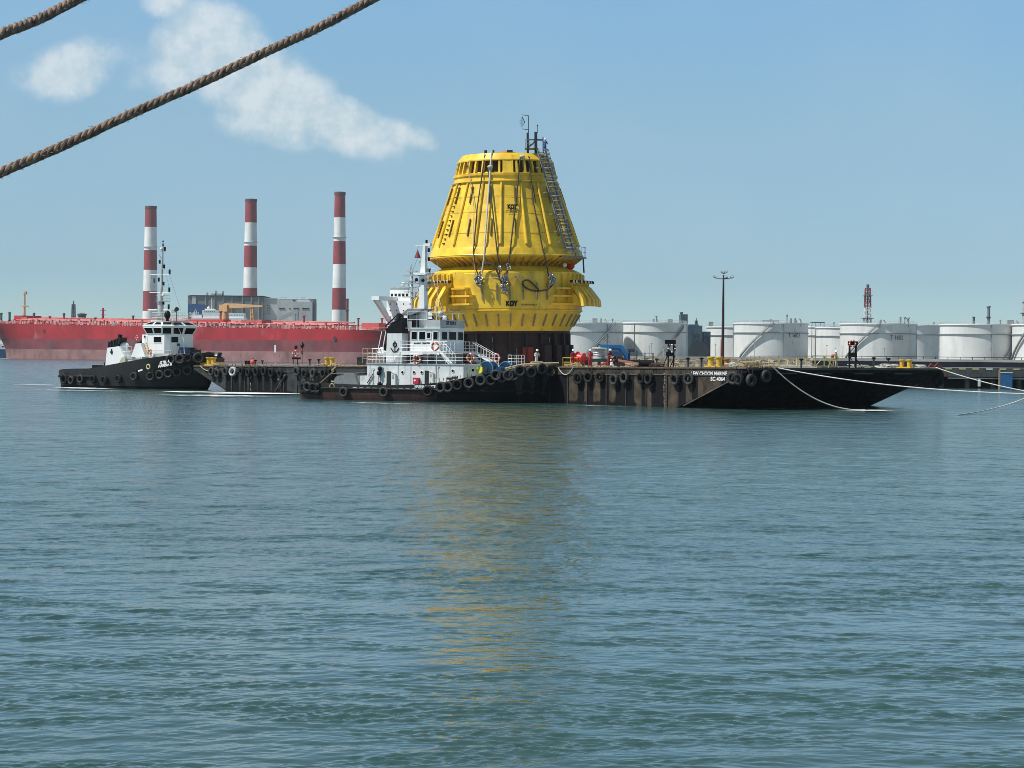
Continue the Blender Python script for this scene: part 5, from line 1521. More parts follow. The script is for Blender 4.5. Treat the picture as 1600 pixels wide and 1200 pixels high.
# top: lifting pad with reddish cap, platform frame, day shape
part('crown_cap', MB().lathe([(1.4, z_top + .1), (1.3, z_top + .45), (.6, z_top + .55), (.01, z_top + .7)], 20), M('orange_red_primer', (.55, .16, .07), .7), cone)
for i, (px, w_) in enumerate(((797, 9), (760, 4), (772, 3))):
    x = (px - 790) / S; part('lifting_lug', MB().bb(x - w_ / 2 / S, x + w_ / 2 / S, -4.6, -4.2, z_top - .1, z_top + .35), maroon, cone)
Xc = lambda px: (px - 790) / S
fy = -3.4
m = MB(); m.bb(Xc(823), Xc(826.5), fy - .1, fy + .15, z_top - .2, cz(212)); m.bb(Xc(835), Xc(839.5), fy - .1, fy + .2, z_top - .2, cz(211)); m.bb(Xc(847.5), Xc(849), fy - .1, fy + .1, z_top - .5, cz(219)); part('frame_post', m, dark_steel, cone)
m = MB(); m.beam((Xc(824), fy, cz(222.5)), (Xc(848), fy, cz(223.5)), .16); m.beam((Xc(825), fy, cz(235)), (Xc(837), fy, cz(225)), .18); m.bb(Xc(820), Xc(841), fy - .8, fy + .8, cz(238), cz(237)); part('frame_beam', m, dark_steel, cone)
m = MB(); m.rail([(Xc(821), fy - .7, cz(237)), (Xc(834), fy - .7, cz(237))], 1.05, .5, .025, 2); part('frame_railing', m, steel, cone)
m = MB(); m.tube([(Xc(826), fy, cz(212)), (Xc(826), fy, cz(185.5))], .045, 6); m.tube([(Xc(826), fy, cz(185.5)), (Xc(815.8), fy, cz(184.5))], .04, 6); m.tube([(Xc(826), fy, cz(207.5)), (Xc(815.8), fy, cz(206))], .04, 6); part('shape_pole', m, dark_steel, cone)
m = MB(); dc, dz0, dz1, dw = Xc(816), cz(204), cz(187), .34
m.tube([(dc, fy, dz1), (dc + dw, fy, (dz0 + dz1) / 2), (dc, fy, dz0), (dc - dw, fy, (dz0 + dz1) / 2), (dc, fy, dz1)], .04, 5)
m.tube([(dc, fy - dw, (dz0 + dz1) / 2), (dc, fy, dz1)], .03, 5); m.tube([(dc, fy - dw, (dz0 + dz1) / 2), (dc, fy, dz0)], .03, 5); m.tube([(dc, fy + dw, (dz0 + dz1) / 2), (dc, fy, dz1)], .03, 5); m.tube([(dc, fy + dw, (dz0 + dz1) / 2), (dc, fy, dz0)], .03, 5)
for q in range(1, 6):
    f = q / 6; zc_ = dz0 + (dz1 - dz0) * f; ww = dw * (1 - abs(2 * f - 1)); m.tube([(dc - ww, fy, zc_), (dc + ww, fy, zc_)], .018, 4)
    m.tube([(dc - dw + 2 * dw * f, fy, (dz0 + dz1) / 2 - ww * 1.9), (dc - dw + 2 * dw * f, fy, (dz0 + dz1) / 2 + ww * 1.9)], .018, 4)
part('lattice_diamond', m, dark_steel, cone)
m = MB(); m.tube([(Xc(840), fy + .2, cz(212)), (Xc(840), fy + .2, cz(201))], .03, 5); m.sphere((Xc(840), fy + .2, cz(200.5)), .1, 8, 5); part('light_pole', m, dark_steel, cone)
# caged ladder down the right side with platform at its foot
laz = lambda f: 42.5 + 6.0 * f
def lad_pt(f, off=.0):
    z = cz(241) + (cz(398) - cz(241)) * f
    r = (r_w + .2 if z > z_w1 else cone_r(z) if z < z_c1 else r_w1 + .2) + .55 + off
    return ring_pt(r, laz(f), z)
L0, L1 = ring_pt(r_w + .75, 40.5, cz(240)), ring_pt(r_s1 + .55, 50, cz(399))
sd = Vector((math.cos(R(45)), math.sin(R(45)), 0)); nr = Vector((math.sin(R(45)), -math.cos(R(45)), 0))
lad = part('caged_ladder', MB().ladder(L0, L1, 1.3, sd, .10, .42), steel, cone)
m = MB(); N = 22; hoops = []
for i in range(N + 1):
    c = L0.lerp(L1, i / N); pts = [c + sd * (.62 * math.cos(a)) + nr * (.2 + .75 * math.sin(a)) for a in [math.pi * k / 8 for k in range(9)]]
    m.tube(pts, .035, 4, False); hoops.append(pts)
for k in range(0, 9, 2): m.tube([h_[k] for h_ in hoops], .03, 4, False)
part('safety_cage', m, steel, lad)
m = MB()
for f in (.18, .42, .63, .80, .9):
    c = L0.lerp(L1, f); m.beam(c - sd * .9, c - nr * .7 - sd * .9, .12); m.beam(c + sd * .6, c - nr * .8 + sd * .6, .12); m.beam(c - sd * 1.3, c + sd * .7, .10)
part('standoff', m, steel, lad)
# foot platform
m = MB(); m.lathe([(r_s1 - .1, z_sk1 + .05), (r_s1 + .55, z_sk1 + .05), (r_s1 + .55, z_sk1 - .1), (r_s1 - .1, z_sk1 - .1)], 14, R(42), R(78)); part('foot_platform', m, steel, cone)
m = MB(); m.rail([ring_pt(r_s1 + .5, a, z_sk1 + .05) for a in range(52, 80, 5)], 1.15, .9, .03, 2); part('platform_railing', m, steel, cone)
part('drop_pipe', MB().cyl(ring_pt(r_s1 + .2, 76, z_sk1), ring_pt(r_b + .5, 76, cz(428)), .09, n=8), dark_steel, cone)
part('red_cover', MB().sphere(ring_pt(r_b - .9, 70, cz(418)), .5, sc=(1, 1, .8)), M('bright_red_paint', (.6, .02, .03)), cone)
part('white_float', MB().sphere(ring_pt(r_b - .6, 55, cz(417.5)), .25), white_clean, cone)


# ------------------------------------------------------------------ slings, chains and hoses hanging on the buoy
def prof_r(z):
    if z > z_ch: return r_top + (r_w - r_top) * max(0, (z_top - z)) / (z_top - z_ch)
    if z > z_w1: return r_w + (r_w1 - r_w) * (z_w0 - z) / (z_w0 - z_w1)
    if z > z_c1: return r_w1 + .2
    if z > z_sk0: return cone_r(z) + .19
    if z > z_sk1: return r_s0 + (r_s1 - r_s0) * (z_sk0 - z) / (z_sk0 - z_sk1) + .08
    f = min(1, (z_sk1 - z) / (z_sk1 - cz(430)))
    return r_s1 + .1


def on_buoy(px, py, off=.08):
    z = cz(py); r = prof_r(z) + off; x = (px - 790) / S
    return Vector((x, -math.sqrt(max(.01, r * r - x * x)), z))


def sling(name, pts, rad, mat, label, group):
    path = []
    for (p0, p1) in zip(pts[:-1], pts[1:]):
        k = 7
        for i in range(k): path.append(on_buoy(p0[0] + (p1[0] - p0[0]) * i / k, p0[1] + (p1[1] - p0[1]) * i / k))
    path.append(on_buoy(*pts[-1]))
    o = part(name, MB().tube(path, rad, 7), mat); o.matrix_world = CM; return tag(o, label, 'sling', group)


G1 = 'lifting slings draped over the yellow cone'
sling('lifting_sling', [(759, 247), (747, 330), (741, 398), (744, 420), (748, 434)], .075, rope_dark, 'leftmost dark sling running from the window ring down to the left chain cluster', G1)
sling('lifting_sling', [(731, 250), (742, 330), (741.5, 384), (741, 400), (744, 434)], .045, rope_tan, 'thin pale sling left of the leftmost dark sling', G1)
sling('lifting_sling', [(769, 243), (765, 300), (758, 392), (757, 410), (753, 434)], .10, rope_white, 'thick white sling down the bright front of the cone', G1)
sling('lifting_sling', [(764, 268), (770, 330), (777, 398), (779, 416), (781, 433)], .08, rope_dark, 'dark sling slanting right from the white knot to the middle chains', G1)
sling('lifting_sling', [(813, 250), (807, 310), (797, 395), (795, 412), (791, 433)], .09, rope_dark, 'dark sling passing beside the upper black lettering', G1)
sling('lifting_sling', [(826, 250), (832, 320), (846, 395), (850, 410), (855, 437)], .08, rope_dark, 'rightmost dark sling, running down to the right chain cluster', G1)
for px, py, lb in ((767, 267, 'white rope knot on the white sling just below the window ring'), (816, 251, 'pale shackle knot at the top of the sling beside the lettering')):
    o = part('rope_knot', MB().sphere((0, 0, 0), .24, sc=(1.4, 1, .8)).torus((0, 0, -.2), (0, 1, 0), .16, .06, 12, 6), rope_white); o.matrix_world = CM @ T(*on_buoy(px, py, .25)); tag(o, lb, 'knot')


def chain_cluster(pts, label, seed):
    rn = random.Random(seed); me_ = []
    t = thing('chain_cluster', label, 'chain', CM @ T(*on_buoy(pts[0][0], pts[0][1], .3)), 'chain clusters on the buoy front'); inv = t.matrix_world.inverted()
    lk = mk(MB().torus((0, 0, 0), (0, 1, 0), .17, .05, 10, 6), 'chain_link', chain_steel)
    for (px, py, n_, sp) in pts:
        for k in range(n_):
            w_ = on_buoy(px + rn.uniform(-sp, sp), py + rn.uniform(-3.5, 3.5), rn.uniform(.1, .5))
            put('chain_link', lk, t, inv @ CM @ T(*w_) @ Euler((rn.uniform(0, 3), rn.uniform(0, 3), rn.uniform(0, 3))).to_matrix().to_4x4() @ Matrix.Diagonal((1, 1, 1.35, 1)))


chain_cluster([(748, 437, 14, 4), (749, 443, 12, 4), (750, 447, 6, 2.5)], 'bright chain cluster hanging under the two left slings', 1)
chain_cluster([(781, 424, 4, 1.5), (794, 422, 4, 1.5), (787, 439, 12, 4.5), (788, 446, 12, 4), (787, 453, 10, 3), (789, 460, 7, 2.5)], 'longest chain cluster, hanging in the middle above the lower lettering', 2)
chain_cluster([(858, 436, 7, 2.5), (861, 442, 9, 3.5), (858, 446, 4, 2)], 'small chain cluster at the right end of the looped hose', 3)


def hose(ptl, rad, mat, label, off=.22):
    ctr = [on_buoy(px, py, off) for px, py in ptl]; pts = []
    n = len(ctr)
    for i in range(n - 1):
        p0, p1, p2, p3 = ctr[max(0, i - 1)], ctr[i], ctr[i + 1], ctr[min(n - 1, i + 2)]
        for k in range(6):
            u = k / 6; pts.append(.5 * ((2 * p1) + (p2 - p0) * u + (2 * p0 - 5 * p1 + 4 * p2 - p3) * u * u + (3 * p1 - p0 - 3 * p2 + p3) * u ** 3))
    pts.append(ctr[-1]); o = part('hose', MB().tube(pts, rad, 8), mat); o.matrix_world = CM; tag(o, label, 'hose')


hose([(864, 439), (861, 448), (853, 455), (840, 458), (828, 457), (818, 452), (815, 446), (818, 442), (824, 442), (831, 448), (839, 456)], .11, rope_dark, 'dark hose looped across the front of the lower body')
hose([(757, 417), (764, 416.5), (771, 420), (777, 429), (781, 440), (784, 448)], .11, rope_dark, 'dark hose arching from the left slings to the middle chains')
hose([(743, 439), (766, 438.5), (790, 437.5), (806, 437.5)], .03, rope_white, 'thin pale tie line stretched between the chain clusters')
o = part('tie_bracket', MB().bb(-.25, .25, -.15, .15, 0, .2).beam((0, 0, .1), (0, 0, .75), .12), rope_tan); o.matrix_world = CM @ T(*on_buoy(807, 438.5, .25)); tag(o, 'small pale cleat where the tie line meets the looped hose', 'cleat')
hose([(808, 438), (812, 443), (815, 447)], .045, rope_white, 'short white rope from the pale cleat to the hose loop')
# ------------------------------------------------------------------ tugs
def tug_hull(root, st, mats, zsplit, inner, deckmat):
    """st rows: x, half breadth at waterline, half breadth at rail, rail height, deck height, forward shift of the rail"""
    m = MB(); K = 6
    def ring(s):
        x, hw, hd, zt, zd, sh = s
        out = []
        for j, z in enumerate((-1.2, 0.0, zsplit, zsplit + (zt - zsplit) * .45, zt - .12, zt)):
            f = max(0, min(1, z / zt)) ; f = f ** .8
            out.append((x + sh * f, hw * (1 if z >= 0 else .85) + (hd - hw) * f, max(z, -1.2)))
        fd = max(0, min(1, zd / zt)) ** .8
        out.append((x + sh, max(hd - .14, .01), zt)); out.append((x + sh * fd, max(hw + (hd - hw) * fd - .38, .005), zd))
        return out
    for sd in (-1, 1):
        o = len(m.v); rs = [ring(s) for s in st]
        for r_ in rs: m.v.extend([(p[0], sd * p[1], p[2]) for p in r_])
        for i in range(len(rs) - 1):
            for j in range(7):
                m.f.append((o + i * 8 + j, o + (i + 1) * 8 + j, o + (i + 1) * 8 + j + 1, o + i * 8 + j + 1)); m.m.append([1, 1, 0, 0, 0, 0, 2][j])
    r0 = ring(st[0]); m.mi = 0
    m.add([(p[0], p[1], p[2]) for p in r0[:6]] + [(p[0], -p[1], p[2]) for p in r0[:6]][::-1], [tuple(range(12))])
    part('hull', m, [mats[0], mats[1], inner], root, angle=60)
    rs = [ring(s)[7] for s in st]; dk = MB(); n = len(rs)
    dk.add([(p[0], -p[1], p[2]) for p in rs] + list(rs), [(i, i + 1, n + i + 1, n + i) for i in range(n - 1)]); part('deck', dk, deckmat, root)


def interp_st(st, x):
    for a, b in zip(st[:-1], st[1:]):
        if a[0] <= x <= b[0]:
            f = (x - a[0]) / (b[0] - a[0]); return [a[i] + (b[i] - a[i]) * f for i in range(6)]
    return list(st[-1] if x > st[-1][0] else st[0])


def hull_pt(st, x, z, side=-1, out=0.0):
    """point and outward direction on the tug side"""
    def P(xx):
        s = interp_st(st, xx); f = max(0, min(1, z / s[3])) ** .8
        return Vector((s[0] + s[5] * f, side * (s[1] + (s[2] - s[1]) * f), z))
    p = P(x); t = (P(x + .15) - P(x - .15)); n = Vector((t.y, -t.x, 0)).normalized()
    if n.y * side < 0: n = -n
    return p + n * out, n


def hang_tyre(root_frame, st, px, py, label, group, kind='n', sc=1.0, side=-1, out=.3, lo=-13, hi=14.4):
    # find the station whose projected column is px
    best = None
    zt = None
    for it in range(400):
        x = lo + (hi - lo) * it / 399; s = interp_st(st, x)
        z = 1.5
        for _ in range(3):
            p, n = hull_pt(st, x, z, side, out); w = root_frame.M @ p; z = z + (at_depth(px, py, w.y).z - w.z)
            z = max(.3, min(z, s[3] + .1))
        col = 800 + F * 0; v = CAM_M.inverted() @ (root_frame.M @ p); col = 800 + F * v.x / -v.z
        if (root_frame.M.to_3x3() @ n).dot(Vector((0, 1, 0))) > .25: continue
        d = abs(col - px)
        if best is None or d < best[0]: best = (d, p, n)
    d, p, n = best
    x = Vector((-n.y, n.x, 0)); Mx = Matrix((x, -n, Vector((0, 0, 1)))).transposed().to_4x4(); Mx.translation = p
    add_tyre(label, group, root_frame.M @ Mx, kind, sc, True)


def porthole(root, o, xd, r=.2):
    xd = Vector(xd).normalized(); n = xd.cross(Vector((0, 0, 1)))
    o = Vector(o)
    t = part('porthole', MB().torus(o + n * .02, n, r, .035, 18, 6), white, root); part('pane', MB().cyl(o, o + n * .03, r, n=18), glass, t)


def light_unit(root, p, name='navigation_light', r=.13, h=.4):
    part(name, MB().cyl(p, Vector(p) + Vector((0, 0, h)), r, n=8), black, root)


def floodlamp(root, p, d=(0, -1, 0)):
    p = Vector(p); d = Vector(d).normalized()
    part('floodlight', MB().cyl(p, p + d * .35, .16, .26, 12), white, root)


# ---- larger tug
A = TUGA
STA = [(-13.6, 3.2, 3.7, 1.95, 1.0, -.4), (-13.0, 4.1, 4.4, 1.92, 1.0, -.3), (-11, 4.7, 4.9, 1.85, 1.0, 0), (-7, 5.0, 5.1, 1.72, .95, 0), (-2, 5.0, 5.2, 1.68, .95, 0), (2, 5.0, 5.2, 1.82, 1.0, 0), (5, 4.7, 5.2, 2.1, 1.2, .1),
       (8, 4.0, 5.0, 2.75, 1.7, .3), (11, 2.9, 4.6, 3.35, 2.3, .6), (12.5, 1.9, 3.9, 3.75, 2.6, .9), (13.6, 1.0, 2.9, 3.95, 2.8, 1.1), (14.3, .3, 1.5, 4.05, 2.9, 1.2), (14.5, .05, .4, 4.1, 2.9, 1.3)]
tuga = thing('harbour_tug', 'larger black and white tug with white twin funnels pushing against the barge middle', 'tug', A.M)
tug_hull(tuga, STA, [hull_grey, hull_rust], 1.05, deck_yellow, M('tug_deck_green', (.10, .13, .11), .8, var=.4, rust=.3))
# black forward half of the hull sides is bare black paint over the grey
m = MB()
for sd in (-1, 1):
    o = len(m.v); xs_ = [4.2, 5, 6.5, 8, 9.5, 11, 12, 13, 13.7, 14.1, 14.45]
    for x in xs_:
        s = interp_st(STA, x)
        for z in (-.6, .2, .8, 1.4, min(2.0, s[3] - .3), s[3] - .05): m.v.append(tuple(hull_pt(STA, x, z, sd, .02)[0]))
    for i in range(len(xs_) - 1):
        for j in range(5): m.f.append((o + i * 6 + j, o + (i + 1) * 6 + j, o + (i + 1) * 6 + j + 1, o + i * 6 + j + 1)); m.m.append(0)
part('bow_plating', m, hull_black, tuga, angle=60)


def A_(px, py, y=-4.0): return A.at(px, py, 'y', y)


# fender belt with white dashes
m = MB()
pts = [hull_pt(STA, x, 1.25, -1, .06)[0] for x in np.linspace(-12.8, 14, 30)]; m.tube(pts, .11, 8); part('fender_belt', m, rubber, tuga)
for k in range(12):
    px = 552 + k * 10.3
    if px > 662: break
    p = A.at(px, 611.5, 'y', -5.1); q = A.at(px + 6.2, 611.5, 'y', -5.1)
    part('white_dash', MB().bb(p.x, q.x, -5.22, -5.13, 1.18, 1.38), offwhite, tuga)
# stern rubber rolls
for zz_, rr in ((1.55, .24), (.8, .26)):
    pts = []
    for k in range(15):
        a = math.pi * (.5 + k / 14); pts.append((-11.6 + 2.7 * math.cos(a), 4.75 * math.sin(a) * (1 if True else 1), zz_))
    pts = [(-10.2, 5.0, zz_)] + pts + [(-10.2, -5.0, zz_)]
    part('stern_fender', MB().tube(pts, rr, 12), rubber, tuga)
for i in range(7):
    a = R(188 + 14.5 * i); add_tyre(f'tyre lashed round the stern of the larger tug, {ORD[i]} from the left', 'tyre fenders on the larger tug', A.M @ T(-11.3 + 3.0 * math.cos(a), 5.0 * math.sin(a), 1.25 + .12 * (i % 2)) @ Rz(a + R(90)), 'w' if i % 2 else 'n', .92, False)
for px, lb in ((537, 'slack tyre on the rusty aft side of the larger tug'), (600, 'tyre on the rusty side below the aft door of the larger tug')):
    hang_tyre(A, STA, px, 612.5, lb, 'tyre fenders on the larger tug', 'w', .92)
bow = [(669, 611), (689, 605), (700.5, 604.5), (715, 601.5), (733.5, 598.5), (751, 594), (768, 594), (784, 589), (803, 586)]
for i, (px, py) in enumerate(bow):
    hang_tyre(A, STA, px, py, f'tyre on the bow half of the larger tug, {ORD[i]} from the left', 'tyre fenders on the larger tug', 'w' if i % 3 else 'n', 1.0 if i < 9 else 1.1)
# bow rope fender and lines
m = MB()
pts = [hull_pt(STA, x, interp_st(STA, x)[3] - .25, sd, .1)[0] for sd, rng_ in ((-1, np.linspace(11, 14.4, 10)), (1, np.linspace(14.4, 11, 10))) for x in rng_]
part('bow_fender', MB().tube(pts, .2, 12), rubber, tuga)
for i, x in enumerate((10.6, 11.6, 12.5, 13.3, 13.9, 14.3)):
    p, n_ = hull_pt(STA, x, interp_st(STA, x)[3] - .35 - .25 * (i % 2), -1, .32); xv = Vector((-n_.y, n_.x, 0)); Mx = Matrix((xv, -n_, Vector((0, 0, 1)))).transposed().to_4x4(); Mx.translation = p
    add_tyre(f'tyre crowded on the black bow rail of the larger tug, {ORD[i]} from the left', 'tyre fenders on the larger tug', A.M @ Mx, 'w', 1.0, False)
# house
dz = A_(650, 569.5).z
hx0, hx1 = A_(573.5, 590).x, A_(724, 590).x
m = MB(); m.prism([(hx0, -4), (hx1, -4), (hx1 + 1.3, -2.2), (hx1 + 1.3, 2.2), (hx1, 4), (hx0, 4)], (0, 0, .9), (1, 0, 0), (0, 1, 0), (0, 0, dz - .9))
part('deckhouse', m, offwhite, tuga)
part('upper_deck', MB().bb(hx0 - .1, hx1 + .2, -4.08, 4.08, dz + .002, dz + .08), ltgrey, tuga)
x1_ = A_(562, 590).x; part('aft_casing', MB().bb(x1_, hx0 - .005, -3.9, -1.5, .9, A_(568, 587).z), offwhite, tuga)
part('aft_casing', MB().bb(x1_ - .9, hx0 - .005, -1.4, 1.5, .9, A_(568, 590).z), offwhite, tuga)
for px in (578, 622, 642, 703):
    x = A_(px, 585).x; part('plate_seam', MB().bb(x - .02, x + .02, -4.03, -4.0, 1.0, dz), grey, tuga)
for px0, px1, py0, py1 in ((604.5, 612, 580, 604), (664, 671, 579, 602)):
    p, q = A_(px0, py0), A_(px1, py1); o_ = part('doorway_shade_panel', MB().bb(p.x, q.x, -4.06, -4.0, q.z, p.z), M('doorway_shade_black', (.01, .01, .011), .7), tuga)  # black panel on the wall paints in the dark of the open doorway
    r_ = A_(px1 + 6.5, py0 + 2)
    d_ = part('door', MB().bb(q.x + .05, r_.x, -4.22, -4.12, q.z + .1, p.z - .05), white, tuga); part('door_panel', MB().bb(q.x + .15, r_.x - .15, -4.25, -4.22, q.z + .9, p.z - .35), ltgrey, d_)
    part('handrail', MB().tube([(r_.x + .1, -4.15, q.z), (r_.x + .1, -4.3, q.z + 1.4), (q.x, -4.3, p.z + .02)], .03, 6), white, tuga)
for px, py in ((629, 582), (647, 582), (659, 582), (707.5, 579.5)):
    p = A_(px, py); porthole(tuga, (p.x, -4.0, p.z), (1, 0, 0), .17)
for y in (-3.1,):
    n_ = Vector((1.8, -1.3, 0)).normalized(); porthole(tuga, (hx1 + .66, -3.1, A_(732, 578.5).z), (1.3, 1.8, 0), .18)
p, q = A_(647.5, 590), A_(656, 600); o_ = part('fire_box', MB().bb(p.x, q.x, -4.35, -4.0, q.z, p.z), M('fire_box_red', (.50, .02, .06), .45), tuga); part('emblem', MB().cyl(((p.x + q.x) / 2 - .1, -4.37, p.z - .3), ((p.x + q.x) / 2 - .1, -4.35, p.z - .3), .12, n=12), white, o_)
for px, py0, py1 in ((582, 576, 596), (596, 574, 600), (683, 572, 590), (592.5, 578, 603)):
    p, q = A_(px, py0), A_(px, py1); part('pipe', MB().tube([(p.x + .25, -4.05, p.z), (p.x, -4.12, p.z), (p.x, -4.12, q.z)], .035, 6), grey, tuga)
for px, py in ((593.5, 583), (594.5, 600), (595, 576)):
    p = A_(px, py); part('vent', MB().sphere((p.x, -4.2, p.z), .26, 10, 6), black, tuga)
p = A_(572, 590); part('davit_arm', MB().beam((p.x + .2, -4.1, p.z - .6), (p.x + .9, -4.1, p.z + .4), .08), dark_steel, tuga)
# fan-shaped lamps at the bow side
for px, py in ((703, 591), (711, 589.5)):
    p = A_(px, py, -4.6); part('deck_fitting', MB().cyl((p.x, -4.6, p.z - .8), (p.x, -4.6, p.z - .1), .06, n=8).cyl((p.x - .3, -4.6, p.z), (p.x + .3, -4.6, p.z), .16, n=12), dark_steel, tuga)
# aft deck gear
p = A.at(553, 590, 'y', -2.5)
m = MB(); m.prism([(p.x - 1.2, 1.0), (p.x + 1.0, 1.0), (p.x + .3, 2.9), (p.x - 1.0, 2.9)], (0, -3.0, 0), (1, 0, 0), (0, 0, 1), (0, .5, 0)); part('tow_post', m, grey, tuga)
m = MB(); m.prism([(p.x - 1.9, 1.0), (p.x - .9, 1.0), (p.x - .9, 2.6), (p.x - 1.4, 2.6)], (0, .5, 0), (1, 0, 0), (0, 0, 1), (0, .5, 0)); part('tow_post', m, grey, tuga)
m = MB(); a_, b_ = A.at(506, 602, 'y', -4.0), A.at(516, 579, 'y', -4.0); m.beam((a_.x - .6, -4, 1.7), (b_.x, -3.2, b_.z), .12); m.beam((b_.x - .3, -3.2, b_.z), (b_.x + .2, -3.2, b_.z + .4), .14); part('stern_davit', m, rope_tan, tuga)
a_, b_ = A.at(516, 584, 'y', 0), A.at(570, 583, 'y', 0); part('tow_wire', MB().tube([(a_.x, 0, a_.z), (b_.x, 0, b_.z)], .04, 6), dark_steel, tuga)
for px in (513, 531): p = A.at(px, 590, 'y', 0); part('towing_bollard', MB().cyl((p.x, 0, 1), (p.x, 0, 2.6), .3, n=14), black, tuga)
p = A.at(542, 590, 'y', -1); part('tow_winch', MB().cyl((p.x - .6, -1.6, 1.9), (p.x - .6, 1.6, 1.9), .7, n=20).bb(p.x - 1.4, p.x + .2, -1.9, 1.9, .95, 1.3), grey, tuga)
p = A.at(519, 604, 'y', -5); part('fairlead', MB().torus((p.x, -5.0, 1.45), (0, 1, 0), .28, .08, 20, 8), rope_tan, tuga)
# text on bulwark
p, q = A.at(648, 607.6, 'y', -5.2), A.at(683, 604, 'y', -5.2)
pp, n_ = hull_pt(STA, p.x, 1.45, -1, .05)
lettering('MARINA DEMETER', tuga, pp, (1, 0, .02), (0, 0, 1), .42, white_clean, .012, q.x - p.x)
# bridge deck
bz = A_(650, 548.5, -3.4).z
bx0, bx1 = A.at(626, 550, 'y', -3.4).x, A.at(688, 550, 'y', -3.4).x
m = MB(); m.bb(bx0, bx1 + .9, -3.6, 3.6, bz - .12, bz); part('bridge_deck', m, white, tuga)
part('deck_apron', MB().bb(bx0 + .2, bx1, -3.66, -3.6, bz - .42, bz - .02), white, tuga)
lp, lq = A.at(659, 552.3, 'y', -3.66), A.at(683, 552.3, 'y', -3.66)
lettering('NO BT WASCATE', tuga, (lp.x, -3.67, bz - .36), (1, 0, 0), (0, 0, 1), .26, black, .01, lq.x - lp.x)
for sy in (-3.5, 3.4):
    m = MB(); m.prism([(bx0 - 1.1, dz + .08), (bx0 - .55, dz + .08), (bx0 + .6, bz - .14), (bx0 + .1, bz - .14)], (0, sy, 0), (1, 0, 0), (0, 0, 1), (0, .12, 0))
    m.prism([(bx1 - .1, bz - .14), (bx1 + .4, bz - .14), (bx1 + 1.6, dz + .08), (bx1 + 1.0, dz + .08)], (0, sy, 0), (1, 0, 0), (0, 0, 1), (0, .12, 0)); part('leg_bracket', m, white, tuga)
part('engine_casing', MB().bb(bx0 + 1.2, bx1 - .3, -2.4, 2.4, dz + .08, bz - .13), grey, tuga)
m = MB(); m.rail([(bx0, -3.5, bz), (bx1 + .85, -3.5, bz), (bx1 + .85, 3.5, bz)], 1.05, .85, .022, 3); part('bridge_railing', m, white, tuga)
m = MB(); m.rail([(hx0 + .05, -3.95, dz + .08), (hx1 - .1, -3.95, dz + .08), (hx1 + 1.1, -2.2, dz + .08), (hx1 + 1.1, 2.2, dz + .08)], 1.1, 1.05, .022, 3); m.rail([(hx0 + .05, 3.95, dz + .08), (hx0 + .05, -3.95, dz + .08)], 1.1, 1.2, .022, 3); part('house_railing', m, white, tuga)
# wheelhouse
wx0, wx1 = A.at(640.5, 530, 'y', -2.8).x, A.at(687, 530, 'y', -2.8).x; wy = 2.85
wz1 = A.at(665, 513.5, 'y', -2.8).z
part('wheelhouse', MB().bb(wx0, wx1, -wy, wy, bz, wz1), white, tuga)
wzb, wzt = A.at(665, 531.5, 'y', -2.85).z, A.at(665, 517.5, 'y', -2.85).z
for p0, p1 in ((642.5, 652.5), (654.5, 665.5), (676.5, 685)):
    a_, b_ = A.at(p0, 530, 'y', -2.85).x, A.at(p1, 530, 'y', -2.85).x; window(tuga, (a_, -2.85, wzb), (1, 0, 0), b_ - a_, wzt - wzb)
a_, b_ = A.at(667, 530, 'y', -2.85).x, A.at(673.5, 530, 'y', -2.85).x; window(tuga, (a_, -2.87, wzb + .15), (1, 0, 0), b_ - a_, wzt - wzb - .25)
for f0, f1 in ((.07, .31), (.36, .68), (.73, .97)):
    y0 = -wy + 2 * wy * f0; window(tuga, (wx1, y0, wzb + .02), (0, 1, 0), 2 * wy * (f1 - f0), wzt - wzb)
rz_ = A.at(665, 505, 'y', -2.8).z
m = MB(); m.bb(wx0 - .5, wx1 + .15, -wy - .15, wy + .15, wz1 + .002, wz1 + .1); part('roof', m, white, tuga)
rz2 = A.at(705, 500.5, 'x', wx1).z
m = MB(); m.prism([(wx1 - 1.9, 0), (wx1 - 1.4, rz2 - wz1 - .1), (wx1 + .05, rz2 - wz1 - .1), (wx1 + .1, 0)], (0, -wy, wz1 + .105), (1, 0, 0), (0, 0, 1), (0, 2 * wy, 0)); part('roof_cab', m, ltgrey, tuga)
lettering('ST 193 2', tuga, (wx1 + .09, -1.45, wz1 + .45), (0, 1, 0), (0, 0, 1), .52, black, .02, 2.2)
lettering('MARINA DEMETER', tuga, (A.at(646.5, 541, 'y', -2.86).x, -2.86, A.at(646, 538.3, 'y', -2.86).z), (1, 0, 0), (0, 0, 1), .34, dark_steel, .012, A.at(672, 541, 'y', -2.86).x - A.at(646.5, 541, 'y', -2.86).x)
m = MB(); tz = rz2; m.rail([(wx0 - .3, -wy, wz1 + .1), (wx1 - 1.6, -wy, wz1 + .1)], tz + .75 - wz1, 1.2, .02, 2); m.rail([(wx1 - 1.4, -wy, tz), (wx1 + .05, -wy, tz), (wx1 + .05, wy, tz), (wx1 - 1.4, wy, tz)], .75, 1.3, .02, 1); part('roof_railing', m, white, tuga)
floodlamp(tuga, (A.at(690, 489, 'y', -1.5).x, -1.4, tz + .55)); part('lamp_post', MB().cyl((A.at(690, 489, 'y', -1.5).x, -1.4, tz), (A.at(690, 489, 'y', -1.5).x, -1.4, tz + .5), .05, n=8), dark_steel, tuga)
part('searchlight', MB().sphere((A.at(690, 489, 'y', -1.5).x, -1.65, tz + .7), .33, 14, 8), ltgrey, tuga)
part('radar_dome', MB().sphere((wx1 - .8, -.2, tz + .25), .3, 12, 7), white_clean, tuga)
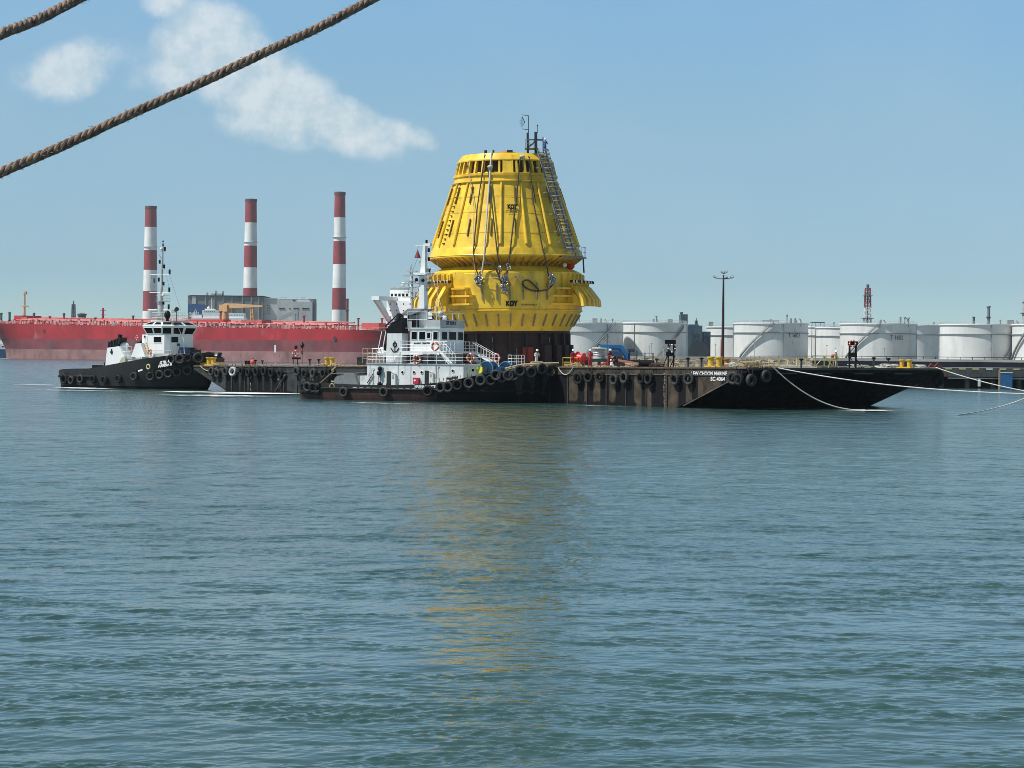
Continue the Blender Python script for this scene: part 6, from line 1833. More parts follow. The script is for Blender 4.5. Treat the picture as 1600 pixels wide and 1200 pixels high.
m = MB(); m.cyl((wx1 - .5, 1.2, tz), (wx1 - .5, 1.2, tz + 1.2), .06, n=8); m.beam((wx1 - .5, .2, tz + 1.2), (wx1 - .5, 2.6, tz + 1.1), .10); part('radar_scanner', m, rope_tan, tuga)
part('locker', MB().bb(A.at(645, 505, 'y', -1.6).x, A.at(651, 505, 'y', -1.6).x, -1.8, -1.0, wz1 + .1, A.at(648, 498, 'y', -1.8).z), black, tuga)
# funnels
fz0, fz1 = dz + .08, A.at(622, 492, 'y', -3).z
fx = [A.at(px, 571 if i < 2 else 500, 'y', -2.8).x for i, px in enumerate((607.5, 632, 608.5, 636))]
fzb = A.at(622, 521, 'y', -3).z; fzt = A.at(620, 501, 'y', -3).z
for y0, nm in ((-3.5, 0), (2.1, 1)):
    xb0, xb1, xm0, xm1 = fx[0], fx[1], A.at(610, 521, 'y', -2.8).x, A.at(633, 521, 'y', -2.8).x
    ff = part('funnel', MB().prism([(xb0, fz0), (xb1, fz0), (xm1, fzb), (xm0, fzb)], (0, y0, 0), (1, 0, 0), (0, 0, 1), (0, 1.4, 0)), offwhite, tuga)
    xt0 = A.at(607, 508, 'y', -2.8).x; xtr = A.at(633, 502, 'y', -2.8).x
    part('black_top', MB().prism([(xm0, fzb + .003), (xm1, fzb + .003), (xtr, fzt + .3), (xt0 + .9, fzt - .2), (xt0, fzt - 1.0)], (0, y0 + .001, 0), (1, 0, 0), (0, 0, 1), (0, 1.398, 0)), black, ff)
    m = MB(); p0 = Vector((xt0, y0, fzt - .6)); p1 = Vector((A.at(626, 492, 'y', -2.8).x, y0, fz1)); p2 = Vector((xtr + .1, y0, fzt + .3)); p3 = Vector((A.at(633, 492, 'y', -2.8).x, y0, fz1))
    for dy in (0, 1.35):
        d_ = Vector((0, dy, 0)); m.beam(p0 + d_, p1 + d_, .1); m.beam(p1 + d_, p3 + d_, .1); m.beam(p3 + d_, p2 + d_, .1); m.beam(p0 + d_, p2 + d_, .06); m.beam(p1.lerp(p0, .5) + d_, p2 + d_, .06)
    m.beam(p1, p1 + Vector((0, 1.35, 0)), .08); m.beam(p0, p0 + Vector((0, 1.35, 0)), .08); part('exhaust_guard', m, black, ff)
    part('exhaust_pipe', MB().cyl((xm1 - 1.1, y0 + .7, fzb + .8), (xm1 - .7, y0 + .7, fzt + .8), .3, .3, 14), dark_steel, ff)
# emblem on the funnel
ex = A.at(617, 545, 'y', -3.5)
m = MB(); m.torus((ex.x, -3.52, ex.z + .45), (0, 1, 0), .22, .06, 14, 5); m.tube([(ex.x, -3.52, ex.z + .9), (ex.x, -3.52, ex.z - .3)], .05, 5); m.tube([(ex.x - .5, -3.52, ex.z + .1), (ex.x - .25, -3.52, ex.z - .25), (ex.x, -3.52, ex.z - .35), (ex.x + .25, -3.52, ex.z - .25), (ex.x + .5, -3.52, ex.z + .1)], .06, 5); part('emblem', m, black, tuga)
# grey flare screen between funnel and mast
sx0, sx1 = A.at(633, 485, 'y', 0).x, A.at(668, 485, 'y', 0).x; sz = A.at(650, 482.5, 'y', 0).z; sz0 = A.at(650, 493, 'y', 0).z
part('smoke_screen', MB().prism([(sx0, sz0), (sx0 + 1.0, sz), (sx1 + .2, sz), (sx1 - 1.4, sz0)], (0, -1.2, 0), (1, 0, 0), (0, 0, 1), (0, 2.4, 0)), grey, tuga)
part('mast_house', MB().bb(A.at(636, 500, 'y', -.9).x, A.at(655, 500, 'y', -.9).x, -.9, .9, wz1 + .1, sz0), ltgrey, tuga)
# white liferafts and boxes aft of the funnel
for i, (px, py) in enumerate(((598, 553), (592, 547))):
    p = A.at(px, py, 'y', -2.5); part('liferaft_canister', MB().sphere((p.x, -2.5 + i, p.z), .45 if i else .5, 14, 8, (1.3, 1, .8)), white_clean, tuga)
m = MB(); p = A.at(590, 571, 'y', -2.6); m.rail([(p.x - .5, -2.9, dz + .08), (p.x + .9, -2.9, dz + .08)], 1.6, .5, .03, 3); m.beam((p.x - .3, -2.6, dz), (p.x + .5, -2.6, dz + 3.6), .07); m.beam((p.x + .3, -2.6, dz), (p.x + 1.0, -2.6, dz + 3.6), .07); part('raft_cradle', m, white, tuga)
p = A.at(602, 540, 'y', -2); part('crane_post', MB().cyl((p.x, -2, dz), (p.x, -2, p.z), .22, .15, 10).sphere((p.x, -2, p.z), .3, 10, 6), black, tuga)
p = A.at(573, 565, 'y', -2.5); m = MB(); m.rail([(p.x, -3.4, dz + .08), (p.x + 1.9, -3.4, dz + .08), (p.x + 1.9, 3, dz + .08)], 1.55, .6, .035, 3); part('aft_railing', m, rope_tan, tuga)
# casing clutter under bridge deck
for px in (640, 655, 672):
    p = A.at(px, 565, 'y', -2.6); part('casing_hatch', MB().bb(p.x - .35, p.x + .35, -2.5, -2.4, dz + .2, bz - .35), dark_steel, tuga)
# stairs
def stair(root, a, b, w, side, mat=white):
    a, b, s = Vector(a), Vector(b), Vector(side).normalized() * (w / 2); m = MB()
    for q in (-1, 1):
        m.beam(a + s * q, b + s * q, .08, .22); m.beam(a + s * q + Vector((0, 0, 1)), b + s * q + Vector((0, 0, 1)), .05)
        for k in range(5): p = a.lerp(b, k / 4) + s * q; m.beam(p, p + Vector((0, 0, 1)), .04)
    st_ = part('stair', m, mat, root); n = max(4, int((a - b).length / .28)); m2 = MB()
    for k in range(1, n): m2.box(a.lerp(b, k / n), (.24, w, .03))
    part('treads', m2, ltgrey, st_); return st_


stair(tuga, (A.at(690, 549, 'y', -3.2).x, -3.2, bz), (A.at(709, 567, 'y', -3.2).x, -3.2, dz + .08), .8, (0, 1, 0))
stair(tuga, (A.at(731, 548, 'x', wx1 + 1).x + .2, 2.9, bz), (wx1 + 4.0, 2.9, dz + .08), .8, (0, 1, 0))
for (px, py, y, lb) in ((680, 541, -3.62, 'lifebuoy on the bridge railing beside the wheelhouse name'), (651.5, 562, -4.03, 'lifebuoy on the house railing below the bridge deck'), (735.5, 559, -3.3, 'lifebuoy on the forward railing of the larger tug'), (775, 559, 3.2, 'dark red lifebuoy on the far forward railing of the larger tug')):
    p = A.at(px, py, 'y', y); w = A.M @ Vector((p.x, y, p.z)); lifebuoy(T(*w) @ Rz(R(-26)), lb, 1.35)
# raised fore platform
fpx0, fpx1 = hx1 + .4, A.at(776, 565, 'y', 3.5).x
m = MB(); m.bb(hx1 + 1.31, hx1 + 3.2, 1.0, 4.4, dz - 1.1, dz); part('fore_platform', m, offwhite, tuga)
m = MB(); m.rail([(hx1 + 1.2, 4.3, dz), (hx1 + 3.2, 4.3, dz), (hx1 + 3.2, 1.1, dz)], 1.1, .8, .025, 3); part('fore_railing', m, white, tuga)
# blue bow winches
for (px, y, r_) in ((764, -1.5, 1.0), (794, .8, .95)):
    p = A.at(px, 577, 'y', y); z_ = 3.55
    w_ = part('winch_drum', MB().cyl((p.x, y - .6, z_), (p.x, y + .6, z_), r_ * .55, n=28), navy, tuga)
    for yy in (-.65, .65): part('winch_flange', MB().cyl((p.x, y + yy - .03, z_), (p.x, y + yy + .03, z_), r_ * .8, n=32), M('bright_winch_blue', (.005, .04, .11), .35, var=.4), w_)
    part('flange_rim', MB().torus((p.x, y - .65, z_), (0, 1, 0), r_ * .80, .06, 32, 6), M('blue_rim_highlight', (.10, .24, .32), .4), w_); part('winch_hub', MB().cyl((p.x, y - .8, z_), (p.x, y - .6, z_), .22, n=14), dark_steel, w_)  # rim coloured lighter as a painted highlight round the flange
    part('winch_bed', MB().bb(p.x - 1.1, p.x + 1.1, y - 1.2, y + 1.3, 2.3, 2.5), navy, w_)
    part('winch_motor', MB().cyl((p.x + 1.0, y + .2, z_ - .1), (p.x + 1.0, y + 1.3, z_ - .1), .35, n=16), navy, w_)
p = A.at(749, 578, 'y', -2.9); part('yellow_drum_end', MB().cyl((p.x, -2.9, p.z), (p.x + .05, -2.7, p.z), .38, n=20), M('bright_yellow_disc', (.75, .68, .06), .5), tuga)
part('bow_staple', MB().tube([(13.6, -1.2, 2.9), (13.6, -1.2, 4.2), (13.6, 1.2, 4.2), (13.6, 1.2, 2.9)], .22, 12), rope_tan, tuga)
p = A.at(815, 577, 'y', -2); m = MB(); m.tube([(p.x - 1.8, -2.4, 3.6), (p.x, -2.0, 4.05), (p.x + 2.2, -1.0, 4.2), (p.x + 3.5, -.2, 4.25)], .10, 8); m.tube([(p.x - 2.3, -1.0, 3.5), (p.x, -1.2, 3.95), (p.x + 3.2, .2, 4.2)], .08, 8); part('hawser', m, rope_tan, tuga)
# main mast
mx = A.at(661, 480, 'y', 0).x; zA = wz1 + .1
mh = lambda py: A.at(661, py, 'y', 0).z
m = MB(); m.prism([(mx - .40, zA), (mx + .42, zA), (mx + .30, mh(432)), (mx - .28, mh(432))], (0, -.4, 0), (1, 0, 0), (0, 0, 1), (0, .8, 0)); part('mast_column', m, white_clean, tuga)
part('mast_upper', MB().prism([(mx - .26, mh(431.5)), (mx + .34, mh(431.5)), (mx + .34, mh(385)), (mx + .05, mh(385))], (0, -.28, 0), (1, 0, 0), (0, 0, 1), (0, .56, 0)), white_clean, tuga)
part('mast_platform', MB().prism([(mx - 1.0, mh(426.5)), (mx + 1.0, mh(426.5)), (mx + .6, mh(430)), (mx - .5, mh(430))], (0, -.9, 0), (1, 0, 0), (0, 0, 1), (0, 1.8, 0)), white, tuga)
part('mast_head', MB().bb(mx - .9, mx + .2, -.2, .2, mh(385), mh(383)).bb(mx + .1, mx + .95, -.25, .25, mh(385), mh(380.5)), white, tuga)
for px, py in ((666.5, 378), (670, 391), (670, 405), (671.5, 423)):
    p = A.at(px, py, 'y', 0); light_unit(tuga, (p.x, 0, p.z - .2), h=.42)
    if py > 380: part('light_bracket', MB().bb(mx + .2, p.x + .15, -.1, .1, p.z - .28, p.z - .2), white, tuga)
p = A.at(652.5, 398, 'y', 0); part('day_cone', MB().lathe([(.0, .62), (.36, -.35), (.0, -.36)], 12, c=(p.x, 0, p.z)), M('dark_red_cone', (.15, .01, .02), .6), tuga)
m = MB(); a1_ = A.at(654, 384, 'y', 0); m.tube([(mx - .1, 0, mh(384)), (a1_.x, 0, a1_.z), (p.x, 0, p.z + .6)], .02, 4); m.tube([(p.x, 0, p.z - .4), (A.at(646, 420, 'y', 0).x, 0, A.at(646, 420, 'y', 0).z)], .015, 4); part('halyard', m, dark_steel, tuga)
part('satellite_dome', MB().sphere((A.at(657, 411, 'y', .5).x, .5, mh(411)), .24, 12, 7), white_clean, tuga); part('dome_post', MB().cyl((A.at(657, 411, 'y', .5).x, .5, mh(427)), (A.at(657, 411, 'y', .5).x, .5, mh(412)), .05, n=6), white, tuga)
# second (instrument) mast to the left
ix = A.at(644, 450, 'y', .5).x; m = MB()
m.cyl((ix, .5, sz), (ix, .5, mh(420)), .14, .09, 8)
for py, hw_, dz_ in ((423, .55, .12), (429, 1.0, .15), (438, .75, .1), (442, 1.4, .1), (455, .9, .1), (463, 1.1, .1)): m.bb(ix - hw_, ix + hw_, .3, .7, mh(py) - dz_, mh(py))
for px, py0, py1 in ((641, 417, 429), (643, 412, 424), (649, 436, 442), (639, 440, 447), (650, 455, 463), (638, 450, 458)): xx = A.at(px, 430, 'y', .5).x; m.cyl((xx, .5, mh(py1)), (xx, .5, mh(py0)), .05, n=6)
m.beam((ix, .5, mh(470)), (mx - .4, .3, mh(445)), .08); m.beam((ix, .5, mh(442)), (mx - .4, .2, mh(442)), .08); part('instrument_mast', m, ltgrey, tuga)
for px, py in ((651, 437), (661, 438)): p = A.at(px, py, 'y', -.5); part('horn', MB().sphere((p.x, -.55, p.z), .2, 10, 6), black, tuga)
rn = random.Random(9)
for px, py in ((669, 425), (673, 437), (672, 448), (668, 455), (675, 444), (648, 462), (653, 452)):
    p = A.at(px, py, 'y', .2); m = MB(); m.beam((mx, .2, p.z), (p.x, .2, p.z + .1), .05); m.box((p.x, .2, p.z + .18), (.25, .2, .3)); part('mast_fitting', m, ltgrey, tuga)
m = MB(); m.tube([(mx + .3, 0, mh(400)), (wx1, -2, tz + .7)], .012, 4); m.tube([(mx + .3, .2, mh(420)), (A.at(684, 420, 'y', .2).x, .2, mh(419))], .03, 4); m.tube([(A.at(684, 420, 'y', .2).x, .2, mh(410)), (A.at(684, 420, 'y', .2).x, .2, mh(480))], .02, 4); m.cyl((A.at(682, 490, 'y', -1).x, -1, tz), (A.at(681, 470, 'y', -1).x, -1, mh(471)), .05, n=6); part('aerials', m, white, tuga)

# ---- smaller tug
Bt = TUGB
STB = [(-10.7, 2.2, 2.6, 1.9, 1.0, -.3), (-10.3, 3.2, 3.6, 2.1, 1.1, -.25), (-9.6, 4.0, 4.3, 2.35, 1.2, -.1), (-8.5, 4.6, 4.8, 2.5, 1.2, 0), (-6, 4.9, 5.0, 2.6, 1.2, 0), (-3.2, 4.9, 5.0, 2.65, 1.2, 0), (0, 4.9, 5.1, 3.1, 1.5, 0), (4, 4.5, 5.1, 3.7, 2.75, .2),
       (7, 3.7, 4.9, 4.15, 3.3, .4), (9.5, 2.7, 4.4, 4.5, 3.7, .7), (11.5, 1.7, 3.6, 4.75, 4.0, 1.0), (12.8, .9, 2.6, 4.9, 4.1, 1.3), (13.6, .3, 1.4, 5.0, 4.2, 1.5), (13.8, .05, .4, 5.0, 4.2, 1.6)]
tugb = thing('harbour_tug', 'smaller black and white tug with a tall thin mast at the left barge end', 'tug', Bt.M)
tug_hull(tugb, STB, [hull_grey, hull_black], .35, white, M('tug_deck_green', (.10, .13, .11)))
b_ = lambda px, py, y=-3.0: Bt.at(px, py, 'y', y)
pts = [hull_pt(STB, x, 1.55, -1, .1)[0] for x in np.linspace(-10.4, -2, 12)]; part('fender_belt', MB().tube(pts, .16, 8), rubber, tugb)
pts = [hull_pt(STB, x, interp_st(STB, x)[3] - .9, sd, .15)[0] for sd, rg in ((-1, np.linspace(10.4, 13.7, 9)), (1, np.linspace(13.7, 9, 8))) for x in rg]; part('bow_fender', MB().tube(pts, .42, 12), rubber, tugb)
tb = [(101, 592.5, 'n', 1.2), (111.5, 594, 'w', 1), (125.5, 592, 'w', 1), (145, 592.5, 'n', .9), (163, 594, 'n', .95), (185, 592, 'n', .9), (209, 588, 'w', .95), (235, 588, 'w', 1.0), (250, 585.5, 'w', 1.05), (263, 583.5, 'w', 1.05), (277, 581.5, 'w', 1.1), (293, 578.5, 'w', 1.15), (309, 577, 'w', 1.1),
      (267, 562, 'w', 1.15), (281, 561, 'w', 1.15), (294, 559.5, 'n', .9), (309, 559, 'w', 1.2), (318, 581, 'n', 1.1)]
for i, (px, py, kd, sc) in enumerate(tb):
    wh = 'along the hull side' if i < 13 or i == 17 else 'in the upper bow row'
    j = i if i < 13 else (13 if i == 17 else i - 13)
    hang_tyre(Bt, STB, px, py, f'tyre {wh} of the smaller tug, {ORD[j]} from left', 'tyre fenders on the smaller tug', kd, sc, out=.35, lo=-10.6, hi=13.7)
for (px, py, y, sc, lb) in ((326, 557, 2.5, 1.1, 'tyre on top of the far bow rail of the smaller tug'), (302, 550, .5, 1.0, 'tyre lying on the bow deck of the smaller tug, behind the upper row')):
    p = Bt.at(px, py, 'y', y); add_tyre(lb, 'tyre fenders on the smaller tug', Bt.M @ T(p.x, y, min(p.z, 5.3)) @ Rz(R(20)), 'n', sc, False)
p, q = b_(238.5, 575, -5.1), b_(257.5, 570, -5.1)
pp, _ = hull_pt(STB, p.x, p.z - .05, -1, .06); qq, _ = hull_pt(STB, q.x, q.z, -1, .06)
sl_ = (b_(257, 563.5, -5.1) - b_(239, 569.5, -5.1)).normalized()
w_ = q.x - p.x
lettering('ST 902 A', tugb, hull_pt(STB, b_(239, 568, -5.1).x, b_(239, 569.0, -5.1).z, -1, .06)[0], sl_, (0, 0, 1), .52, white_clean, .03, w_ * .95, shear=.1)
lettering('MARINA A', tugb, hull_pt(STB, b_(236.8, 573.8, -5.1).x, b_(237, 574.4, -5.1).z, -1, .06)[0], sl_, (0, 0, 1), .58, white_clean, .03, w_ * 1.32, shear=.1)
p = b_(231.5, 573, -5.15); part('fairlead', MB().torus((p.x, -5.12, p.z), (0, 1, 0), .3, .09, 20, 8), M('pale_yellow_ring', (.6, .55, .3), .6), tugb)
p = b_(219.5, 580, -5.15); part('white_plate', MB().prism([(-.4, -.1), (.4, .1), (.4, .3), (-.4, .12)], (p.x, -5.2, p.z), (1, 0, 0), (0, 0, 1), (0, .06, 0)), white, tugb)
# deck houses
hz = b_(225, 557, -3.2)
x0, x1 = b_(196, 565, -3.4).x, b_(268, 560, -3.4).x
zmain = b_(240, 561.5, -3.4).z
part('deckhouse', MB().prism([(x0, -3.4), (x1, -3.4), (x1 + 1.0, -1.8), (x1 + 1.0, 1.8), (x1, 3.4), (x0, 3.4)], (0, 0, 2.6), (1, 0, 0), (0, 1, 0), (0, 0, zmain - 2.6)), white_clean, tugb)
part('boat_deck', MB().bb(x0 - .2, x1 + .3, -3.5, 3.5, zmain + .002, zmain + .08), ltgrey, tugb)
xw0, xw1 = b_(222, 540, -3.0).x, b_(261, 540, -3.0).x
zb1 = b_(250, 522.8, -3.0).z
lowp = [(xw0, -3.0), (xw1 - .5, -3.0), (xw1, -2.5), (xw1, 2.0), (xw1 - .8, 3.0), (xw0, 3.0)]
part('lower_wheelhouse', MB().prism(lowp, (0, 0, zmain + .08), (1, 0, 0), (0, 1, 0), (0, 0, zb1 - zmain - .08)), white_clean, tugb)
# flared bridge with two window rows
zb2, zb3, zb4 = b_(250, 511, -3.2).z, b_(250, 508.7, -3.2).z, b_(250, 502, -2.6).z


def ringpoly(grow, z):
    xc = (xw0 + xw1) / 2; hx, hy = (xw1 - xw0) / 2 + grow, 3.0 + grow; c = .95
    return [Vector((xc + a, b, z)) for a, b in ((-hx, -hy + c), (-hx + c, -hy), (-.0, -hy), (hx - c, -hy), (hx, -hy + c), (hx, hy - c), (hx - c, hy), (0, hy), (-hx + c, hy), (-hx, hy - c))]


rings = [ringpoly(.02, zb1 + .002), ringpoly(.42, zb2), ringpoly(.48, zb3), ringpoly(-.45, zb4)]
m = MB(); n = 10
m.add([v for r_ in rings for v in r_], [(i * n + k, i * n + (k + 1) % n, (i + 1) * n + (k + 1) % n, (i + 1) * n + k) for i in range(3) for k in range(n)] + [tuple(range(3 * n, 4 * n)), tuple(range(n))[::-1]])
part('bridge', m, white_clean, tugb, angle=15)


def quad_window(root, a, b, c, d, ins=.10, name='window'):
    """frame and pane on the quad a-b (bottom) c-d (top, above b, a)"""
    a, b, c, d = map(Vector, (a, b, c, d)); ctr = (a + b + c + d) / 4; nrm = (b - a).cross(d - a).normalized()
    ii = [p + (ctr - p).normalized() * ins for p in (a, b, c, d)]; oo = [p + (ctr - p).normalized() * ins * .45 for p in (a, b, c, d)]
    f = MB(); f.add([p + nrm * .05 for p in oo] + [p + nrm * .05 for p in ii] + list(oo) + list(ii), [(i, (i + 1) % 4, 4 + (i + 1) % 4, 4 + i) for i in range(4)] + [(8 + i, 8 + (i + 1) % 4, (i + 1) % 4, i) for i in range(4)] + [(4 + i, 4 + (i + 1) % 4, 12 + (i + 1) % 4, 12 + i) for i in range(4)])
    fo = part(name, f, white, root)
    part('pane', MB().add([p + nrm * .02 for p in ii] + [p - nrm * .02 for p in ii], [(0, 1, 2, 3), (7, 6, 5, 4)]), glass, fo)


for k in range(9):
    k2 = k + 1
    lo0, lo1, hi0, hi1 = rings[0][k], rings[0][k2 % n], rings[1][k], rings[1][k2 % n]
    u0, u1, v0, v1 = rings[2][k], rings[2][k2 % n], rings[3][k], rings[3][k2 % n]
    L_ = (lo1 - lo0).length; nn = 2 if L_ > 2.2 else 1
    for j in range(nn):
        f0, f1 = j / nn + .03, (j + 1) / nn - .03
        quad_window(tugb, lo0.lerp(lo1, f0).lerp(hi0.lerp(hi1, f0), .10), lo0.lerp(lo1, f1).lerp(hi0.lerp(hi1, f1), .10), lo0.lerp(lo1, f1).lerp(hi0.lerp(hi1, f1), .96), lo0.lerp(lo1, f0).lerp(hi0.lerp(hi1, f0), .96))
        quad_window(tugb, u0.lerp(u1, f0).lerp(v0.lerp(v1, f0), .12), u0.lerp(u1, f1).lerp(v0.lerp(v1, f1), .12), u0.lerp(u1, f1).lerp(v0.lerp(v1, f1), .8), u0.lerp(u1, f0).lerp(v0.lerp(v1, f0), .8), .13)
a_, c_ = b_(240, 535.5, -3.0), b_(253, 525.5, -3.0); window(tugb, (a_.x, -3.0, a_.z), (1, 0, 0), c_.x - a_.x, c_.z - a_.z)
window(tugb, (xw1, -2.3, a_.z), (0, 1, 0), 1.5, c_.z - a_.z)
part('door', MB().bb(b_(225, 540).x, b_(230, 540).x, -3.05, -3.0, zmain + .1, zb1 - .2), white, tugb)
a_ = b_(227, 521); porthole(tugb, (a_.x, -3.05, b_(227, 526).z), (1, 0, 0), .18)
part('blue_notice', MB().bb(xw1, xw1 + .04, -1.1, -.5, b_(276, 541).z, b_(276, 536.5).z), navy, tugb)
m = MB(); m.rail([(x0, -3.45, zmain + .08), (x1, -3.45, zmain + .08), (x1 + .3, 3.4, zmain + .08)], 1.1, .9, .025, 3); part('boat_deck_railing', m, ltgrey, tugb)
# upper deckhouse band with railing in front (white panels)
part('spray_panel', MB().bb(b_(240, 555, -3.47).x, b_(266, 555, -3.47).x, -3.52, -3.48, zmain + .1, zmain + .75), ltgrey, tugb)
# white side cowl and orange ladder
c0 = [b_(206, 557.5, -3.6), b_(228, 557.5, -3.6), b_(221, 536, -3.6), b_(213, 537, -3.6)]
part('side_cowl', MB().prism([(p.x, p.z) for p in c0], (0, -3.75, 0), (1, 0, 0), (0, 0, 1), (0, 1.4, 0)), white_clean, tugb)
lad = part('orange_ladder', MB().ladder((b_(234, 556, -3.8).x, -3.8, b_(234, 556, -3.8).z), (b_(226.5, 536, -3.8).x, -3.8, b_(226.5, 536, -3.8).z), .55, (1, 0, 0), .06, .35), M('orange_yellow_paint', (.62, .32, .06), .5), tugb)
a_ = b_(234.5, 550, -3.9); w = Bt.M @ Vector((a_.x, -3.95, a_.z)); lifebuoy(T(*w) @ Rz(R(-34)), 'orange lifebuoy beside the orange ladder on the smaller tug', 1.1)
a_ = b_(215.5, 527.5, -3.0); w = Bt.M @ Vector((a_.x, -3.2, a_.z)); lifebuoy(T(*w) @ Rz(R(-60)), 'red lifebuoy at the aft corner of the smaller tug wheelhouse', 1.0)
# funnel block aft
fxa = [b_(165, 579, -3.2).x, b_(196, 579, -3.2).x, b_(196, 556, -3.2).x, b_(184, 543, -3.2).x, b_(170.5, 543, -3.2).x]
fza = [1.2, 1.2, b_(196, 556, -3.2).z, b_(184, 541, -3.2).z, b_(170.5, 543.5, -3.2).z]
for y0 in (-3.6, 2.0):
    fu = part('funnel', MB().prism([(fxa[0] + .1, 1.2), (fxa[1], 1.2), (fxa[2] + .1, fza[2]), (fxa[3] + .6, fza[3]), (fxa[4], fza[4])], (0, y0, 0), (1, 0, 0), (0, 0, 1), (0, 1.6, 0)), white_clean, tugb)
    part('black_top', MB().prism([(fxa[4] + .05, fza[4] + .02), (fxa[3] + .3, fza[3] + .05), (fxa[3] + .7, fza[3] + 1.2), (fxa[4] + .2, fza[4] + .75)], (0, y0 + .05, 0), (1, 0, 0), (0, 0, 1), (0, 1.5, 0)), black, fu)
    m = MB()
    for k in range(5): x = fxa[4] + .2 + k * .5; m.beam((x, y0, fza[4] + .1 + k * .12), (x + .1, y0, fza[4] + .9 + k * .14), .07)
    part('louvre', m, dark_steel, fu)
    part('exhaust_pipe', MB().cyl((fxa[3] - .2, y0 + .8, fza[3]), (fxa[3] + .1, y0 + .8, fza[3] + 1.6), .3, n=14), black, fu)
ex = b_(174.5, 549, -3.6); m = MB(); m.tube([(ex.x, -3.63, ex.z + .35), (ex.x, -3.63, ex.z - .35)], .1, 5); m.torus((ex.x, -3.63, ex.z - .1), (0, 1, 0), .2, .05, 12, 5); part('emblem', m, dark_steel, tugb)
a_ = b_(191, 562, -3.6); c_ = b_(196, 556, -3.6)
m = MB(); m.prism([(b_(186, 578, -3.65).x, 1.3), (b_(196, 578, -3.65).x, 1.3), (b_(196, 558, -3.65).x, b_(196, 556, -3.65).z), (b_(190, 560, -3.65).x, b_(190, 559, -3.65).z), (b_(186.5, 566, -3.65).x, b_(187, 566, -3.65).z)], (0, -3.68, 0), (1, 0, 0), (0, 0, 1), (0, .06, 0)); part('rounded_recess', m, M('cream_paint', (.45, .44, .33), .6), tugb)
part('liferaft_canister', MB().sphere((b_(193, 539, -2.5).x, -2.5, b_(193, 539.5, -2.5).z), .6, 14, 8, (1.5, 1, .7)), white_clean, tugb)
m = MB(); m.rail([(b_(183, 550, -3.3).x, -3.3, b_(190, 549, -3.3).z - .8), (b_(205, 550, -3.3).x, -3.3, b_(190, 549, -3.3).z - .8)], 1.5, .8, .03, 2); part('raft_frame', m, white, tugb)
part('aft_house', MB().bb(b_(197, 570, -3.1).x, b_(207, 570, -3.1).x, -3.2, 3.2, 1.2, b_(200, 560, -3.1).z), M('cream_paint', (.45, .44, .33)), tugb)
part('doorway_shade_panel', MB().bb(b_(198.5, 570, -3.2).x, b_(202.5, 570, -3.2).x, -3.26, -3.2, 1.6, b_(200, 561.5, -3.2).z), MATS['doorway_shade_black'], tugb)  # same black panel, the doorway's inner shade as colour
# aft deck gear: crane arm, winch, bollard
m = MB(); a_, c_ = b_(164, 567, -3.4), b_(180, 560.5, -3.4); m.beam((a_.x, -3.4, a_.z), (c_.x, -3.4, c_.z), .18); m.cyl((a_.x, -3.4, 1.2), (a_.x, -3.4, a_.z), .12, n=8); part('crane_arm', m, black, tugb)
a_ = b_(166, 571, -3.0); part('tow_winch', MB().cyl((a_.x, -2.4, 2.6), (a_.x, -.8, 2.6), .8, n=20).bb(a_.x - 1, a_.x + 1, -2.6, -.6, 1.2, 1.7), M('dark_red_winch', (.12, .03, .04), .6), tugb)
a_ = b_(152, 575.5, -3.0); part('bollard', MB().bb(a_.x - .7, a_.x + .7, -3.3, -2.5, 2.4, 3.1).cyl((a_.x, -2.9, 1.2), (a_.x, -2.9, 2.5), .25, n=10), black, tugb)
# blue box forward
a_, c_ = b_(291, 547, 1), b_(304, 543, 1); part('blue_locker', MB().bb(a_.x, c_.x, -.6, 1.2, 3.2, c_.z), navy, tugb)
part('anchor_windlass', MB().cyl((9.3, -1.2, 4.0), (9.3, 1.2, 4.0), .7, n=20).bb(8.3, 10.3, -1.5, 1.5, 3.0, 3.4), dark_steel, tugb)
part('bow_staple', MB().tube([(11.6, -.9, 3.3), (11.6, -.9, 5.2), (11.6, .9, 5.2), (11.6, .9, 3.3)], .2, 12), black, tugb)
# roof, railing, mast
m = MB(); tp = [(v.x, v.y) for v in rings[3]]; zr_ = zb4 + .01
part('monkey_deck', MB().prism([((x - (xw0 + xw1) / 2) * 1.05 + (xw0 + xw1) / 2, y * 1.05) for x, y in tp], (0, 0, zr_), (1, 0, 0), (0, 1, 0), (0, 0, .1)), white, tugb)
m = MB(); m.rail([Vector((x, y, zr_ + .1)) for x, y in tp], 1.1, .8, .03, 3, True); part('monkey_railing', m, white, tugb)
mx = b_(253, 480, 0).x; mh = lambda py: Bt.at(253, py, 'y', 0).z
m = MB(); m.cyl((mx - .25, 0, zr_), (mx - .15, 0, mh(470)), .42, .36, 12); m.cyl((mx - .15, 0, mh(470)), (mx + .1, 0, mh(384)), .22, .09, 8); part('mast_column', m, ltgrey, tugb)
for py, px0, px1 in ((428.5, 235, 266), (456.5, 234, 267), (483.5, 231, 264)):
    a_, c_ = Bt.at(px0, py, 'y', 0), Bt.at(px1, py, 'y', 0); part('yardarm', MB().beam((a_.x, 0, mh(py)), (c_.x, 0, mh(py) - .05), .12), white, tugb)
part('mast_platform', MB().bb(mx - .6, mx + .95, -.6, .6, mh(471), mh(470)).rail([(mx - .5, -.6, mh(470)), (mx + .9, -.6, mh(470)), (mx + .9, .6, mh(470))], .7, .6, .025, 2), ltgrey, tugb)
for py, d_ in ((393, .45), (420.5, .4), (447.5, .35), (461, .3)): part('light_bracket', MB().bb(mx - .1, mx + d_, -.12, .12, mh(py), mh(py) + .1), ltgrey, tugb)
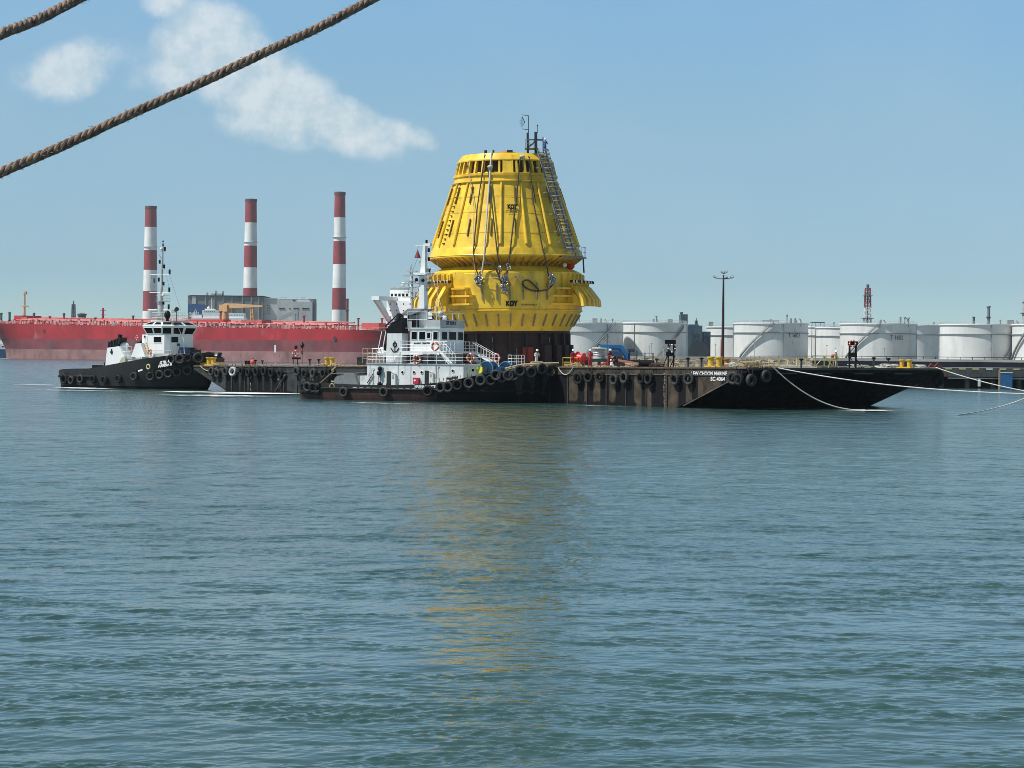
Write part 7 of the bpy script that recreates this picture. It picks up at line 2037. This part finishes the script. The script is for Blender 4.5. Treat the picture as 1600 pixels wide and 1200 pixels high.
for px, py, h_ in ((257.5, 392, .55), (249.5, 412, .5), (256.5, 419, .5), (265, 428, .6), (248, 440, .55), (255.5, 446, .5), (264.5, 456, .6), (255.5, 476, .35), (263.5, 483, .65)):
    a_ = Bt.at(px, py, 'y', 0); light_unit(tugb, (a_.x, 0, a_.z), r=.14, h=h_)
m = MB(); m.cyl((mx + .12, 0, mh(384)), (mx + .12, 0, mh(376)), .04, n=6)
for py in (377, 381.5, 384): m.sphere((mx + .12, 0, mh(py)), .12, 8, 5)
m.tube([(mx - .5, 0, mh(399)), (mx, 0, mh(407))], .03, 5)
for py in (401, 405, 410, 415): m.beam((mx, 0, mh(py)), (mx + .35, 0, mh(py) - .15), .03)
part('masthead', m, dark_steel, tugb)
part('gps_dome', MB().sphere((mx - .1, -.1, mh(389)), .2, 10, 6).sphere((mx + .2, 0, mh(461)), .22, 10, 6), white_clean, tugb)
m = MB()
for a1, c1 in (((237, 430), (234, 456)), ((244, 430), (240, 457)), ((265, 430), (283, 487)), ((260, 430), (266, 457)), ((236, 458), (232, 483))):
    p, q = Bt.at(*a1, 'y', 0), Bt.at(*c1, 'y', 0); m.tube([(p.x, 0, p.z), (q.x, 0, q.z)], .015, 4)
part('halyard', m, dark_steel, tugb)
a_ = Bt.at(240, 436, 'y', 0); part('flag', MB().prism([(0, .4), (.25, -.1), (.2, -.6), (-.05, -.45)], (a_.x, 0, a_.z), (1, 0, 0), (0, 0, 1), (0, .03, 0)), dark_steel, tugb)
a_ = Bt.at(232, 484, 'y', -1); part('radar_scanner', MB().beam((a_.x, -1, a_.z), (a_.x + 1.6, -1, a_.z), .2), white, tugb)
a_ = b_(261.5, 492, -2.5); part('fire_monitor', MB().sphere((a_.x, -2.5, a_.z), .55, 14, 8, (.8, .8, 1.1)).cyl((a_.x, -2.5, zr_), (a_.x, -2.5, a_.z), .2, n=10), black, tugb)
for px, py in ((276, 484), (270, 488)): a_ = b_(px, py, -1); part('searchlight', MB().cyl((a_.x - .2, -1, a_.z - .1), (a_.x + .25, -1.2, a_.z + .1), .22, .3, 12).cyl((a_.x, -1, zr_), (a_.x, -1, a_.z), .04, n=6), dark_steel if px > 272 else white, tugb)
m = MB(); a_ = Bt.at(291, 527, 'y', 0); m.tube([(xw1 + .3, -1.2, zb2), (a_.x + .6, -1.2, zb1 - .6), (a_.x + .8, -1.2, zmain + .6)], .05, 6); part('handrail', m, white, tugb)

# ------------------------------------------------------------------ people
def person(Mx, label, top, pose='stand', helmet=True, seed=0, s=1.0):
    """one skinned body, coloured by zones; stands with its feet at the origin of Mx"""
    rn = random.Random(seed); me = bpy.data.meshes.new('body')
    if pose == 'crouch':
        J = {'pel': (0, .15, .42), 'che': (.0, -.1, .82), 'nek': (0, -.2, 1.02), 'hea': (0, -.26, 1.2), 'kl': (-.18, -.3, .50), 'al': (-.17, .02, .09), 'tl': (-.17, -.18, .05), 'kr': (.2, -.25, .46), 'ar': (.2, .1, .09), 'tr': (.2, -.1, .05),
             'sl': (-.2, -.12, .95), 'el': (-.28, -.3, .72), 'hl': (-.15, -.5, .62), 'sr': (.2, -.12, .95), 'er': (.3, -.3, .74), 'hr': (.12, -.52, .6)}
    else:
        w = {'stand': 0, 'bend': .18, 'walk': .05, 'climb': .1}[pose]; st_ = {'stand': .03, 'bend': .08, 'walk': .22, 'climb': .12}[pose]
        J = {'pel': (0, 0, .95), 'che': (0, -w, 1.32), 'nek': (0, -w * 1.3, 1.50), 'hea': (0, -w * 1.6 - .02, 1.66), 'kl': (-.11, -st_, .50), 'al': (-.12, -st_ * .6, .09), 'tl': (-.13, -st_ * .6 - .16, .05), 'kr': (.11, st_ * .2, .50), 'ar': (.12, st_, .09), 'tr': (.13, st_ - .16, .05),
             'sl': (-.2, -w, 1.42), 'el': (-.27, -w - .02, 1.14), 'hl': (-.24, -w - .2, .95), 'sr': (.2, -w, 1.42), 'er': (.29, -w + .02, 1.14), 'hr': (.27, -w - .14, .93)}
        if pose in ('bend', 'climb'): J['hl'] = (-.15, -w - .42, 1.15); J['hr'] = (.15, -w - .42, 1.2)
        if seed % 2: J['hr'] = (.10, -w - .25, 1.12)
    names = list(J); E = [('pel', 'che'), ('che', 'nek'), ('nek', 'hea'), ('pel', 'kl'), ('kl', 'al'), ('al', 'tl'), ('pel', 'kr'), ('kr', 'ar'), ('ar', 'tr'), ('che', 'sl'), ('sl', 'el'), ('el', 'hl'), ('che', 'sr'), ('sr', 'er'), ('er', 'hr')]
    RAD = {'pel': (.17, .14), 'che': (.20, .14), 'nek': (.07, .07), 'hea': (.10, .115), 'kl': (.085, .085), 'kr': (.085, .085), 'al': (.055, .06), 'ar': (.055, .06), 'tl': (.05, .04), 'tr': (.05, .04), 'sl': (.08, .08), 'sr': (.08, .08), 'el': (.06, .06), 'er': (.06, .06), 'hl': (.042, .05), 'hr': (.042, .05)}
    me.from_pydata([J[n] for n in names], [(names.index(a), names.index(b)) for a, b in E], [])
    ob = bpy.data.objects.new('body', me); COL.objects.link(ob)
    sk = ob.modifiers.new('skin', 'SKIN'); 
    for i, n in enumerate(names):
        me.skin_vertices[0].data[i].radius = RAD[n]; me.skin_vertices[0].data[i].use_root = (n == 'pel')
    sb = ob.modifiers.new('sub', 'SUBSURF'); sb.levels = 1; sb.render_levels = 1
    dg = bpy.context.evaluated_depsgraph_get(); dg.update(); m2 = bpy.data.meshes.new_from_object(ob.evaluated_get(dg)); bpy.data.objects.remove(ob)
    m2.materials.clear()
    for q in (top, skin, boot): m2.materials.append(q)
    hz_ = J['nek'][2]; hands = [Vector(J['hl']), Vector(J['hr'])]; feet = .14
    for p in m2.polygons:
        c = p.center
        p.material_index = 1 if (c.z > hz_ + .02 or min((c - h).length for h in hands) < .075) else (2 if c.z < feet else 0); p.use_smooth = True
    t = thing('person', label, 'person', Mx @ Matrix.Diagonal((s, s, s, 1)))
    put('body', m2, t)
    h = Vector(J['hea'])
    if helmet:
        hm_ = part('helmet', MB().lathe([(.19, .045), (.15, .05), (.145, .11), (.11, .18), (.05, .215), (.0, .22)], 18, c=tuple(h)), helmet_white, t)
    part('nose', MB().sphere(h + Vector((0, -.125, -.005)), .022, 6, 4), skin, t)
    # reflective bands round trunk
    return t


stop = [(895, 1.6, 'worker in a red coverall and white helmet standing nearest the buoy base', cloth_red, 'walk', 1, 20), (922, 1.3, 'worker in a red coverall and white helmet in front of the grey cable reel', cloth_red, 'stand', 2, -15), (951, 1.3, 'worker in a dark red coverall and white helmet left of the propped pipes', M('dark_red_coverall', (.20, .03, .025), .85, var=.25, vs=5), 'bend', 3, 30)]
for px, v, lb, cl, ps, sd, rot_ in stop:
    Mx = deck_at(px, v); person(T(*Mx.translation) @ Rz(R(rot_)), lb, cl, ps, True, sd, 1.0)
Mx = deck_at(963, 2.0); person(T(*Mx.translation) @ Rz(R(-50)), 'bareheaded worker in a dark coverall crouching by the round tank', M('near_black_coverall', (.05, .025, .025), .85), 'crouch', False, 5, 1.05)
Mx = deck_at(838, 1.0); person(T(*Mx.translation) @ Rz(R(15)), 'worker in a white coverall and helmet standing above the larger tug bow', cloth_white, 'bend', True, 6, 1.0)
Mx = deck_at(1306, 14); person(T(*Mx.translation) @ Rz(R(60)), 'small worker in pale clothes by the davit at the gangway end', M('pale_work_clothes', (.38, .32, .26), .85), 'stand', True, 8, .95)
pc = CM @ (L0.lerp(L1, .06) + nr * .45); pz = CB + cz(245.5)
person(T(pc.x - .1, pc.y, pz) @ Rz(R(160)), 'climber in a blue coverall and white helmet at the top of the caged ladder', cloth_blue, 'climb', True, 9, .98)

# ------------------------------------------------------------------ lines in the water and to the quay
def line(name, pts, r, mat, label, cat='rope', group=None):
    o = part(name, MB().tube(pts, r, 7), mat); return tag(o, label, cat, group)


BP = lambda px, v=.1, u=None, z=BD: B.w(*( (B.at(px, 575, 'y', v).x if u is None else u), v, z))
bowv = lambda px: B.at(px, 576, 'x', 88 + LB + .1)
a_ = B.w(*bowv(1209)); a_.z = 4.05
e = on_z(1352, 640.5, .05)
line('mooring_line', bezier(a_, e, 1.15, 24), .065, rope_white, 'white line sagging from the barge bow edge into the foam below the dark bow', group='white lines from the barge bow')
a_ = B.w(*bowv(1216)); a_.z = 4.05; e = at_depth(1640, 616, 170)
line('mooring_line', bezier(a_, e, .55, 40), .05, rope_white, 'long white line running right across the dark bow and out of view', group='white lines from the barge bow')
a_ = B.w(88 + LB - .5, BW - .3, BD + .1); e = at_depth(1660, 620, 205)
line('mooring_line', bezier(a_, e, .35, 24), .05, rope_white, 'white line leaving the far bow corner above the quay water', group='white lines from the barge bow')
p0 = on_z(1495, 648.5, .04); p1 = on_z(1560, 641, .05); p2 = at_depth(1610, 622, p1.y - 8); p3 = at_depth(1670, 590, p1.y - 20)
pts = []
for k in range(25):
    t_ = k / 24; pts.append((1 - t_) ** 3 * p0 + 3 * (1 - t_) ** 2 * t_ * p1 + 3 * (1 - t_) * t_ ** 2 * p2 + t_ ** 3 * p3)
line('mooring_line', pts, .05, rope_white, 'white line lifting out of the open water at the right edge', group='white lines from the barge bow')
# reddish lashings and shackles at far bow corner
o = part('lashing', MB().tube([(0, 0, .1), (.3, -.1, .5), (.7, 0, .2), (1.1, .05, .6), (1.4, 0, 0)], .07, 6).tube([(1.2, 0, .3), (1.7, 0, .0), (1.9, 0, -.8)], .07, 6), M('red_lashing', (.4, .06, .05), .8)); o.matrix_world = B.M @ T(88 + LB - 1.5, BW - .4, BD) @ Rz(R(60)); tag(o, 'reddish lashing bundled at the far bow corner of the barge', 'rope')
p0 = B.w(64.3, -.05, BD - .1); p1 = B.w(70, -.12, BD - .3)
line('slack_rope', bezier(B.w(B.at(873, 575, 'y', -.1).x, -.15, BD - .1), B.w(B.at(896, 578, 'y', -.1).x, -.15, BD - .05), .75, 12), .05, rope_white, 'short slack white rope hanging on the barge side below the red workers')
for i, (px0, px1) in enumerate(((345, 380), (372, 405))):
    pass
line('slack_rope', bezier(B.w(B.at(313, 571, 'y', -.1).x, -.15, BD), B.w(B.at(342, 571, 'y', -.1).x, -.15, BD), .7, 12), .06, rope_tan, 'tan rope drooping over the left end of the barge side')
line('chain', [B.w(B.at(434, 596, 'y', -.2).x, -.2, 1.6), B.w(B.at(447, 586, 'y', -.2).x, -.2, 2.3), B.w(B.at(430, 612, 'y', -.2).x, -.2, .1)], .09, conc_dark, 'dark chain hanging slanted on the barge side left of the larger tug', 'chain')

# ------------------------------------------------------------------ foam
foam_m = bpy.data.materials.new('white_foam'); foam_m.use_nodes = True
fn, fl = foam_m.node_tree.nodes, foam_m.node_tree.links; fp = fn['Principled BSDF']; fp.inputs['Base Color'].default_value = (.78, .82, .82, 1); fp.inputs['Roughness'].default_value = .8
tcn = fn.new('ShaderNodeNewGeometry'); mpn = fn.new('ShaderNodeMapping'); mpn.inputs['Scale'].default_value = (.7, 1.6, 1); fl.new(tcn.outputs['Position'], mpn.inputs[0])
nn_ = fn.new('ShaderNodeTexNoise'); nn_.inputs['Scale'].default_value = 1.3; nn_.inputs['Detail'].default_value = 8; nn_.inputs['Roughness'].default_value = .7; fl.new(mpn.outputs[0], nn_.inputs['Vector'])
at_ = fn.new('ShaderNodeAttribute'); at_.attribute_name = 'cover'
ad = fn.new('ShaderNodeMath'); ad.operation = 'ADD'; fl.new(nn_.outputs[0], ad.inputs[0]); fl.new(at_.outputs['Fac'], ad.inputs[1])
mr = fn.new('ShaderNodeMapRange'); fl.new(ad.outputs[0], mr.inputs[0]); mr.inputs[1].default_value = .92; mr.inputs[2].default_value = 1.12; fl.new(mr.outputs[0], fp.inputs['Alpha'])


def foam(px0, py0, px1, py1, wid, cover, label):
    """a strip of foam lying on the water between two picture positions, wid metres wide, tapering at its ends"""
    a, b = on_z(px0, py0, .10), on_z(px1, py1, .10); d = b - a; L = d.length; d.normalize(); n_ = Vector((-d.y, d.x, 0))
    N, K = max(8, int(L / .8)), 4; vs, cv = [], []; rn = random.Random(int(px0 * 7 + py0))
    wob = [rn.uniform(-.3, .3) for _ in range(N + 1)]
    for i in range(N + 1):
        f = i / N; ww = wid * (.35 + .65 * math.sin(math.pi * min(1, max(0, f)))); 
        for k in range(K + 1):
            g_ = k / K * 2 - 1; p = a + d * (L * f) + n_ * (g_ * ww / 2 + wob[i] * wid * .3); vs.append((p.x, p.y, .14))
            cv.append(cover * math.sin(math.pi * (.06 + .88 * f)) ** .6 * (1 - abs(g_) ** 2))
    fs = [(i * (K + 1) + k, (i + 1) * (K + 1) + k, (i + 1) * (K + 1) + k + 1, i * (K + 1) + k + 1) for i in range(N) for k in range(K)]
    me = bpy.data.meshes.new('foam'); me.from_pydata(vs, [], fs); q = me.attributes.new('cover', 'FLOAT', 'POINT'); q.data.foreach_set('value', cv); me.materials.append(foam_m)
    o = put('foam', me); o['kind'] = 'stuff'; o['label'] = label


foam(325, 613, 475, 616.5, 16, 0.80, 'white prop wash between the two tugs')
foam(240, 612.8, 345, 612.5, 14.0, 0.70, 'white wash under the bow of the smaller tug')
foam(200, 617, 480, 620, 14.4, 0.60, 'thin foam streaks in front of the gap between the tugs')
foam(80, 605, 180, 608.5, 10, 0.68, 'foam along the stern of the smaller tug')
foam(0, 600, 120, 603, 12.0, 0.52, 'thin foam left of the smaller tug')
foam(0, 608, 260, 613, 14.4, 0.50, 'thin foam streaks in front of the smaller tug')
foam(872, 632, 1000, 637.2, 2.6, 0.50, 'foam line along the barge side right of the larger tug')
foam(1040, 639.2, 1130, 640.5, 2.6, 0.50, 'foam line at the start of the barge bow rake')
foam(1120, 637.8, 1300, 639.5, 2.2, 0.46, 'thin foam line under the dark barge bow')
foam(1290, 641, 1430, 643.5, 6.2, 0.59, 'foam where the white line enters the water')
foam(1345, 640.8, 1382, 642, 5.8, 0.79, 'bright splash where the white line enters the water')
foam(490, 627.5, 700, 633, 4.5, 0.52, 'thin foam along the larger tug waterline')
foam(0, 559.8, 12, 560.3, 14.4, 0.64, 'small white wave at the tanker bow')

# ------------------------------------------------------------------ the two mooring ropes close to the viewer
rope_mat = M('worn_brown_mooring_rope', (.25, .165, .12), .9, var=.7, vs=22, bump=.004, bs=90)
fray = M('rope_fibre', (.50, .42, .36), .95, var=.3)


def big_rope(pxs, depth0, depth1, dia, label, seed):
    """pxs: control points in picture rows; the rope hangs at depth0..depth1 metres and goes on past the view at both ends"""
    n = len(pxs); ctr = [at_depth(px, py, depth0 + (depth1 - depth0) * i / (n - 1)) for i, (px, py) in enumerate(pxs)]
    L = sum((b - a).length for a, b in zip(ctr[:-1], ctr[1:]))
    fine = []
    for i in range(n - 1):
        p0, p1, p2, p3 = ctr[max(0, i - 1)], ctr[i], ctr[i + 1], ctr[min(n - 1, i + 2)]; k = max(6, int((p2 - p1).length / .009))
        for q in range(k):
            u = q / k; fine.append(.5 * ((2 * p1) + (p2 - p0) * u + (2 * p0 - 5 * p1 + 4 * p2 - p3) * u * u + (3 * p1 - p0 - 3 * p2 + p3) * u ** 3))
    m = MB(); R0 = dia / 2; fr = MB(); rn = random.Random(seed)
    t_ = thing('mooring_rope', label, 'rope', T(*ctr[0])); org = ctr[0]
    for s_ in range(4):
        path = []; acc_ = 0
        for i, p in enumerate(fine):
            if i: acc_ += (p - fine[i - 1]).length
            tn = (fine[min(i + 1, len(fine) - 1)] - fine[max(i - 1, 0)]).normalized(); sd = tn.cross(Vector((0, 0, 1))).normalized(); up = sd.cross(tn)
            a = 2 * math.pi * (s_ / 4 + acc_ / (dia * 3.4)) + .25 * math.sin(acc_ * 2.1 + seed)
            rr = R0 * .54 * (1 + .06 * math.sin(acc_ * 5 + s_))
            path.append(p - org + (sd * math.cos(a) + up * math.sin(a)) * rr)
            if rn.random() < .30:
                d_ = (sd * math.cos(a) + up * math.sin(a)); q0 = p - org + d_ * R0 * .95; q1 = q0 + (d_ * rn.uniform(.2, 1) + tn * rn.uniform(-1.6, 1.6)) * R0 * .6
                fr.tube([q0, q0.lerp(q1, .5) + d_ * .002, q1], .0012, 3, False)
        part('strand', MB().tube(path, R0 * .52, 9), rope_mat, t_)
    part('loose_fibres', fr, fray, t_, kind='stuff')


big_rope([(-260, 375), (-120, 323), (0, 270), (104, 225), (207, 177), (310, 131), (420, 79), (500, 42), (585, -3), (700, -62), (860, -148)], 12.0, 14.4, .056, 'thick brown twisted mooring rope crossing the sky from the left edge to the top', 3)
big_rope([(-260, 160), (-120, 109), (0, 54), (60, 30), (125, -3), (260, -70), (420, -152)], 10.6, 12.2, .053, 'shorter brown mooring rope crossing the top left corner', 4)
